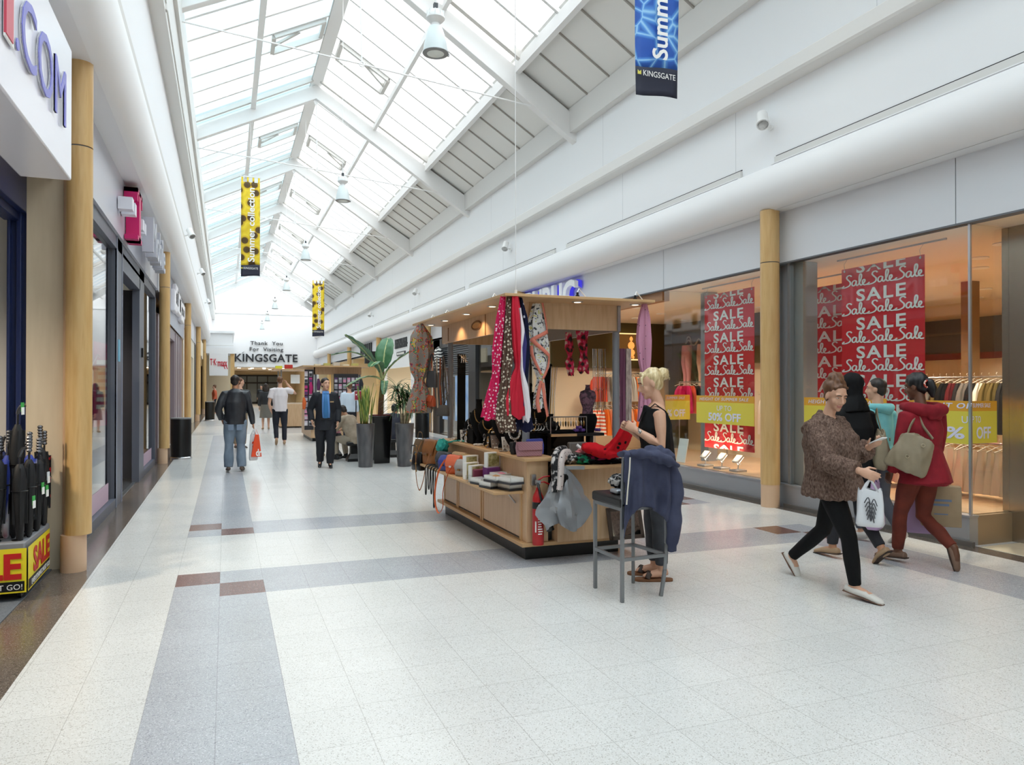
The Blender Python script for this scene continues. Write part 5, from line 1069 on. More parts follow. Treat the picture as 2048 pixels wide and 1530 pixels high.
m = MB(); m.box((-.05, -.03, 0), (.05, .03, .07)); o = mobj(m, 'clear_box', glass('clear_acrylic', (.93, .95, .96), 1.5), 'small clear acrylic box beside the upright gift boxes', 'box', None, bevel=.004); o.location = (2.33, 7.22, S); o.rotation_euler = (0, 0, .3)
def flatbox(label, x, y, z, w=.15, l=.20, rz=.25, content=None):
    t = thing('tray_box', label, 'box', (x, y, z), rz, 'flat white boxes on the side shelf')
    m = MB(); m.box((-w/2-.003, -l/2-.003, 0), (w/2+.003, l/2+.003, .022)); m.build('dark_base', M('dark_box_base', '#3a3a3e', .5), t, bevel=.002)
    m = MB()
    for (a, b) in (((-w/2, -l/2), (w/2, -l/2+.006)), ((-w/2, l/2-.006), (w/2, l/2)), ((-w/2, -l/2), (-w/2+.006, l/2)), ((w/2-.006, -l/2), (w/2, l/2))): m.box((*a, .02), (*b, .062))
    m.box((-w/2, -l/2, .02), (w/2, l/2, .034)); m.build('tray', paper, t)
    if content: m = MB(); m.ball((0, 0, .045), (w*.3, l*.3, .02), 10); m.ball((.02, .03, .05), (w*.15, l*.2, .015), 8); m.build('contents', M('box_content_'+content, {'tan': '#b98a5c', 'red': '#b5482c', 'silver': '#9c9aa0', 'pink': '#cf7d93'}[content], .6), t)
flatbox('flat white box lowest and farthest left on the near shelf end', 2.38, 7.02, S, content='silver'); flatbox('flat white box with red contents at the shelf edge', 2.38, 6.74, S, content='red'); flatbox('flat white box at the near end of the lower layer', 2.50, 6.55, S)
flatbox('flat white box with tan contents stacked on the lower layer', 2.40, 6.66, S+.064, content='tan'); flatbox('flat white box nearest the counter corner on the stack', 2.48, 6.48, S+.064); flatbox('flat white box with pink contents at the top behind', 2.52, 6.84, S+.064, content='pink')
# clutches on the counter corner
def clutch(label, c, w, h, col, rz, lean=.05, flap=True):
    mt = MN('quilted_'+col.strip('#'), [(.45, col), (.55, tuple(v*.86 for v in lin(col)))], (1, 1, 1), 24, 0, .55, kind='DIAGONAL', bump=.12); t = thing('clutch_bag', label, 'handbag', c, rz); m = MB()
    m.prism([(-w/2, 0), (w/2, 0), (w/2+.012, h*.6), (w/2, h), (-w/2, h), (-w/2-.012, h*.6)], (0, -.02, 0), (1, 0, 0), (0, .12, 1), (0, .045, 0)); m.build('body', mt, t, bevel=.008)
    if flap: m = MB(); m.prism([(-w/2+.012, h*.42), (w/2-.012, h*.42), (w/2, h*.5), (w/2+.008, h+.004), (-w/2-.008, h+.004), (-w/2, h*.5)], (0, -.034, 0), (1, 0, 0), (0, .12, 1), (0, .012, 0)); m.build('flap', mt, t, bevel=.005)
    return t
clutch('dusty pink quilted clutch bag on the kiosk counter corner', (2.66, 6.46, .953), .24, .135, '#b0808a', -.05); clutch('royal blue clutch bag standing behind the dusty pink one', (2.79, 6.62, .953), .17, .15, '#4250ae', .25, flap=False)
clutch('small black purse standing left of the dusty pink clutch', (2.60, 6.70, .953), .06, .12, '#17161a', .6, flap=False)
# bags hanging at the far post
bag('handbag', 'orange leather bag hanging from the far left post', (2.40, 9.15, 1.36), .20, .08, .13, M('rust_leather', '#b9522f', .5), -1.1, flap=M('rust_leather'), strap=[(-.09, 0, .12), (-.04, 0, .4), (.0, .02, .66), (.06, 0, .4), (.09, 0, .12)])
bag('handbag', 'black quilted wallet bag hanging above the orange one', (2.42, 9.10, 1.60), .15, .06, .20, M('charcoal_leather'), -.8, strap=[(-.06, 0, .19), (0, .0, .42), (.06, 0, .19)])
bag('handbag', 'grey cloth bag with white tag hanging on the far post', (2.56, 9.12, 1.24), .19, .09, .13, M('ash_cloth', '#5a5856', .9), -.8, strap=[(-.08, 0, .12), (-.02, 0, .45), (.02, 0, .75), (.08, 0, .12)])
for i, (x, c) in enumerate(((2.50, '#cfc3ae'), (2.545, '#9a4f2c'), (2.585, '#2b2a2a'))):
    mobj(MB().tube([(x, 9.16, 1.97), (x-.008, 9.14, 1.6), (x+.004, 9.13, 1.34)], .010, 6, flat=.3), 'hanging_belt', M('belt_%d' % i, c, .6), ('cream', 'rust', 'black')[i]+' leather belt hanging beside the far left post', 'belt', (x, 9.16, 1.97))

# ---------------------------------------------------------------- heap of scarves on the front counter
CT = .884
heap = [('emerald and black scarf at the bottom of the heap', (3.13, 6.26, CT), (.10, .09, .04), MN('emerald_print', [(.45, '#168a64'), (.55, '#152a24')], (1, 1, 1), 16, 1, .9)),
        ('magenta scarf with black spots in the middle of the heap', (3.30, 6.27, CT+.015), (.17, .11, .05), MN('magenta_print', [(.5, '#a51b58'), (.6, '#2a1220')], (1, 1, 1), 18, 1, .9)),
        ('salmon pink scarf folded at the top left of the heap', (3.20, 6.30, CT+.085), (.12, .08, .03), M('salmon_cloth', '#d47b80', .9)),
        ('dusty rose scarf at the right of the heap', (3.46, 6.28, CT+.05), (.13, .09, .035), M('rose_cloth', '#ab5563', .9))]
for i, (lb, c, r, mt) in enumerate(heap): bundle('folded_scarf', lb, c, r, mt, 20+i)
bundle('folded_scarf', 'black scarf with beaded edge along the front of the counter', (3.38, 6.20, CT), (.26, .05, .022), dots('beaded_black', '#101013', '#d8d5d0', 30, .12, .8), 31)
bundle('folded_scarf', 'black and white lace scarf heaped at the left counter end', (2.97, 6.34, CT), (.14, .13, .05), MN('black_white_lace', [(.5, '#17171a'), (.6, '#c9c4c2')], (1, 1, 1), 22, 3, .9), 32)
m = MB(); m.tube([tuple(p) for p in catmull([(3.02, 6.36, .96), (2.90, 6.22, .97), (2.83, 6.12, .93), (2.815, 6.10, .84), (2.81, 6.10, .76), (2.80, 6.1, .68)], 6)], [(.06, .03)]*31, 14)
mobj(m, 'draped_scarf', dots('pale_spotted_cloth', '#cfc2bd', '#2a2628', 34, .22, .9), 'pale spotted scarf draped over the left end of the front counter', 'scarf', (2.9, 6.2, .9), smooth=60)
m = MB(); m.tube([tuple(p) for p in catmull([(3.0, 6.42, 1.0), (2.86, 6.26, 1.0), (2.775, 6.14, .92), (2.77, 6.12, .8), (2.765, 6.12, .66)], 6)], [(.05, .035)]*25, 14)
mobj(m, 'draped_scarf', MATS['black_white_lace'], 'black lacy scarf draped beside the pale spotted one', 'scarf', (2.86, 6.26, .95), smooth=60)
redblk = dots('red_butterfly_cloth', '#c21420', '#1c0d10', 13, .17, .9)
m = MB(); P = catmull([(3.08, 6.20, 1.05), (3.18, 6.16, 1.03), (3.28, 6.12, .995), (3.38, 6.10, .99)], 6)
m.tube([tuple(p) for p in P], [(.025+.030*math.sin(PI*min(1, i/16)), .085+.012*math.sin(i)) for i in range(len(P))], 20, up=(0, 0, 1))
hang_scarf(m, [(1.29, 3.455, 5.985, .035, .03), (1.24, 3.44, 6.0, .065, .035), (1.15, 3.41, 6.03, .085, .045), (1.06, 3.37, 6.07, .105, .055), (.99, 3.33, 6.10, .115, .06), (.965, 3.32, 6.11, .09, .05)], 6, .13, 21)
o = mesh_obj(remesh(m, .008, 3, .008, 4, 32), 'red_scarf', redblk); tag(o, 'bright red scarf with black butterflies lifted from the heap by the woman', 'scarf')
m = MB(); m.tube([(3.13, 6.42, 1.05), (3.19, 6.38, .99), (3.25, 6.36, .97)], .016, 8); mobj(m, 'white_hanger', paper, 'white plastic hanger end sticking out behind the red scarf', 'hanger', (3.13, 6.42, .97))

# ---------------------------------------------------------------- silver cover bag, extinguisher, framed mirror
rnd = random.Random(3); m = MB(); ph = [rnd.uniform(0, 6) for _ in range(3)]
def tarp(u, v):
    a = u*2*PI; w = .035+.19*min(1, v*1.55)**.9 - (.06*(v-.75)/.25 if v > .75 else 0); q = 1+.17*math.sin(5*a+ph[0]+3*v)+.13*math.sin(8*a-5*v+ph[1])+.07*math.sin(13*a+11*v)
    return (2.86+.02*v+w*q*math.cos(a), 6.17+.075*q*math.sin(a)*(0.4+v)-.02, .87-.53*v+.04*v*math.sin(3*a+ph[2]))
m.grid(tarp, 34, 17, closeu=True); t = thing('cover_bag', 'crumpled silver grey cover hanging from the front counter edge', 'cover', (2.86, 6.2, .87))
m.build('sheet', M('silver_tarpaulin', '#9b9da1', .38, .55), t, True, smooth=20)
m = MB(); m.tube([(2.90, 6.2, .87), (2.86, 6.14, .78), (2.82, 6.12, .70)], [.03, .05, .03], 10); m.tube([(2.9, 6.2, .87), (2.98, 6.16, .7)], [.02, .012], 8); m.build('dark_tie', black_cloth, t, True)
t = thing('fire_extinguisher', 'red fire extinguisher with black horn standing on the kiosk ledge', 'fire extinguisher', (2.655, 6.245, .17))
red_e = M('extinguisher_red', '#b01a1e', .3)
m = MB(); m.lathe([(.0, .0), (.05, 0), (.053, .01), (.053, .40), (.048, .44), (.03, .475), (.02, .50), (.02, .52), (0, .52)], (0, 0, 0), 28); cy_ = m.build('cylinder', red_e, t)
m = MB(); m.lathe([(.0535, .33), (.0537, .345), (.0537, .375), (.0535, .39)], (0, 0, 0), 28); m.build('black_band', black, cy_)
m = MB(); m.cyl((0, 0, .52), (0, 0, .58), .016, n=12); m.box((-.02, -.02, .55), (.02, .02, .585)); va_ = m.build('valve', alu, t)
m = MB(); m.tube([(0, 0, .585), (.05, -.01, .615), (.11, -.015, .62)], .007, 6, flat=.5); m.tube([(.01, 0, .56), (.05, -.01, .57), (.13, -.015, .535)], .007, 6, flat=.5); m.build('handle', red_e, va_)
m = MB(); m.tube([tuple(p) for p in catmull([(-.015, -.02, .56), (-.01, -.055, .5), (.0, -.062, .44), (.025, -.065, .36)], 5)], .011, 8); m.tube([(.02, -.07, .38), (.045, -.08, .28), (.085, -.085, .14)], [.014, .026, .038], 14); m.build('horn', black, t)
m = MB()
for i in range(9): m.prism([(-.7+.08*math.sin(i*2.1), 0), (.5+.2*math.sin(i*1.3), 0), (.5+.2*math.sin(i*1.3), 1), (-.7+.08*math.sin(i*2.1), 1)], (0, -.0545, .10+.022*i), (.032, 0, 0), (0, 0, .010), (0, .001, 0))
m.box((-.045, -.045, .12), (-.035, -.036, .22)); m.text('C', (-.022, -.0548, .345), (1, 0, 0), (0, 0, 1), .03, .001, bold=.03); m.build('label_print', text_white, cy_)
m = MB(); m.box((2.62, 6.30, .70), (2.66, 6.335, .80)); mobj(m, 'wall_bracket', steel, 'steel bracket fixed behind the fire extinguisher', 'bracket', (2.64, 6.32, .70))
t = thing('framed_mirror', 'small dark wooden framed mirror leaning behind the bar stool', 'mirror', (3.52, 6.2, .172)); c = Vector((3.52, 6.18, .32)); U = Vector((1, 0, 0)); V = Vector((0, .28, 1)).normalized()
m = MB()
for s in (-1, 1): m.obox(c+U*s*.165, U*.018, V*.15, U.cross(V)*.012); m.obox(c+V*s*.132, U*.18, V*.018, U.cross(V)*.012)
m.build('frame', M('dark_walnut', '#3c2e25', .5), t, True, bevel=.003); m = MB(); m.obox(c+U.cross(V)*.004, U*.15, V*.118, U.cross(V)*.003); m.build('glass', M('mirror_silver', '#dfe3e4', .04, 1), t, True, smooth=0)

# ---------------------------------------------------------------- bar stool with the hooded top
ST = (2.93, 5.11)
t = thing('bar_stool', 'tall grey metal bar stool with black padded seat in front of the kiosk', 'stool', (ST[0], ST[1], 0)); gm = M('grey_metal_tube', '#85878a', .4, .6)
legs = [((2.752, 5.31), (2.752, 5.31)), ((2.758, 4.885), (2.758, 4.89)), ((3.112, 5.335), (3.108, 5.33)), ((3.140, 4.915), (3.160, 4.92))]
for i, (b, a) in enumerate(legs):
    m = MB(); top = .70 if i in (0, 2) else 1.08
    if i == 3: P = [(3.118, 4.93, .0), (3.150, 4.925, .20), (3.162, 4.92, .40), (3.160, 4.92, .7), (3.160, 4.90, 1.08)]
    elif i == 1: P = [(2.755, 4.885, 0), (2.757, 4.885, .7), (2.757, 4.86, 1.08)]
    else: P = [(*b, 0), (*a, top)]
    for p, q in zip(P[:-1], P[1:]): m.beam(p, q, .026, .026)
    m.build('leg', gm, t, True, bevel=.003)
m = MB()
for a, b in (((2.752, 5.31), (2.757, 4.885)), ((3.11, 5.33), (3.16, 4.92)), ((2.757, 4.885), (3.16, 4.92)), ((2.752, 5.31), (3.11, 5.33))): m.beam((*a, .315), (*b, .315), .02, .026)
m.build('foot_rail', gm, t, True)
m = MB()
for a, b in (((2.752, 5.31), (2.757, 4.885)), ((3.11, 5.33), (3.16, 4.92)), ((2.757, 4.885), (3.16, 4.92)), ((2.752, 5.31), (3.11, 5.33))): m.beam((*a, .69), (*b, .69), .02, .026)
m.build('seat_rail', gm, t, True)
m = MB(); m.box((2.735, 4.87, .70), (3.165, 5.345, .775)); m.build('seat', M('black_leatherette', '#111113', .4), t, True, bevel=.018)
m = MB(); m.box((2.757, 4.865, .88), (3.16, 4.885, 1.06)); m.build('backrest', M('black_leatherette'), t, True, bevel=.012)
fleece = MN('faded_navy_fleece', [(.35, '#35384e'), (.7, '#45485f')], (1, 1, 1), 6, 4, .95, bump=.15)
t = thing('hooded_top', 'faded navy hooded top draped over the back of the bar stool', 'hooded top', (2.95, 4.86, 1.1))
LH = [.62, .54, .38, .37, .38, .40, .42, .44, .46, .52, .58]
def cloth(u, v):
    a = 2*PI*u; q = .5+.5*math.cos(a); x = 2.737+.44*q; i = q*10; j = min(int(i), 9); drop = LH[j]+(LH[j+1]-LH[j])*(i-j)
    f = .006+.020*v; y = 4.845-.02*math.sin(PI*.5*v)+.022*math.sin(a)-f*math.sin(q*24+2*v)-f*.7*math.sin(q*11-3*v); return (x+.012*math.sin(5*v+q*7)*v, y, 1.105-drop*v-.01*v)
def cloth_part(m, name, wr=.007, k=24, seed=1): return mesh_obj(remesh(m, .008, 3, wr, seed, k), name, fleece, t)
inv = MW[t.name].inverted()
def W2(m): m.v = [tuple(inv @ Vector(p)) for p in m.v]; return m
m = MB(); m.grid(cloth, 60, 26, closeu=True); m.f += [tuple(range(59, -1, -1)), tuple(range(25*60, 26*60))]; m.m += [0, 0]
m.tube([(2.76, 4.90, 1.095), (3.14, 4.90, 1.095)], [(.035, .09)]*2, 12); cloth_part(W2(m), 'body_cloth')
m = MB(); P = catmull([(2.80, 4.85, 1.10), (2.90, 4.82, 1.105), (3.0, 4.80, 1.085), (3.10, 4.79, 1.045), (3.18, 4.80, 1.01)], 5)
m.tube([tuple(p) for p in P], [(.022+.02*math.sin(PI*i/(len(P)-1)), .045+.03*math.sin(PI*i/(len(P)-1))) for i in range(len(P))], 16, up=(0, 0, 1)); m.ball((3.05, 4.87, 1.105), (.12, .075, .05), 18); m.ball((3.12, 4.85, 1.07), (.075, .06, .06), 14); m.ball((2.98, 4.84, 1.13), (.06, .05, .035), 14); cloth_part(W2(m), 'hood', .012, 30, 3)
m = MB(); P = [(3.155, 4.85, 1.02), (3.185, 4.83, .86), (3.18, 4.825, .68), (3.165, 4.83, .52), (3.16, 4.84, .42), (3.16, 4.84, .35)]; m.tube([tuple(p) for p in catmull(P, 5)], [(.055, .04)]*21+[(.044, .036)]*5, 14); cloth_part(W2(m), 'sleeve', .010, 26, 5)
m = MB(); m.tube([(2.775, 4.80, 1.085), (2.765, 4.79, 1.0), (2.75, 4.79, .86), (2.745, 4.80, .74)], .006, 6); m.build('zip', M('cream_zip', '#d8d2c4', .5), t, True)
m = MB(); m.box((2.79, 5.03, .777), (2.93, 5.15, .815)); mobj(m, 'silver_purse', M('silver_leather', '#a8abb0', .3, .5), 'silver purse lying on the bar stool seat', 'purse', (2.86, 5.09, .777), bevel=.015)
bundle('crumpled_scarf', 'black and white scarf crumpled on the bar stool seat', (2.88, 5.17, .815), (.07, .08, .05), MN('black_white_print', [(.45, '#131316'), (.55, '#bfbab6')], (1, 1, 1), 26, 1, .9), 41)
# ================================================================== lamps, banners, wall fittings
lampw = M('white_enamel', '#e9e8e6', .35); bell_m = M('frosted_bell', '#dfe6e6', .3)
def hang_lamp(y, label, zb=5.72):
    t = thing('pendant_lamp', label, 'pendant lamp', (2.41, y, zb), group='bell shaped pendant lamps')
    m = MB(); m.tube([(0, 0, .62), (0, 0, 10.3-zb)], .006, 5); m.tube([(.0, 0, .62), (.02, 0, .68), (0, 0, .74), (-.02, 0, .68), (0, 0, .62)], .006, 5); m.build('cable', white_steel, t)
    m = MB(); m.box((-.025, -.025, .53), (.025, .025, .62), 1); m.lathe([(.03, .54), (.07, .53), (.11, .48), (.115, .43), (.09, .40), (.05, .37), (.055, .33), (.08, .32)], (0, 0, 0), 24, 0)
    for k in range(10): a = k*PI/5; m.obox((.085*math.cos(a), .085*math.sin(a), .50), (.03*math.cos(a), .03*math.sin(a), -.015), (.003*-math.sin(a), .003*math.cos(a), 0), (0, 0, .03))
    m.build('gear_housing', [lampw, M('dark_grey_box', '#4b4d50', .5)], t)
    m = MB(); m.lathe([(.075, .33), (.09, .30), (.115, .22), (.14, .12), (.152, .03), (.154, .0), (.148, .0), (.13, .12), (.10, .22), (.07, .31)], (0, 0, 0), 32); be_ = m.build('bell_shade', bell_m, t, smooth=60)
    m = MB(); m.lathe([(.156, -.005), (.162, .004), (.156, .012)], (0, 0, 0), 32); m.box((.15, -.012, -.01), (.175, .012, .02)); m.build('rim_clip', M('grey_rim', '#8d8f90', .4, .5), be_)
    m = MB(); m.lathe([(0, -.012), (.10, -.006), (.148, .002)], (0, 0, 0), 28); m.build('lens', M('pale_lens', '#e3eceb', .2), be_, smooth=60)
for y, lb in ((8.9, 'nearest and largest bell shaped pendant lamp below the roof ridge'), (16.7, 'second nearest bell pendant lamp between the yellow banner and the kiosk wire'), (24.9, 'third bell pendant lamp along the roof ridge'), (33, 'fourth bell pendant lamp along the roof ridge'), (41, 'highest hanging of the three lamps before the end wall'), (48.6, 'middle one of the three small lamps before the end wall'), (55.8, 'lowest and farthest lamp before the white end wall')): hang_lamp(y, lb)

sunfl = M('sunflower_banner', '#e2bd22', .7); n, l, b = nodes(sunfl)
tcn = n.new('ShaderNodeTexCoord'); vv = n.new('ShaderNodeTexVoronoi'); vv.inputs['Scale'].default_value = 3.2; vv.inputs['Randomness'].default_value = .75
mpn = n.new('ShaderNodeMapping'); mpn.inputs['Rotation'].default_value = (-PI/2, 0, 0); l.new(tcn.outputs['Object'], mpn.inputs[0]); vv.voronoi_dimensions = '2D'; l.new(mpn.outputs[0], vv.inputs['Vector']); rr = ramp(n, [(0, '#4a3512'), (.27, '#5a4216'), (.31, '#cfa71f'), (.5, '#f0d435'), (.8, '#e2bf22')]); l.new(vv.outputs['Distance'], rr.inputs[0]); l.new(rr.outputs[0], b.inputs['Base Color'])
water = MN('blue_water_banner', [(.0, '#9fd0f2'), (.035, '#4f8fd8'), (.10, '#2459b4'), (.6, '#1d4ea6')], (2.6, 2.6, 2.6), 1.6, 0, .6, kind='voronoi')
n, l, b = nodes(water)
for q in n:
    if q.type == 'TEX_VORONOI': q.feature = 'DISTANCE_TO_EDGE'
def roof_banner(x, y, zb, w, h, mat, label, word, tabs=True):
    t = thing('hanging_banner', label, 'banner', (x, y, zb))
    def fn(u, v): return (x+w*(u-.5), y+.02*math.sin(v*5+u*2), zb+h*v-.02*math.cos(u*4)*(1-v))
    m = MB(); m.grid(lambda u, v: fn(u, .12+.88*v), 7, 30); m.build('cloth', mat, t, True, solid=.004, smooth=60)
    m = MB(); m.grid(lambda u, v: fn(u, .12*v), 7, 6); fb_ = m.build('foot_band', M('navy_foot', '#25283a', .7), t, True, solid=.004, smooth=60)
    m = MB(); m.text(word, (x+w*.20, y-.035, zb+h*.15), (0, 0, 1), (-1, 0, 0), w*.36, .002, bold=.03, fit=h*.79); 
    m.text('KINGSGATE', (x-w*.36, y-.03, zb+h*.072), (1, 0, 0), (0, 0, 1), w*.12, .002, fit=w*.76); m.build('lettering', text_white, t, True)
    m = MB(); m.prism([(0, 0), (.09, 0), (.09, .1), (.045, .06), (0, .1)], (x-w*.49, y-.03, zb+h*.075), (w*.9, 0, 0), (0, 0, w*.9), (0, .002, 0)); m.build('emblem', M('emblem_yellow', '#d8cf5a', .6), fb_, True)
    m = MB()
    for i in range(4): xx = x+w*(-.44+.293*i); m.box((xx-.025, y-.004, zb+h), (xx+.025, y+.004, zb+h+.16))
    m.build('hanging_tab', mat, t, True)
    m = MB(); m.tube([(x-w*.55, y, zb+h+.15), (x+w*.55, y, zb+h+.15)], .012, 8); m.tube([(x, y, zb+h+.15), (x, y, 10-.45*abs(x-2.41))], .005, 5); m.build('rod', white_steel, t, True)
roof_banner(.64, 22.0, 4.70, .50, 2.62, sunfl, 'large yellow sunflower banner hanging from the roof on the left half', 'Summer collection')
roof_banner(4.18, 37.0, 4.07, .56, 2.55, sunfl, 'smaller yellow sunflower banner hanging farther down the hall on the right', 'Summer collection')
roof_banner(4.42, 7.05, 4.80, .535, 2.62, water, 'blue rippling water banner hanging from the roof near the camera', 'Summer collection')

def wall_spot(x, y, z, side, label):
    t = thing('wall_spotlight', label, 'spotlight', (x, y, z), group='white cylinder spotlights on the upper walls')
    s = side; m = MB(); m.cyl((0, 0, 0), (s*.03, 0, 0), .04, n=16); m.tube([(s*.02, 0, 0), (s*.09, 0, .02), (s*.13, -.01, .06)], .014, 8); m.build('bracket', lampw, t)
    d = Vector((s*.35, -.5, -.75)).normalized(); c = Vector((s*.17, -.03, .08)); m = MB(); m.lathe([(.0, -.13), (.06, -.13), (.075, -.11), (.075, .08), (.085, .085), (.085, .13), (.07, .13)], c, 24, axis=d); ho_ = m.build('housing', lampw, t)
    m = MB(); m.cyl(c+d*.125, c+d*.13, .07, n=20); m.build('lens', M('grey_lens', '#9b9997', .4), ho_)
wall_spot(6.90, 8.15, 5.12, -1, 'white cylinder spotlight on the upper right wall above the round column'); wall_spot(6.90, 18.0, 5.17, -1, 'white cylinder spotlight on the right wall above the kiosk wire')
wall_spot(6.90, 27.8, 5.17, -1, 'third white spotlight along the upper right wall'); wall_spot(6.90, 37.3, 5.17, -1, 'fourth white spotlight along the upper right wall')
wall_spot(-1.0, 20.4, 5.40, 1, 'white spotlight on the left wall nearest the camera'); wall_spot(-1.0, 30.2, 5.85, 1, 'white spotlight on the left wall left of the yellow banner foot'); wall_spot(-1.0, 41, 5.9, 1, 'farthest white spotlight on the left wall')
t = thing('loudspeaker', 'round pale loudspeaker hanging at the top edge beside the left roof gutter', 'loudspeaker', (-.86, 11.5, 6.9)); m = MB(); m.lathe([(.0, 0), (.085, 0), (.09, .02), (.09, .22), (.05, .28), (0, .28)], (0, 0, 0), 24); m.build('housing', cream_paint, t); m = MB(); m.cyl((0, 0, -.004), (0, 0, .0), .075, n=24); m.build('grille', M('grille_grey', '#a8a5a2', .6), t)

# ================================================================== litter bins and plants
def bin_(x, y, label, r=.215, h=.92):
    t = thing('litter_bin', label, 'litter bin', (x, y, 0), group='black round litter bins')
    m = MB(); m.lathe([(r*.95, .05), (r, .06), (r, h-.04), (r*.97, h-.02)], (0, 0, 0), 32); m.build('body', black, t)
    m = MB(); m.lathe([(r*1.08, 0), (r*1.08, .035), (r*.97, .055)], (0, 0, 0), 32); m.build('base_ring', chrome, t)
    m = MB(); m.lathe([(r*1.0, h-.03), (r*1.03, h-.02), (r*1.03, h-.005), (r*.9, h), (r*.6, h-.01), (.0, h-.05)], (0, 0, 0), 32); m.build('lid', M('grey_bin_lid', '#8d8d8e', .35, .4), t)
bin_(-.93, 18.25, 'black round litter bin beside the second column on the left'); bin_(-.70, 38.5, 'black round litter bin far down the left side'); bin_(5.65, 22.4, 'black round litter bin behind the multicoloured scarf')
pot_g = MN('brushed_pewter_glaze', [(.35, '#4d4d50'), (.6, '#6a696b')], (1, 1, .35), 6, 2, .3, .4); soil = MN('red_bark_chips', [(.35, '#4d1c18'), (.65, '#7a2f28')], (1, 1, 1), 60, 2, .9, bump=.5)
def pot(t, x, y, r0, r1, h, mat):
    m = MB(); m.lathe([(0, 0), (r0, 0), (r0+.005, .01), (r1, h-.01), (r1, h), (r1-.03, h), (r1-.035, h-.05)], (x, y, 0), 36); m.build('pot', mat, t, True)
    m = MB(); m.lathe([(r1-.034, h-.04), (r1*.5, h-.015), (0, h)], (x, y, 0), 24); m.build('bark_mulch', soil, t, True)
def leafm(name, stops, vert=True): return MN(name, stops, (1, 1, .6), 7, 2, .35)
def blade(m, base, direction, L, w, curl=.4, mi=0, nv=9, twist=0, fold=.25):
    """a long leaf that rises along direction and droops under its weight"""
    d = Vector(direction).normalized(); h = Vector((d.x, d.y, 0)); h = h.normalized() if h.length > .05 else Vector((math.cos(twist), math.sin(twist), 0)); s = h.cross(Vector((0, 0, 1))).normalized()
    c = Vector(base); pts = []; a = math.atan2(d.z, math.hypot(d.x, d.y))
    for i in range(nv):
        pts.append((c.copy(), a)); a -= curl*1.6/nv; c = c+(h*math.cos(a)+Vector((0, 0, 1))*math.sin(a))*L/(nv-1)
    vs = []; fs = []
    for i, (p, a) in enumerate(pts):
        f = i/(nv-1); ww = w*(math.sin(PI*min(1, f*.86+.10))**.75)*.5+.001; up = Vector((-h.x*math.sin(a), -h.y*math.sin(a), math.cos(a)))
        for k in (-1, 0, 1): vs.append(p+s*ww*k+up*(abs(k)*fold*ww))
    for i in range(nv-1):
        for k in range(2): fs.append((i*3+k, i*3+k+1, (i+1)*3+k+1, (i+1)*3+k))
    m.add(vs, fs, mi)
pr_ = random.Random(11)
snake = MN('snake_plant_leaf', [(.40, '#4e6a2e'), (.5, '#6f8a3c'), (.58, '#b7b45a')], (14, 14, 1.2), 3, 2, .45)
t = thing('snake_plant', 'tall variegated snake plant in a pewter tapered pot left of the banana plant', 'potted plant', (2.63, 15.05, 0)); pot(t, 2.63, 15.05, .135, .185, .87, pot_g)
m = MB()
for i in range(30):
    a = pr_.uniform(0, 6.28); r = pr_.uniform(.0, .12); blade(m, (2.63+r*math.cos(a), 15.05+r*math.sin(a), .85), (math.cos(a)*.14*pr_.random(), math.sin(a)*.14*pr_.random(), 1), pr_.uniform(.45, .86), .05, .05, twist=a, fold=.35)
m.build('leaves', snake, t, True, smooth=60, solid=.004)
t = thing('dracaena', 'bushy spiky dark green dracaena in a pewter tapered pot near the kiosk', 'potted plant', (3.39, 14.9, 0)); pot(t, 3.39, 14.9, .135, .195, .87, pot_g)
m = MB(); st = []
for i in range(7):
    a = i*.9; p0 = (3.39+.06*math.cos(a), 14.9+.06*math.sin(a), .86); p1 = (3.39+.16*math.cos(a), 14.9+.16*math.sin(a), 1.25+.12*(i % 4)); m.tube([p0, ((p0[0]+p1[0])/2+.02, (p0[1]+p1[1])/2, (p0[2]+p1[2])/2), p1], [.022, .018, .014], 8); st.append(p1)
m.build('stem', MN('pale_stem', [(.3, '#8d7d63'), (.7, '#a8987c')], (1, 1, 8), 5, 2, .8), t, True)
m = MB()
for p in st:
    for i in range(46):
        a = pr_.uniform(0, 6.28); e = pr_.uniform(-.25, 1.4); blade(m, (p[0], p[1], p[2]+pr_.uniform(-.12, .06)), (math.cos(a), math.sin(a), e), pr_.uniform(.30, .52), .022, pr_.uniform(.3, 1.0), nv=6, fold=.2)
m.build('leaves', MN('dracaena_leaf', [(.3, '#1d3a18'), (.7, '#3c6428')], (1, 1, 1), 6, 2, .4), t, True, smooth=60)
BX, BY = 3.07, 15.75
t = thing('banana_plant', 'large banana plant with broad leaves in a tall black square pot', 'potted plant', (BX, BY, 0))
m = MB(); w0, w1, h = .165, .21, 1.0; m.add([(BX+sx*w0, BY+sy*w0, 0) for sx, sy in ((-1, -1), (1, -1), (1, 1), (-1, 1))]+[(BX+sx*w1, BY+sy*w1, h) for sx, sy in ((-1, -1), (1, -1), (1, 1), (-1, 1))], [(3, 2, 1, 0), (4, 5, 6, 7), (0, 1, 5, 4), (1, 2, 6, 5), (2, 3, 7, 6), (3, 0, 4, 7)]); m.build('pot', black_gloss, t, True, bevel=.012)
m = MB(); m.box((BX-.18, BY-.18, .995), (BX+.18, BY+.18, 1.02)); m.build('bark_mulch', soil, t, True)
m = MB(); m.tube([(BX, BY, 1.0), (BX+.01, BY, 1.3), (BX+.03, BY, 1.62), (BX+.05, BY, 1.95)], [.062, .058, .046, .03], 14); m.build('trunk', MN('banana_trunk', [(.3, '#4a2418'), (.55, '#6b4a2a'), (.8, '#7c8a4a')], (3, 3, .8), 3, 2, .6), t, True)
lf = MN('banana_leaf', [(.2, '#3f6a45'), (.5, '#54805a'), (.8, '#7aa07c')], (1, 1, 1), 3, 2, .35); mid_ = M('pale_midrib', '#b9c08a', .5)
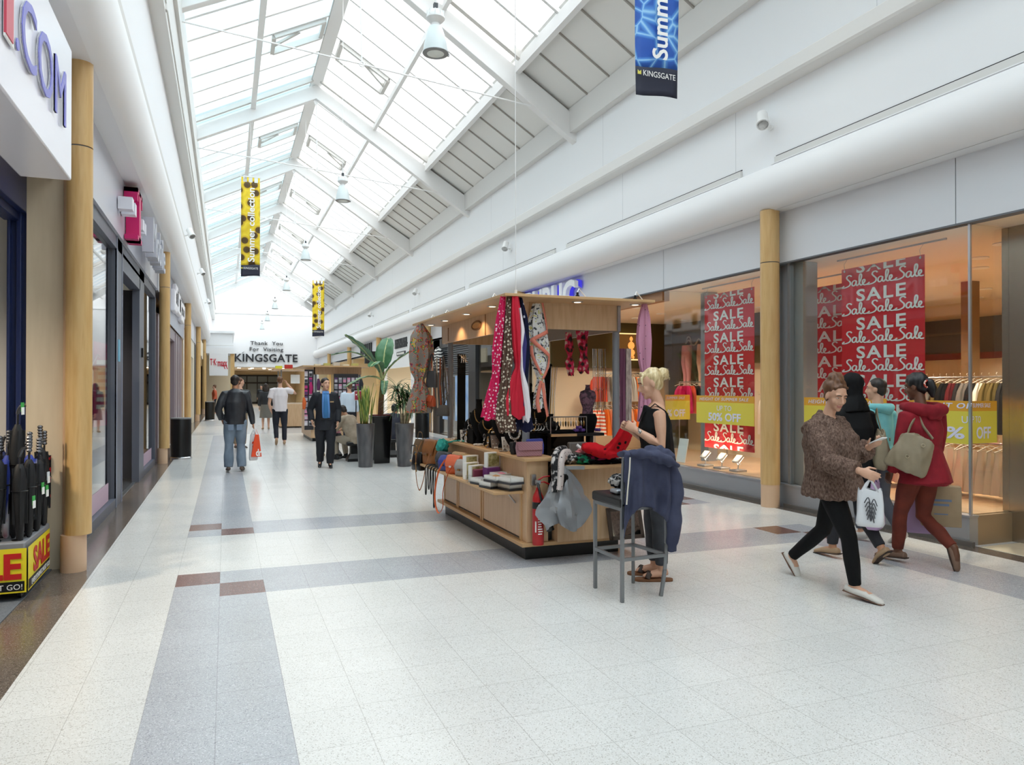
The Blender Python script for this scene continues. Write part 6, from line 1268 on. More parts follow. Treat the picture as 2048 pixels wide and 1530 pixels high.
def big_leaf(p0, p1, p2, w, fold=.18, rip=0):
    m = MB(); P = catmull([(BX+.04, BY, 1.75), p0, p1, p2], 6); n_ = len(P); s0 = int(n_*.30); vs = []; fs = []; d = Vector(p2)-Vector(p0); s = d.cross(Vector((0, 0, 1))).normalized(); 
    if s.length < .1: s = Vector((1, 0, 0))
    nn = n_-s0
    for i in range(s0, n_):
        f = (i-s0)/(nn-1); ww = w*math.sin(PI*min(1, .06+f*.90))**.6; t_ = Vector(P[min(i+1, n_-1)])-Vector(P[i-1]); up = s.cross(t_).normalized(); up = up if up.z > 0 else -up
        for k in range(-4, 5): q = k/4; vs.append(Vector(P[i])+s*ww*q+up*(fold*ww*abs(q)-.25*fold*ww*q*q*2+.012*math.sin(9*f*PI+k)))
    for i in range(nn-1):
        for k in range(8): fs.append((i*9+k, i*9+k+1, (i+1)*9+k+1, (i+1)*9+k))
    m.add(vs, fs); m.tube([tuple(p) for p in P], [.022*(1-.8*i/n_)+.003 for i in range(n_)], 8, 1); m.build('leaf', [lf, mid_], t, True, smooth=60, solid=.004)
big_leaf((BX-.10, BY-.05, 2.05), (BX-.42, BY-.15, 2.42), (BX-.78, BY-.25, 2.68), .17); big_leaf((BX+.06, BY+.02, 2.05), (BX+.10, BY+.05, 2.38), (BX+.20, BY+.20, 2.66), .21)
big_leaf((BX+.14, BY-.06, 1.98), (BX+.38, BY-.12, 2.22), (BX+.70, BY-.2, 2.42), .14); big_leaf((BX-.12, BY+.05, 2.10), (BX-.55, BY+.12, 2.34), (BX-1.0, BY+.2, 2.28), .09)
big_leaf((BX-.14, BY-.1, 1.82), (BX-.42, BY-.2, 1.80), (BX-.80, BY-.3, 1.60), .09); big_leaf((BX-.02, BY-.12, 1.95), (BX-.14, BY-.28, 2.12), (BX-.30, BY-.42, 2.02), .14); big_leaf((BX+.06, BY-.12, 1.72), (BX+.02, BY-.3, 1.70), (BX-.02, BY-.42, 1.45), .08)

# ================================================================== seats and sign by the plants
def block_stool(x, y, label):
    t = thing('block_stool', label, 'stool', (x, y, 0)); m = MB(); m.lathe([(.0, 0), (.24, 0), (.23, .06), (.14, .16), (.13, .34), (0, .34)], (0, 0, 0), 4); m.v = [tuple(Matrix.Rotation(PI/4, 3, 'Z') @ Vector(p)) for p in m.v]; m.build('base', black, t, smooth=20)
    m = MB(); m.box((-.19, -.19, .34), (.19, .19, .42)); m.build('seat', M('black_leatherette'), t, bevel=.02)
block_stool(2.62, 16.35, 'black block stool under the seated man in the beige jumper'); block_stool(2.35, 17.6, 'black block stool under the seated woman with long hair'); block_stool(3.55, 17.0, 'black block stool right of the black plant pot')
t = thing('info_sign', 'small crimson sign with white shell shapes on a thin black stand', 'sign', (2.95, 18.2, 0))
m = MB(); m.cyl((2.95, 18.2, 0), (2.95, 18.2, .03), .14); m.tube([(2.95, 18.2, .02), (2.95, 18.2, 1.55)], .012, 8); m.build('stand', black, t, True)
m = MB(); m.box((2.90, 18.16, 1.28), (3.20, 18.18, 1.52)); m.build('white_border', paper, t, True, smooth=0); m = MB(); m.box((2.915, 18.15, 1.295), (3.185, 18.165, 1.505)); m.build('face', M('crimson_sign', '#a3253f', .5), t, True, smooth=0)
m = MB()
for (x, z) in ((2.95, 1.42), (2.99, 1.38), (3.0, 1.46)): m.ball((x, 18.15, z), (.02, .004, .018), 10)
m.tube([(3.11+.03*math.cos(a), 18.148, 1.42+.045*math.sin(a)) for a in np.linspace(0, 2*PI, 13)], .003, 5); m.build('shells', text_white, t, True)

# ================================================================== accessories kiosk farther down the hall
t = thing('far_kiosk', 'maple kiosk hung with phone accessories behind the man in the suit', 'kiosk', (3, 24, 0)); fk = (2.10, 22.6, 4.0, 25.6)
m = MB(); m.box((2.10, 22.4, 2.20), (4.05, 25.8, 2.24)); m.build('canopy', KE, t, True)
m = MB(); m.box((2.45, 22.75, 1.98), (3.85, 22.78, 2.20)); m.box((2.45, 22.75, 1.98), (2.48, 25.4, 2.20)); m.build('fascia_board', KL, t, True)
for x, y in ((2.5, 22.8), (3.8, 22.8), (2.5, 25.4), (3.8, 25.4)): m = MB(); m.cyl((x, y, .1), (x, y, 2.2), .035); m.build('post', gp, t, True)
m = MB(); m.box((2.35, 22.65, .1), (3.95, 25.5, .92)); m.build('counter_cabinet', KL, t, True); m = MB(); m.box((2.4, 22.7, 0), (3.9, 25.45, .1)); m.build('plinth', black, t, True)
m = MB(); m.box((2.16, 22.55, .35), (2.42, 22.58, 2.12)); m.box((3.0, 22.55, .95), (3.72, 22.58, 2.0)); m.build('display_panel', M('charcoal_panel', '#2e2c31', .6), t, True)
pc = ['#c9b8c2', '#b83a78', '#8f8d93', '#d9d4d6', '#5a3a68', '#d48aa8', '#3b3b42', '#b7b4b9']
pk0 = {}
def packs(x0, z0, nx, nz, dx, dz, y, where):
    for i in range(nx):
        for j in range(nz):
            k = (i*3+j*5+(i*j) % 4) % 8
            if k not in pk0:
                m = MB(); m.box((-.045, -.012, -.075), (.045, .006, .075)); m.box((-.04, -.02, -.065), (.04, -.01, .02), 1); o = m.build('accessory_pack', [M('pack_card_%d' % k, pc[k], .5), M('pack_item_%d' % k, pc[(k+3) % 8], .35)], smooth=0); pk0[k] = tag(o, 'small phone accessory pack hanging '+where, 'accessory pack', 'accessory packs '+where); o.location = (x0+i*dx, y, z0+j*dz)
            else: dup(pk0[k], (x0+i*dx, y, z0+j*dz), None, 'small phone accessory pack hanging '+where, 'accessory packs '+where)
packs(2.20, .55, 2, 9, .13, .18, 22.53, 'on the narrow left panel of the far kiosk'); packs(3.06, 1.05, 6, 5, .125, .19, 22.53, 'on the wide front panel of the far kiosk')
for i, (x, z, c) in enumerate(((2.33, 1.75, '#b01e63'), (2.55, 1.85, '#54254e'), (2.62, 1.55, '#c7b9b0'), (2.75, 1.62, '#7a2750'), (2.85, 1.4, '#7a7f86'), (3.80, 1.85, '#202228'), (2.14, 1.3, '#d8642a'))):
    mobj(MB().tube([(x, 22.52, z), (x+.01, 22.50, z-.15), (x, 22.52, z-.34)], [.03, .06, .04], 10), 'soft_toy_case', M('case_%d' % i, c, .7), ('magenta', 'plum', 'beige', 'wine', 'grey', 'black', 'orange')[i]+' soft case hanging at the front of the far kiosk', 'case', (x, 22.5, z-.34))
for i in range(5): mobj(MB().box((2.5+i*.28, 23, 2.24), (2.68+i*.28, 23.3, 2.30+.03*(i % 3))), 'carton', M('carton_%d' % (i % 3), ('#d9d3bf', '#b9b36a', '#c3bdb4')[i % 3], .7), ('leftmost', 'second', 'middle', 'fourth', 'rightmost')[i]+' small carton lying on the far kiosk roof', 'box', (2.6+i*.28, 23.1, 2.24))
t = thing('counter_stall', 'pale wooden stall with glass case and flat roof left of the far kiosk', 'kiosk', (2.6, 31, 0))
m = MB(); m.box((2.0, 30.6, .05), (3.2, 32.6, .95)); m.build('cabinet', KL, t, True, bevel=.02); m = MB(); m.box((1.75, 30.3, 2.28), (3.5, 33, 2.33)); m.build('roof', KE, t, True)
for x, y in ((2.05, 30.7), (3.15, 30.7), (2.05, 32.5)): m = MB(); m.cyl((x, y, .9), (x, y, 2.3), .03); m.build('post', gp, t, True)
m = MB(); m.box((2.02, 30.62, .95), (3.18, 30.64, 1.5)); m.build('glass_case', glass_front, t, True); m = MB(); m.box((2.4, 30.6, 1.75), (2.75, 30.62, 2.1)); m.build('notice', paper, t, True)
mobj(MB().box((2.2, 30.9, 2.33), (2.5, 31.2, 2.5)), 'carton', M('red_carton', '#b3302a', .6), 'red carton on the roof of the pale wooden stall', 'box', (2.3, 31, 2.33)); mobj(MB().box((1.85, 30.9, 2.33), (2.1, 31.2, 2.45)), 'carton', M('lime_carton', '#cfd23a', .6), 'lime green carton on the roof of the pale wooden stall', 'box', (2, 31, 2.33))

# ================================================================== umbrella stand under the white sign
UX, UY = -1.38, 6.52
t = thing('umbrella_stand', 'grey wheeled umbrella stand with yellow and red sale panels at left edge', 'umbrella stand', (-1.7, 6.9, 0))
gpl = M('grey_stand_plastic', '#85868a', .5)
m = MB(); pl = [(-2.15, 6.50), (UX-.02, 6.52), (-1.40, 7.36), (-1.55, 7.52), (-2.15, 7.52)]; m.prism(pl, (0, 0, .10), (1, 0, 0), (0, 1, 0), (0, 0, .34)); m.build('base', gpl, t, True, bevel=.01)
m = MB()
for i in range(3):
    for j in range(5): m.lathe([(.028, .435), (.038, .442), (.038, .448), (.028, .448)], (-1.47-.14*i, 6.62+.18*j, 0), 14)
m.build('socket_ring', black, t, True)
for x, y in ((-1.45, 6.62), (-1.47, 7.3), (-2.0, 6.6)): m = MB(); m.cyl((x-.012, y, .035), (x+.012, y, .035), .035, n=14); m.box((x-.02, y-.02, .04), (x+.02, y+.02, .10)); m.build('castor', black, t, True)
ylw = M('sale_yellow', '#f0dc2a', .4); srd = M('sale_red', '#c7201f', .4)
def sale_panel(o, u, w, l1, s1, l2, s2, sx1, sx2):
    u = Vector(u).normalized(); nrm = u.cross(Vector((0, 0, 1))); o = Vector(o); q = thing('sale_panel', 'x', 'sign') if 0 else None
    m = MB(); m.add([o, o+u*w, o+u*w+Vector((0, 0, .33)), o+Vector((0, 0, .33))], [(0, 1, 2, 3)], 0); a = o+nrm*.001
    m.add([a+u*.012+Vector((0, 0, .012)), a+u*(w-.012)+Vector((0, 0, .012)), a+u*(w-.012)+Vector((0, 0, .085)), a+u*.012+Vector((0, 0, .085))], [(0, 1, 2, 3)], 1)
    bo_ = m.build('sale_board', [ylw, black], t, True, smooth=0)
    m = MB(); m.text(l1, o+nrm*.003+u*(w-.03)+Vector((0, 0, .11)), u, (0, 0, 1), s1, .002, bold=.05, sx=sx1, align='R'); m.build('red_letters', srd, bo_, True)
    m = MB(); m.text(l2, o+nrm*.003+u*(w-.025)+Vector((0, 0, .025)), u, (0, 0, 1), s2, .002, bold=.03, sx=sx2, align='R'); m.build('white_letters', text_white, bo_, True)
sale_panel((-2.16, 6.485, .07), (1, .025, 0), .775, 'SALE', .185, 'EVERYTHING MUST GO!', .042, .95, 1.0); sale_panel((UX, 6.53, .07), (-.022, 1, 0), .83, 'SALE', .185, 'EVERYTHING MUST GO!', .042, 1.15, 1.12)
def umbrella(label, x, y, z, lean, cloth_, handle='knob', s=1.0):
    t = thing('umbrella', label, 'umbrella', (x, y, z), 0, 'folded umbrellas in the stand'); L = .80*s; ax = Vector((lean[0], lean[1], 1)).normalized()
    m = MB(); m.lathe([(.010, 0), (.024, .03*L), (.042, .35*L), (.052, .60*L), (.040, .72*L), (.018, .77*L)], (0, 0, 0), 10, axis=ax)
    for k in range(5): a = k*1.26; m.obox(ax*.45*L+Vector((.044*math.cos(a), .044*math.sin(a), 0)), (.008*math.cos(a), .008*math.sin(a), 0), (-.004*math.sin(a), .004*math.cos(a), 0), ax*.28*L)
    fc_ = m.build('folded_canopy', cloth_, t, smooth=50)
    m = MB(); m.tube([ax*.74*L, ax*.84*L], .008, 6)
    if handle == 'hook': m.tube([tuple(ax*.84*L+Vector((.03*(1-math.cos(a)), 0, .05*a))) for a in np.linspace(0, 1.2, 5)]+[tuple(ax*.84*L+Vector((.05, 0, .07)))], .013, 8)
    else:
        for k in range(5): m.ball(ax*(.86*L+.024*k), (.022, .022, .016), 8)
    m.build('handle', M('dark_chrome_handle', '#4c4d51', .25, .7), t)
    m = MB(); m.tube([ax*.5*L+Vector((.051*math.cos(a), .051*math.sin(a), 0)) for a in np.linspace(0, 2*PI, 11)[:-1]], .006, 5, closed=True); m.build('strap', black, fc_)
    return t
ur = random.Random(9); ub = M('umbrella_black', '#131316', .6)
variants = [('black', ub)]*7+[('navy', M('umbrella_navy', '#1f2a5c', .6)), ('black and red patterned', dots('umbrella_red', '#141416', '#a31f24', 24, .3, .9)), ('black with white lettering', MN('umbrella_print', [(.60, '#131316'), (.66, '#cfcfcf')], (1, 1, 1), 14, 1, .6)), ('blue and red flag patterned', MN('umbrella_flag', [(.4, '#2b3f9a'), (.5, '#d8d5da'), (.6, '#a82035')], (1, 1, .4), 6, 1, .6))]
k = 0; rowsn = ('front', 'second', 'third', 'fourth', 'fifth', 'sixth', 'back'); coln = ('hall side', 'middle', 'shop side')
for j in range(7):
    for i in range(3):
        v = variants[(k*5+j) % len(variants)]; umbrella('%s folded umbrella in the %s row of the stand, %s' % (v[0], rowsn[j], coln[i]), -1.45-.15*i+.03*(j % 2), 6.60+.13*j, .44, (ur.uniform(-.05, .05), ur.uniform(-.05, .05)), v[1], 'hook' if k % 4 == 0 else 'knob', ur.uniform(.92, 1.08)); k += 1
umbrella('long black umbrella with green tag standing taller than the rest', -1.52, 6.72, .44, (.03, 0), ub, 'hook', 1.42)
for i, (x, y, z, c) in enumerate(((-1.37, 6.95, .80, 'green'), (-1.37, 7.1, .76, 'green'), (-1.38, 7.2, .86, 'white'), (-1.36, 6.6, .74, 'green'), (-1.44, 6.62, 1.45, 'green'))):
    mobj(MB().obox((x, y, z), (.004, .02, 0), (0, 0, .035), (.003, 0, 0)).obox((x+.004, y-.005, z-.03), (.004, .02, 0), (0, 0, .028), (.002, 0, 0), 1), 'price_tag', [M('tag_'+c, {'green': '#39a54a', 'white': '#dfe3e6'}[c], .5), paper], '%s and white price tag hanging among the umbrellas, %s' % (c, ('near the front', 'at the middle', 'highest on the right', 'lowest at the front', 'on the tall umbrella')[i]), 'price tag', (x, y, z), smooth=0)
# ================================================================== people
X_ = Vector((1, 0, 0))
def hand(mb, W, D, S, N, curl=.35, s=1.0, thumb=1, spread=0):
    W, D, S, N = (Vector(v) for v in (W, D, S, N)); D.normalize(); S = (S-D*S.dot(D)).normalized(); N = D.cross(S)*(1 if D.cross(S).dot(N) > 0 else -1)
    mb.tube([W-D*.02*s, W+D*.02*s, W+D*.055*s, W+D*.092*s], [(.024*s, .018*s), (.031*s, .016*s), (.039*s, .015*s), (.037*s, .012*s)], 12, up=S)
    for i, (o, L) in enumerate(((.029, .070), (.0095, .079), (-.0105, .073), (-.030, .057))):
        p = W+D*(.088-.004*abs(i-1))*s+S*o*s; a = .12; P = [p]
        for j, f in enumerate((.45, .32, .23)):
            a += curl*(1.0 if j else .7)*(1+.12*i); d = D*math.cos(a)+N*math.sin(a)+S*spread*(1.5-i)*.1; P.append(P[-1]+d*L*f*s)
        mb.tube(P, [.0088*s, .0082*s, .0074*s, .0055*s], 8)
    p = W+D*.028*s+S*.028*s; d1 = (D*.62+S*.62+N*.38).normalized(); d2 = (D*.85+S*.18+N*.5).normalized(); mb.tube([p-S*.012*s, p+d1*.032*s, p+d1*.032*s+d2*.028*s, p+d1*.032*s+d2*.05*s], [.014*s, .0105*s, .009*s, .006*s], 8)
def head_mat(c, yaw, pitch, s): return Matrix.Translation(Vector(c)) @ Matrix.Rotation(yaw, 4, 'Z') @ Matrix.Rotation(pitch, 4, 'X') @ Matrix.Scale(s, 4)
def head_geo(mb, HM, female=False):
    o = len(mb.v); b = mb.ball; b((0, -.012, .035), (.075, .096, .084), 24); b((0, .024, -.02), (.060, .064, .088), 20); b((0, .030, -.068), ((.046 if female else .052), .052, .046), 16); b((0, .064, -.096), (.022, .020, .018), 12)
    for x in (-1, 1): b((x*.038, .056, -.024), (.024, .022, .03), 12); b((x*.076, -.008, -.004), (.010, .020, .031), 12); b((x*.010, .091, -.032), (.010, .011, .009), 8); mb.tube([(x*.014, .082, .038), (x*.05, .066, .034)], .011, 8)
    mb.tube([(0, .080, .026), (0, .094, .0), (0, .108, -.026), (0, .092, -.036)], [.008, .010, .012, .010], 10)
    b((0, .081, -.058), (.022, .012, .007), 10); b((0, .079, -.068), (.019, .012, .008), 10)
    mb.v[o:] = [tuple(HM @ Vector(p)) for p in mb.v[o:]]
SK = {'light': '#d9a88c', 'pale': '#e2b8a0', 'tan': '#c08a68', 'brown': '#6b4430', 'olive': '#b98562'}
def skin(k): return MN('skin_'+k, [(.3, SK[k]), (.7, tuple(v*.88 for v in lin(SK[k])))], (1, 1, 1), 9, 3, .5)
def lip(k): return M('lips_'+k, {'light': '#bd7a6f', 'pale': '#c07a74', 'tan': '#96584c', 'brown': '#54302a', 'olive': '#8f5448'}[k], .45)
def D_(**k): return k
BASE = dict(pel=(0, 0, .93), waist=(0, .005, 1.07), chest=(0, .01, 1.27), neck=(0, -.01, 1.455), head=(0, .02, 1.62), shL=(-.175, -.005, 1.415), shR=(.175, -.005, 1.415), elL=(-.225, -.03, 1.13), elR=(.225, -.03, 1.13), wrL=(-.235, .04, .89), wrR=(.235, .04, .89),
    hipL=(-.09, 0, .90), hipR=(.09, 0, .90), knL=(-.10, .03, .49), knR=(.10, .03, .49), anL=(-.10, -.02, .085), anR=(.10, -.02, .085), toL=(-.115, .15, .03), toR=(.115, .15, .03))
def person(label, loc, rz, J, sk='light', vox=.010, build=1.0, hs=1.0, yaw=0, pitch=0, hands=None, female=False, top=None, legs=None, shoes=None, hair=None, group=None, bare_feet=False):
    """one continuous body, with hair and clothing as its children; local +y is forward, +x the person's right"""
    j = {k: Vector(v) for k, v in {**BASE, **J}.items()}; b = build; HM = head_mat(j['head'], yaw, pitch, hs)
    mb = MB(); T = lambda P, R, n=18, up=X_: mb.tube(P, R, n, up=up)
    T([j['pel']-Vector((0, 0, .07)), j['pel'], j['waist'], j['chest'], (j['shL']+j['shR'])/2+Vector((0, 0, .0)), j['neck']], [(.13*b, .10*b), (.16*b, .115*b), (.132*b, .095*b), (.155*b, .112*b), (.135*b, .085*b), (.06, .06)])
    T([j['neck']-Vector((0, 0, .05)), j['neck']+Vector((0, .0, .01)), HM @ Vector((0, -.012, -.05))], [(.07, .062), (.056, .056), (.05, .053)] if not female else [(.062, .056), (.047, .048), (.043, .047)])
    for s in 'LR':
        T([(j['sh'+s]+j['chest'])/2+Vector((0, 0, .02)), j['sh'+s]-Vector((0, 0, .03)), j['sh'+s]*.5+j['el'+s]*.5, j['el'+s], j['el'+s]*.6+j['wr'+s]*.4, j['wr'+s]], [.052*b, .048*b, .044*b, .037*b, .037*b, .025*b], 12)
        T([j['pel']*.5+j['hip'+s]*.5, j['hip'+s], j['hip'+s]*.55+j['kn'+s]*.45, j['kn'+s], j['kn'+s]*.65+j['an'+s]*.35, j['an'+s]], [.09*b, .088*b, .072*b, .052*b, .050*b, .034*b], 14)
        d = (j['to'+s]-j['an'+s]); T([j['an'+s]-d*.28+Vector((0, 0, -.025)), j['an'+s]+d*.3+Vector((0, 0, -.01)), j['to'+s]*.7+j['an'+s]*.3, j['to'+s]], [(.028, .026), (.034, .034), (.038, .024), (.022, .013)], 12)
        h = (hands or {}).get(s); fw = (j['wr'+s]-j['el'+s]).normalized(); sd = 1 if s == 'R' else -1
        if h is None: hand(mb, j['wr'+s], fw, (0, 1, .1), (-sd, .15, 0), .38)
        else: hand(mb, j['wr'+s], h[0], h[1], h[2], h[3] if len(h) > 3 else .4)
    head_geo(mb, HM, female); me = remesh(mb, vox, 3 if vox < .008 else 2)
    # lips, eyes and brows
    nf = len(me.polygons); cc = np.empty(nf*3); me.polygons.foreach_get('center', cc); cc = cc.reshape(-1, 3); inv = np.array(HM.inverted()); hc = cc@inv[:3, :3].T+inv[:3, 3]
    mi = np.zeros(nf, dtype=np.int32); mi[(np.abs(hc[:, 0]) < .024) & (np.abs(hc[:, 2]+.063) < .010) & (hc[:, 1] > .07)] = 1
    e = MB(); 
    for x in (-1, 1):
        e.ball((x*.031, .0695, .012), (.0130, .0118, .0066), 10, 2); e.ball((x*.031, .0770, .0125), (.0058, .0055, .0056), 8, 3); e.tube([(x*.018, .0805, .0175), (x*.031, .0825, .0205), (x*.045, .0745, .0165)], .0042, 6, 0); e.tube([(x*.013, .090, .033), (x*.031, .0875, .037), (x*.047, .076, .032)], .0035, 5, 3)
    e.v = [tuple(HM @ Vector(p)) for p in e.v]
    bm = bmesh.new(); me.polygons.foreach_set('material_index', mi); bm.from_mesh(me); tmp = bpy.data.meshes.new('e'); tmp.from_pydata(e.v, [], e.f)
    for _ in range(4): tmp.materials.append(skin(sk))
    tmp.polygons.foreach_set('material_index', e.m); bm.from_mesh(tmp); bm.to_mesh(me); bm.free(); bpy.data.meshes.remove(tmp)
    idx = np.empty(len(me.polygons), dtype=np.int32); me.polygons.foreach_get('material_index', idx)
    o = mesh_obj(me, 'person', [skin(sk), lip(sk), M('eye_white', '#ddd6cf', .3), M('eye_dark', '#2a1c16', .3)]); me.polygons.foreach_set('material_index', idx)
    o.location = loc; o.rotation_euler = (0, 0, rz); MW[o.name] = Matrix.Translation(Vector(loc)) @ Matrix.Rotation(rz, 4, 'Z'); tag(o, label, 'person', group)
    if top:                                               # dict(mat, hem, rad scale, sleeve, name)
        for tp in (top if isinstance(top, list) else [top]):
            m = MB(); g = tp.get('g', .022); hz = tp['hem']; hw = tp.get('hw', (.185*b, .14*b)); hx = tp.get('hx', j['pel']); Z = Vector((0, 0, 1))
            rows = [Vector((hx[0], hx[1], hz)), Vector((hx[0], hx[1], (hz+j['waist'].z)/2)), j['waist'], j['chest'], (j['shL']+j['shR'])/2+Z*.016, j['neck']+Z*tp.get('col', -.005)]
            cw = tp.get('cw', 1); m.tube(rows, [hw, ((hw[0]+.15*b+g)/2, (hw[1]+.115*b+g)/2), (.145*b*cw+g, .11*b*cw+g), (.165*b*cw+g, .118*b*cw+g), (.128*b+g*.7, .086*b+g*.7), tp.get('nk', (.066, .064))], 24, up=X_)
            sl = tp.get('sleeve', 2)
            for s in 'LR':
                S0, E0, W0 = j['sh'+s], j['el'+s], j['wr'+s]
                if sl == 0: continue
                A0 = (S0*.55+j['chest']*.45)+Z*.055; S1 = S0-Z*.022; k = tp.get('sw', 1)
                if sl == 1: m.tube([A0, S1, S0*.4+E0*.6], [.058*b+g*.3, .056*b+g*.6, .054*b+g*.8], 14)
                else: m.tube([A0, S1, S0*.5+E0*.5, E0, E0*.5+W0*.5, E0*.06+W0*.94], [.056*b+g*.4, (.055*b+g*.6)*k, (.050*b+g*.7)*k, (.042*b+g*.65)*k, (.038*b+g*.65)*k, (.030*b+g*.65)*k], 16)
            for f in tp.get('extra', []): f(m, j)
            mesh_obj(remesh(m, tp.get('vox', max(vox, .009)), 4, tp.get('wr', .006), tp.get('seed', 1), tp.get('k', 16)), tp.get('name', 'top'), tp['mat'], o)
    if legs:
        m = MB(); g = legs.get('g', .012); m.tube([j['pel']+Vector((0, 0, .09)), j['pel'], j['pel']-Vector((0, 0, .08))], [(.145*b+g, .105*b+g), (.16*b+g, .12*b+g), (.12*b+g, .10*b+g)], 18, up=X_)
        f = legs.get('flare', 1.0); w = legs.get('w', 1.0); end = legs.get('end', .9)
        for s in 'LR':
            a = j['kn'+s].lerp(j['an'+s], end); m.tube([j['pel']*.5+j['hip'+s]*.5, j['hip'+s], j['hip'+s]*.5+j['kn'+s]*.5, j['kn'+s], j['kn'+s].lerp(a, .45), a], [.095*b+g, (.092*b+g), (.074*b+g)*w, (.054*b+g)*w, (.050*b+g)*w*f, (.038*b+g)*w*f*f], 16)
        mesh_obj(remesh(m, max(vox, .009), 4, legs.get('wr', .005), 5, 18), legs.get('name', 'trousers'), legs['mat'], o)
    if shoes:
        for s in 'LR':
            d = (j['to'+s]-j['an'+s]); dn = d.normalized(); m = MB(); A = j['an'+s]; up = Vector((0, 0, 1)); up = (up-dn*up.dot(dn)).normalized(); sd = dn.cross(up)
            sole = A*.0+j['to'+s]
            m.tube([A-d*.36-up*.045, A-d*.05-up*.03, A*.45+j['to'+s]*.55-up*.006, j['to'+s]+dn*.03, j['to'+s]+dn*.055], [(.030, .034), (.040, shoes.get('h', .046)), (.044, .030), (.034, .020), (.012, .010)], 14, up=sd)
            if shoes.get('boot'): m.tube([A-up*.0, A*.8+j['kn'+s]*.2], [(.045, .05), (.05, .05)], 14)
            so_ = mesh_obj(remesh(m, max(vox, .007), 3), 'shoe', shoes['mat'], o)
            if shoes.get('sole'): q = MB(); q.tube([A-d*.38-up*.066, A*.4+j['to'+s]*.6-up*.030, j['to'+s]+dn*.05-up*.012], [(.036, .008), (.046, .008), (.028, .006)], 12, up=sd); q.build('sole', shoes['sole'], so_)
    if hair:
        m = MB(); b_ = m.ball; hv = hair.get('v', 1.0); st = hair.get('style', 'short'); b_((0, -.032 if st in ('updo', 'bun') else -.020, .050), (.084*hv, .096*hv, .082*hv), 24); b_((0, -.052, -.005), (.074, .058, .068), 18)
        for x in (-1, 1): b_((x*.068, -.012, .022), (.013, .03, .035), 10)
        if st in ('bun', 'pony', 'long', 'updo'): m.tube([(-.060, .040, .080), (0, .050, .112), (.060, .040, .080)], .014, 10)
        if st == 'bun': b_((0, -.135, .050), (.052, .045, .050), 16); b_((0, -.09, .03), (.04, .05, .04), 12); [m.tube([(x*.058, .066, .080), (x*.074, .075, .03), (x*.070, .072, -.035)], [.015, .012, .004], 8) for x in (-1, 1)]
        if st == 'updo': b_((0, -.042, .062), (.092, .100, .086), 20); b_((0, -.060, .135), (.066, .064, .054), 18); b_((0, -.02, .125), (.05, .05, .035), 14); b_((0, -.085, .05), (.065, .045, .06), 14)
        if st == 'pony': m.tube([(0, -.09, .03), (0, -.125, .02), (0, -.135, -.05), (0, -.125, -.12)], [.03, .045, .042, .015], 14)
        if st == 'long': [m.tube([(x*.062, .03, .07), (x*.085, .02, -.02), (x*.09, .015, -.13), (x*.085, .03, -.24)], [.028, .034, .036, .02], 12) for x in (-1, 1)]; m.tube([(0, -.06, .0), (0, -.085, -.12), (0, -.08, -.25)], [(.075, .05), (.09, .045), (.07, .03)], 16, up=X_)
        if st == 'scarf':
            b_((0, -.012, .042), (.098, .112, .100), 24); m.tube([(0, -.01, .0), (0, -.01, -.09), (0, -.02, -.16), (0, -.02, -.24)], [(.096, .095), (.088, .09), (.13, .10), (.17, .10)], 24, up=X_)
        m.v = [tuple(HM @ Vector(p)) for p in m.v]
        me = remesh(m, .008 if vox < .009 else .011, 3, hair.get('wr', .005), 3, 45); mesh_obj(me, hair.get('name', 'hair'), hair['mat'], o)
    return o
def child(o, name, mb, mats, **k): return mb.build(name, mats, o, **k)
blonde_h = MN('blonde_hair', [(.3, '#a98d5e'), (.55, '#d9c293'), (.75, '#efe0bd')], (3, 3, .6), 14, 3, .45); brown_h = MN('brown_hair', [(.3, '#4d301f'), (.7, '#7a5236')], (3, 3, .6), 14, 3, .5)
dark_h = MN('dark_brown_hair', [(.3, '#1c1512'), (.7, '#33261f')], (3, 3, .6), 14, 3, .5); black_h = MN('black_hair', [(.3, '#0a090a'), (.7, '#1b191b')], (3, 3, .6), 14, 3, .45); ginger_h = M('cropped_ginger_hair', '#5e3d28', .7)
blk = M('black_jersey', '#0d0d0f', .8, spec=.25)

# ---- woman at the kiosk
p = person('blonde woman in a loose black sleeveless top holding up a red scarf', (3.36, 5.42, 0), 1.125,
    D_(pel=(0, -.04, .92), waist=(0, -.035, 1.07), chest=(0, -.015, 1.27), neck=(0, -.04, 1.455), head=(0, .03, 1.625), shL=(-.165, -.03, 1.405), shR=(.16, .0, 1.40), elL=(-.215, -.04, 1.125), elR=(.205, .02, 1.13), wrL=(-.13, .155, 1.245), wrR=(.10, .19, 1.24),
       hipL=(-.085, -.04, .90), hipR=(.085, -.04, .90), knL=(-.09, -.03, .48), knR=(.08, .02, .48), anL=(-.09, -.06, .085), anR=(.085, -.02, .085), toL=(-.10, .10, .035), toR=(.10, .14, .035)),
    'light', .0065, 1.06, 1.0, .1, -.30, dict(L=((.45, .75, .5), (.1, -.4, .8), (.8, .1, -.3), .75), R=((-.45, .75, .5), (-.1, -.4, .8), (-.8, .1, -.3), .75)), True,
    dict(mat=blk, hem=.765, hw=(.21, .165), g=.016, sleeve=0, wr=.008, k=22, name='vest_top', nk=(.045, .04), col=-.10, cw=1.0), dict(mat=MN('charcoal_denim', [(.3, '#2b2c31'), (.7, '#3d3f45')], (1, 1, 1), 8, 3, .85), g=.006, end=.88, flare=1.05, name='jeans'),
    None, dict(style='bun', mat=blonde_h, wr=.006))
m = MB()
for s in (-1, 1): m.tube([(s*.07, .115, 1.31), (s*.09, .085, 1.39), (s*.098, .0, 1.463), (s*.088, -.09, 1.40), (s*.06, -.125, 1.30)], .010, 8, flat=.5)
child(p, 'shoulder_strap', m, blk)
m = MB(); rnd = random.Random(2)
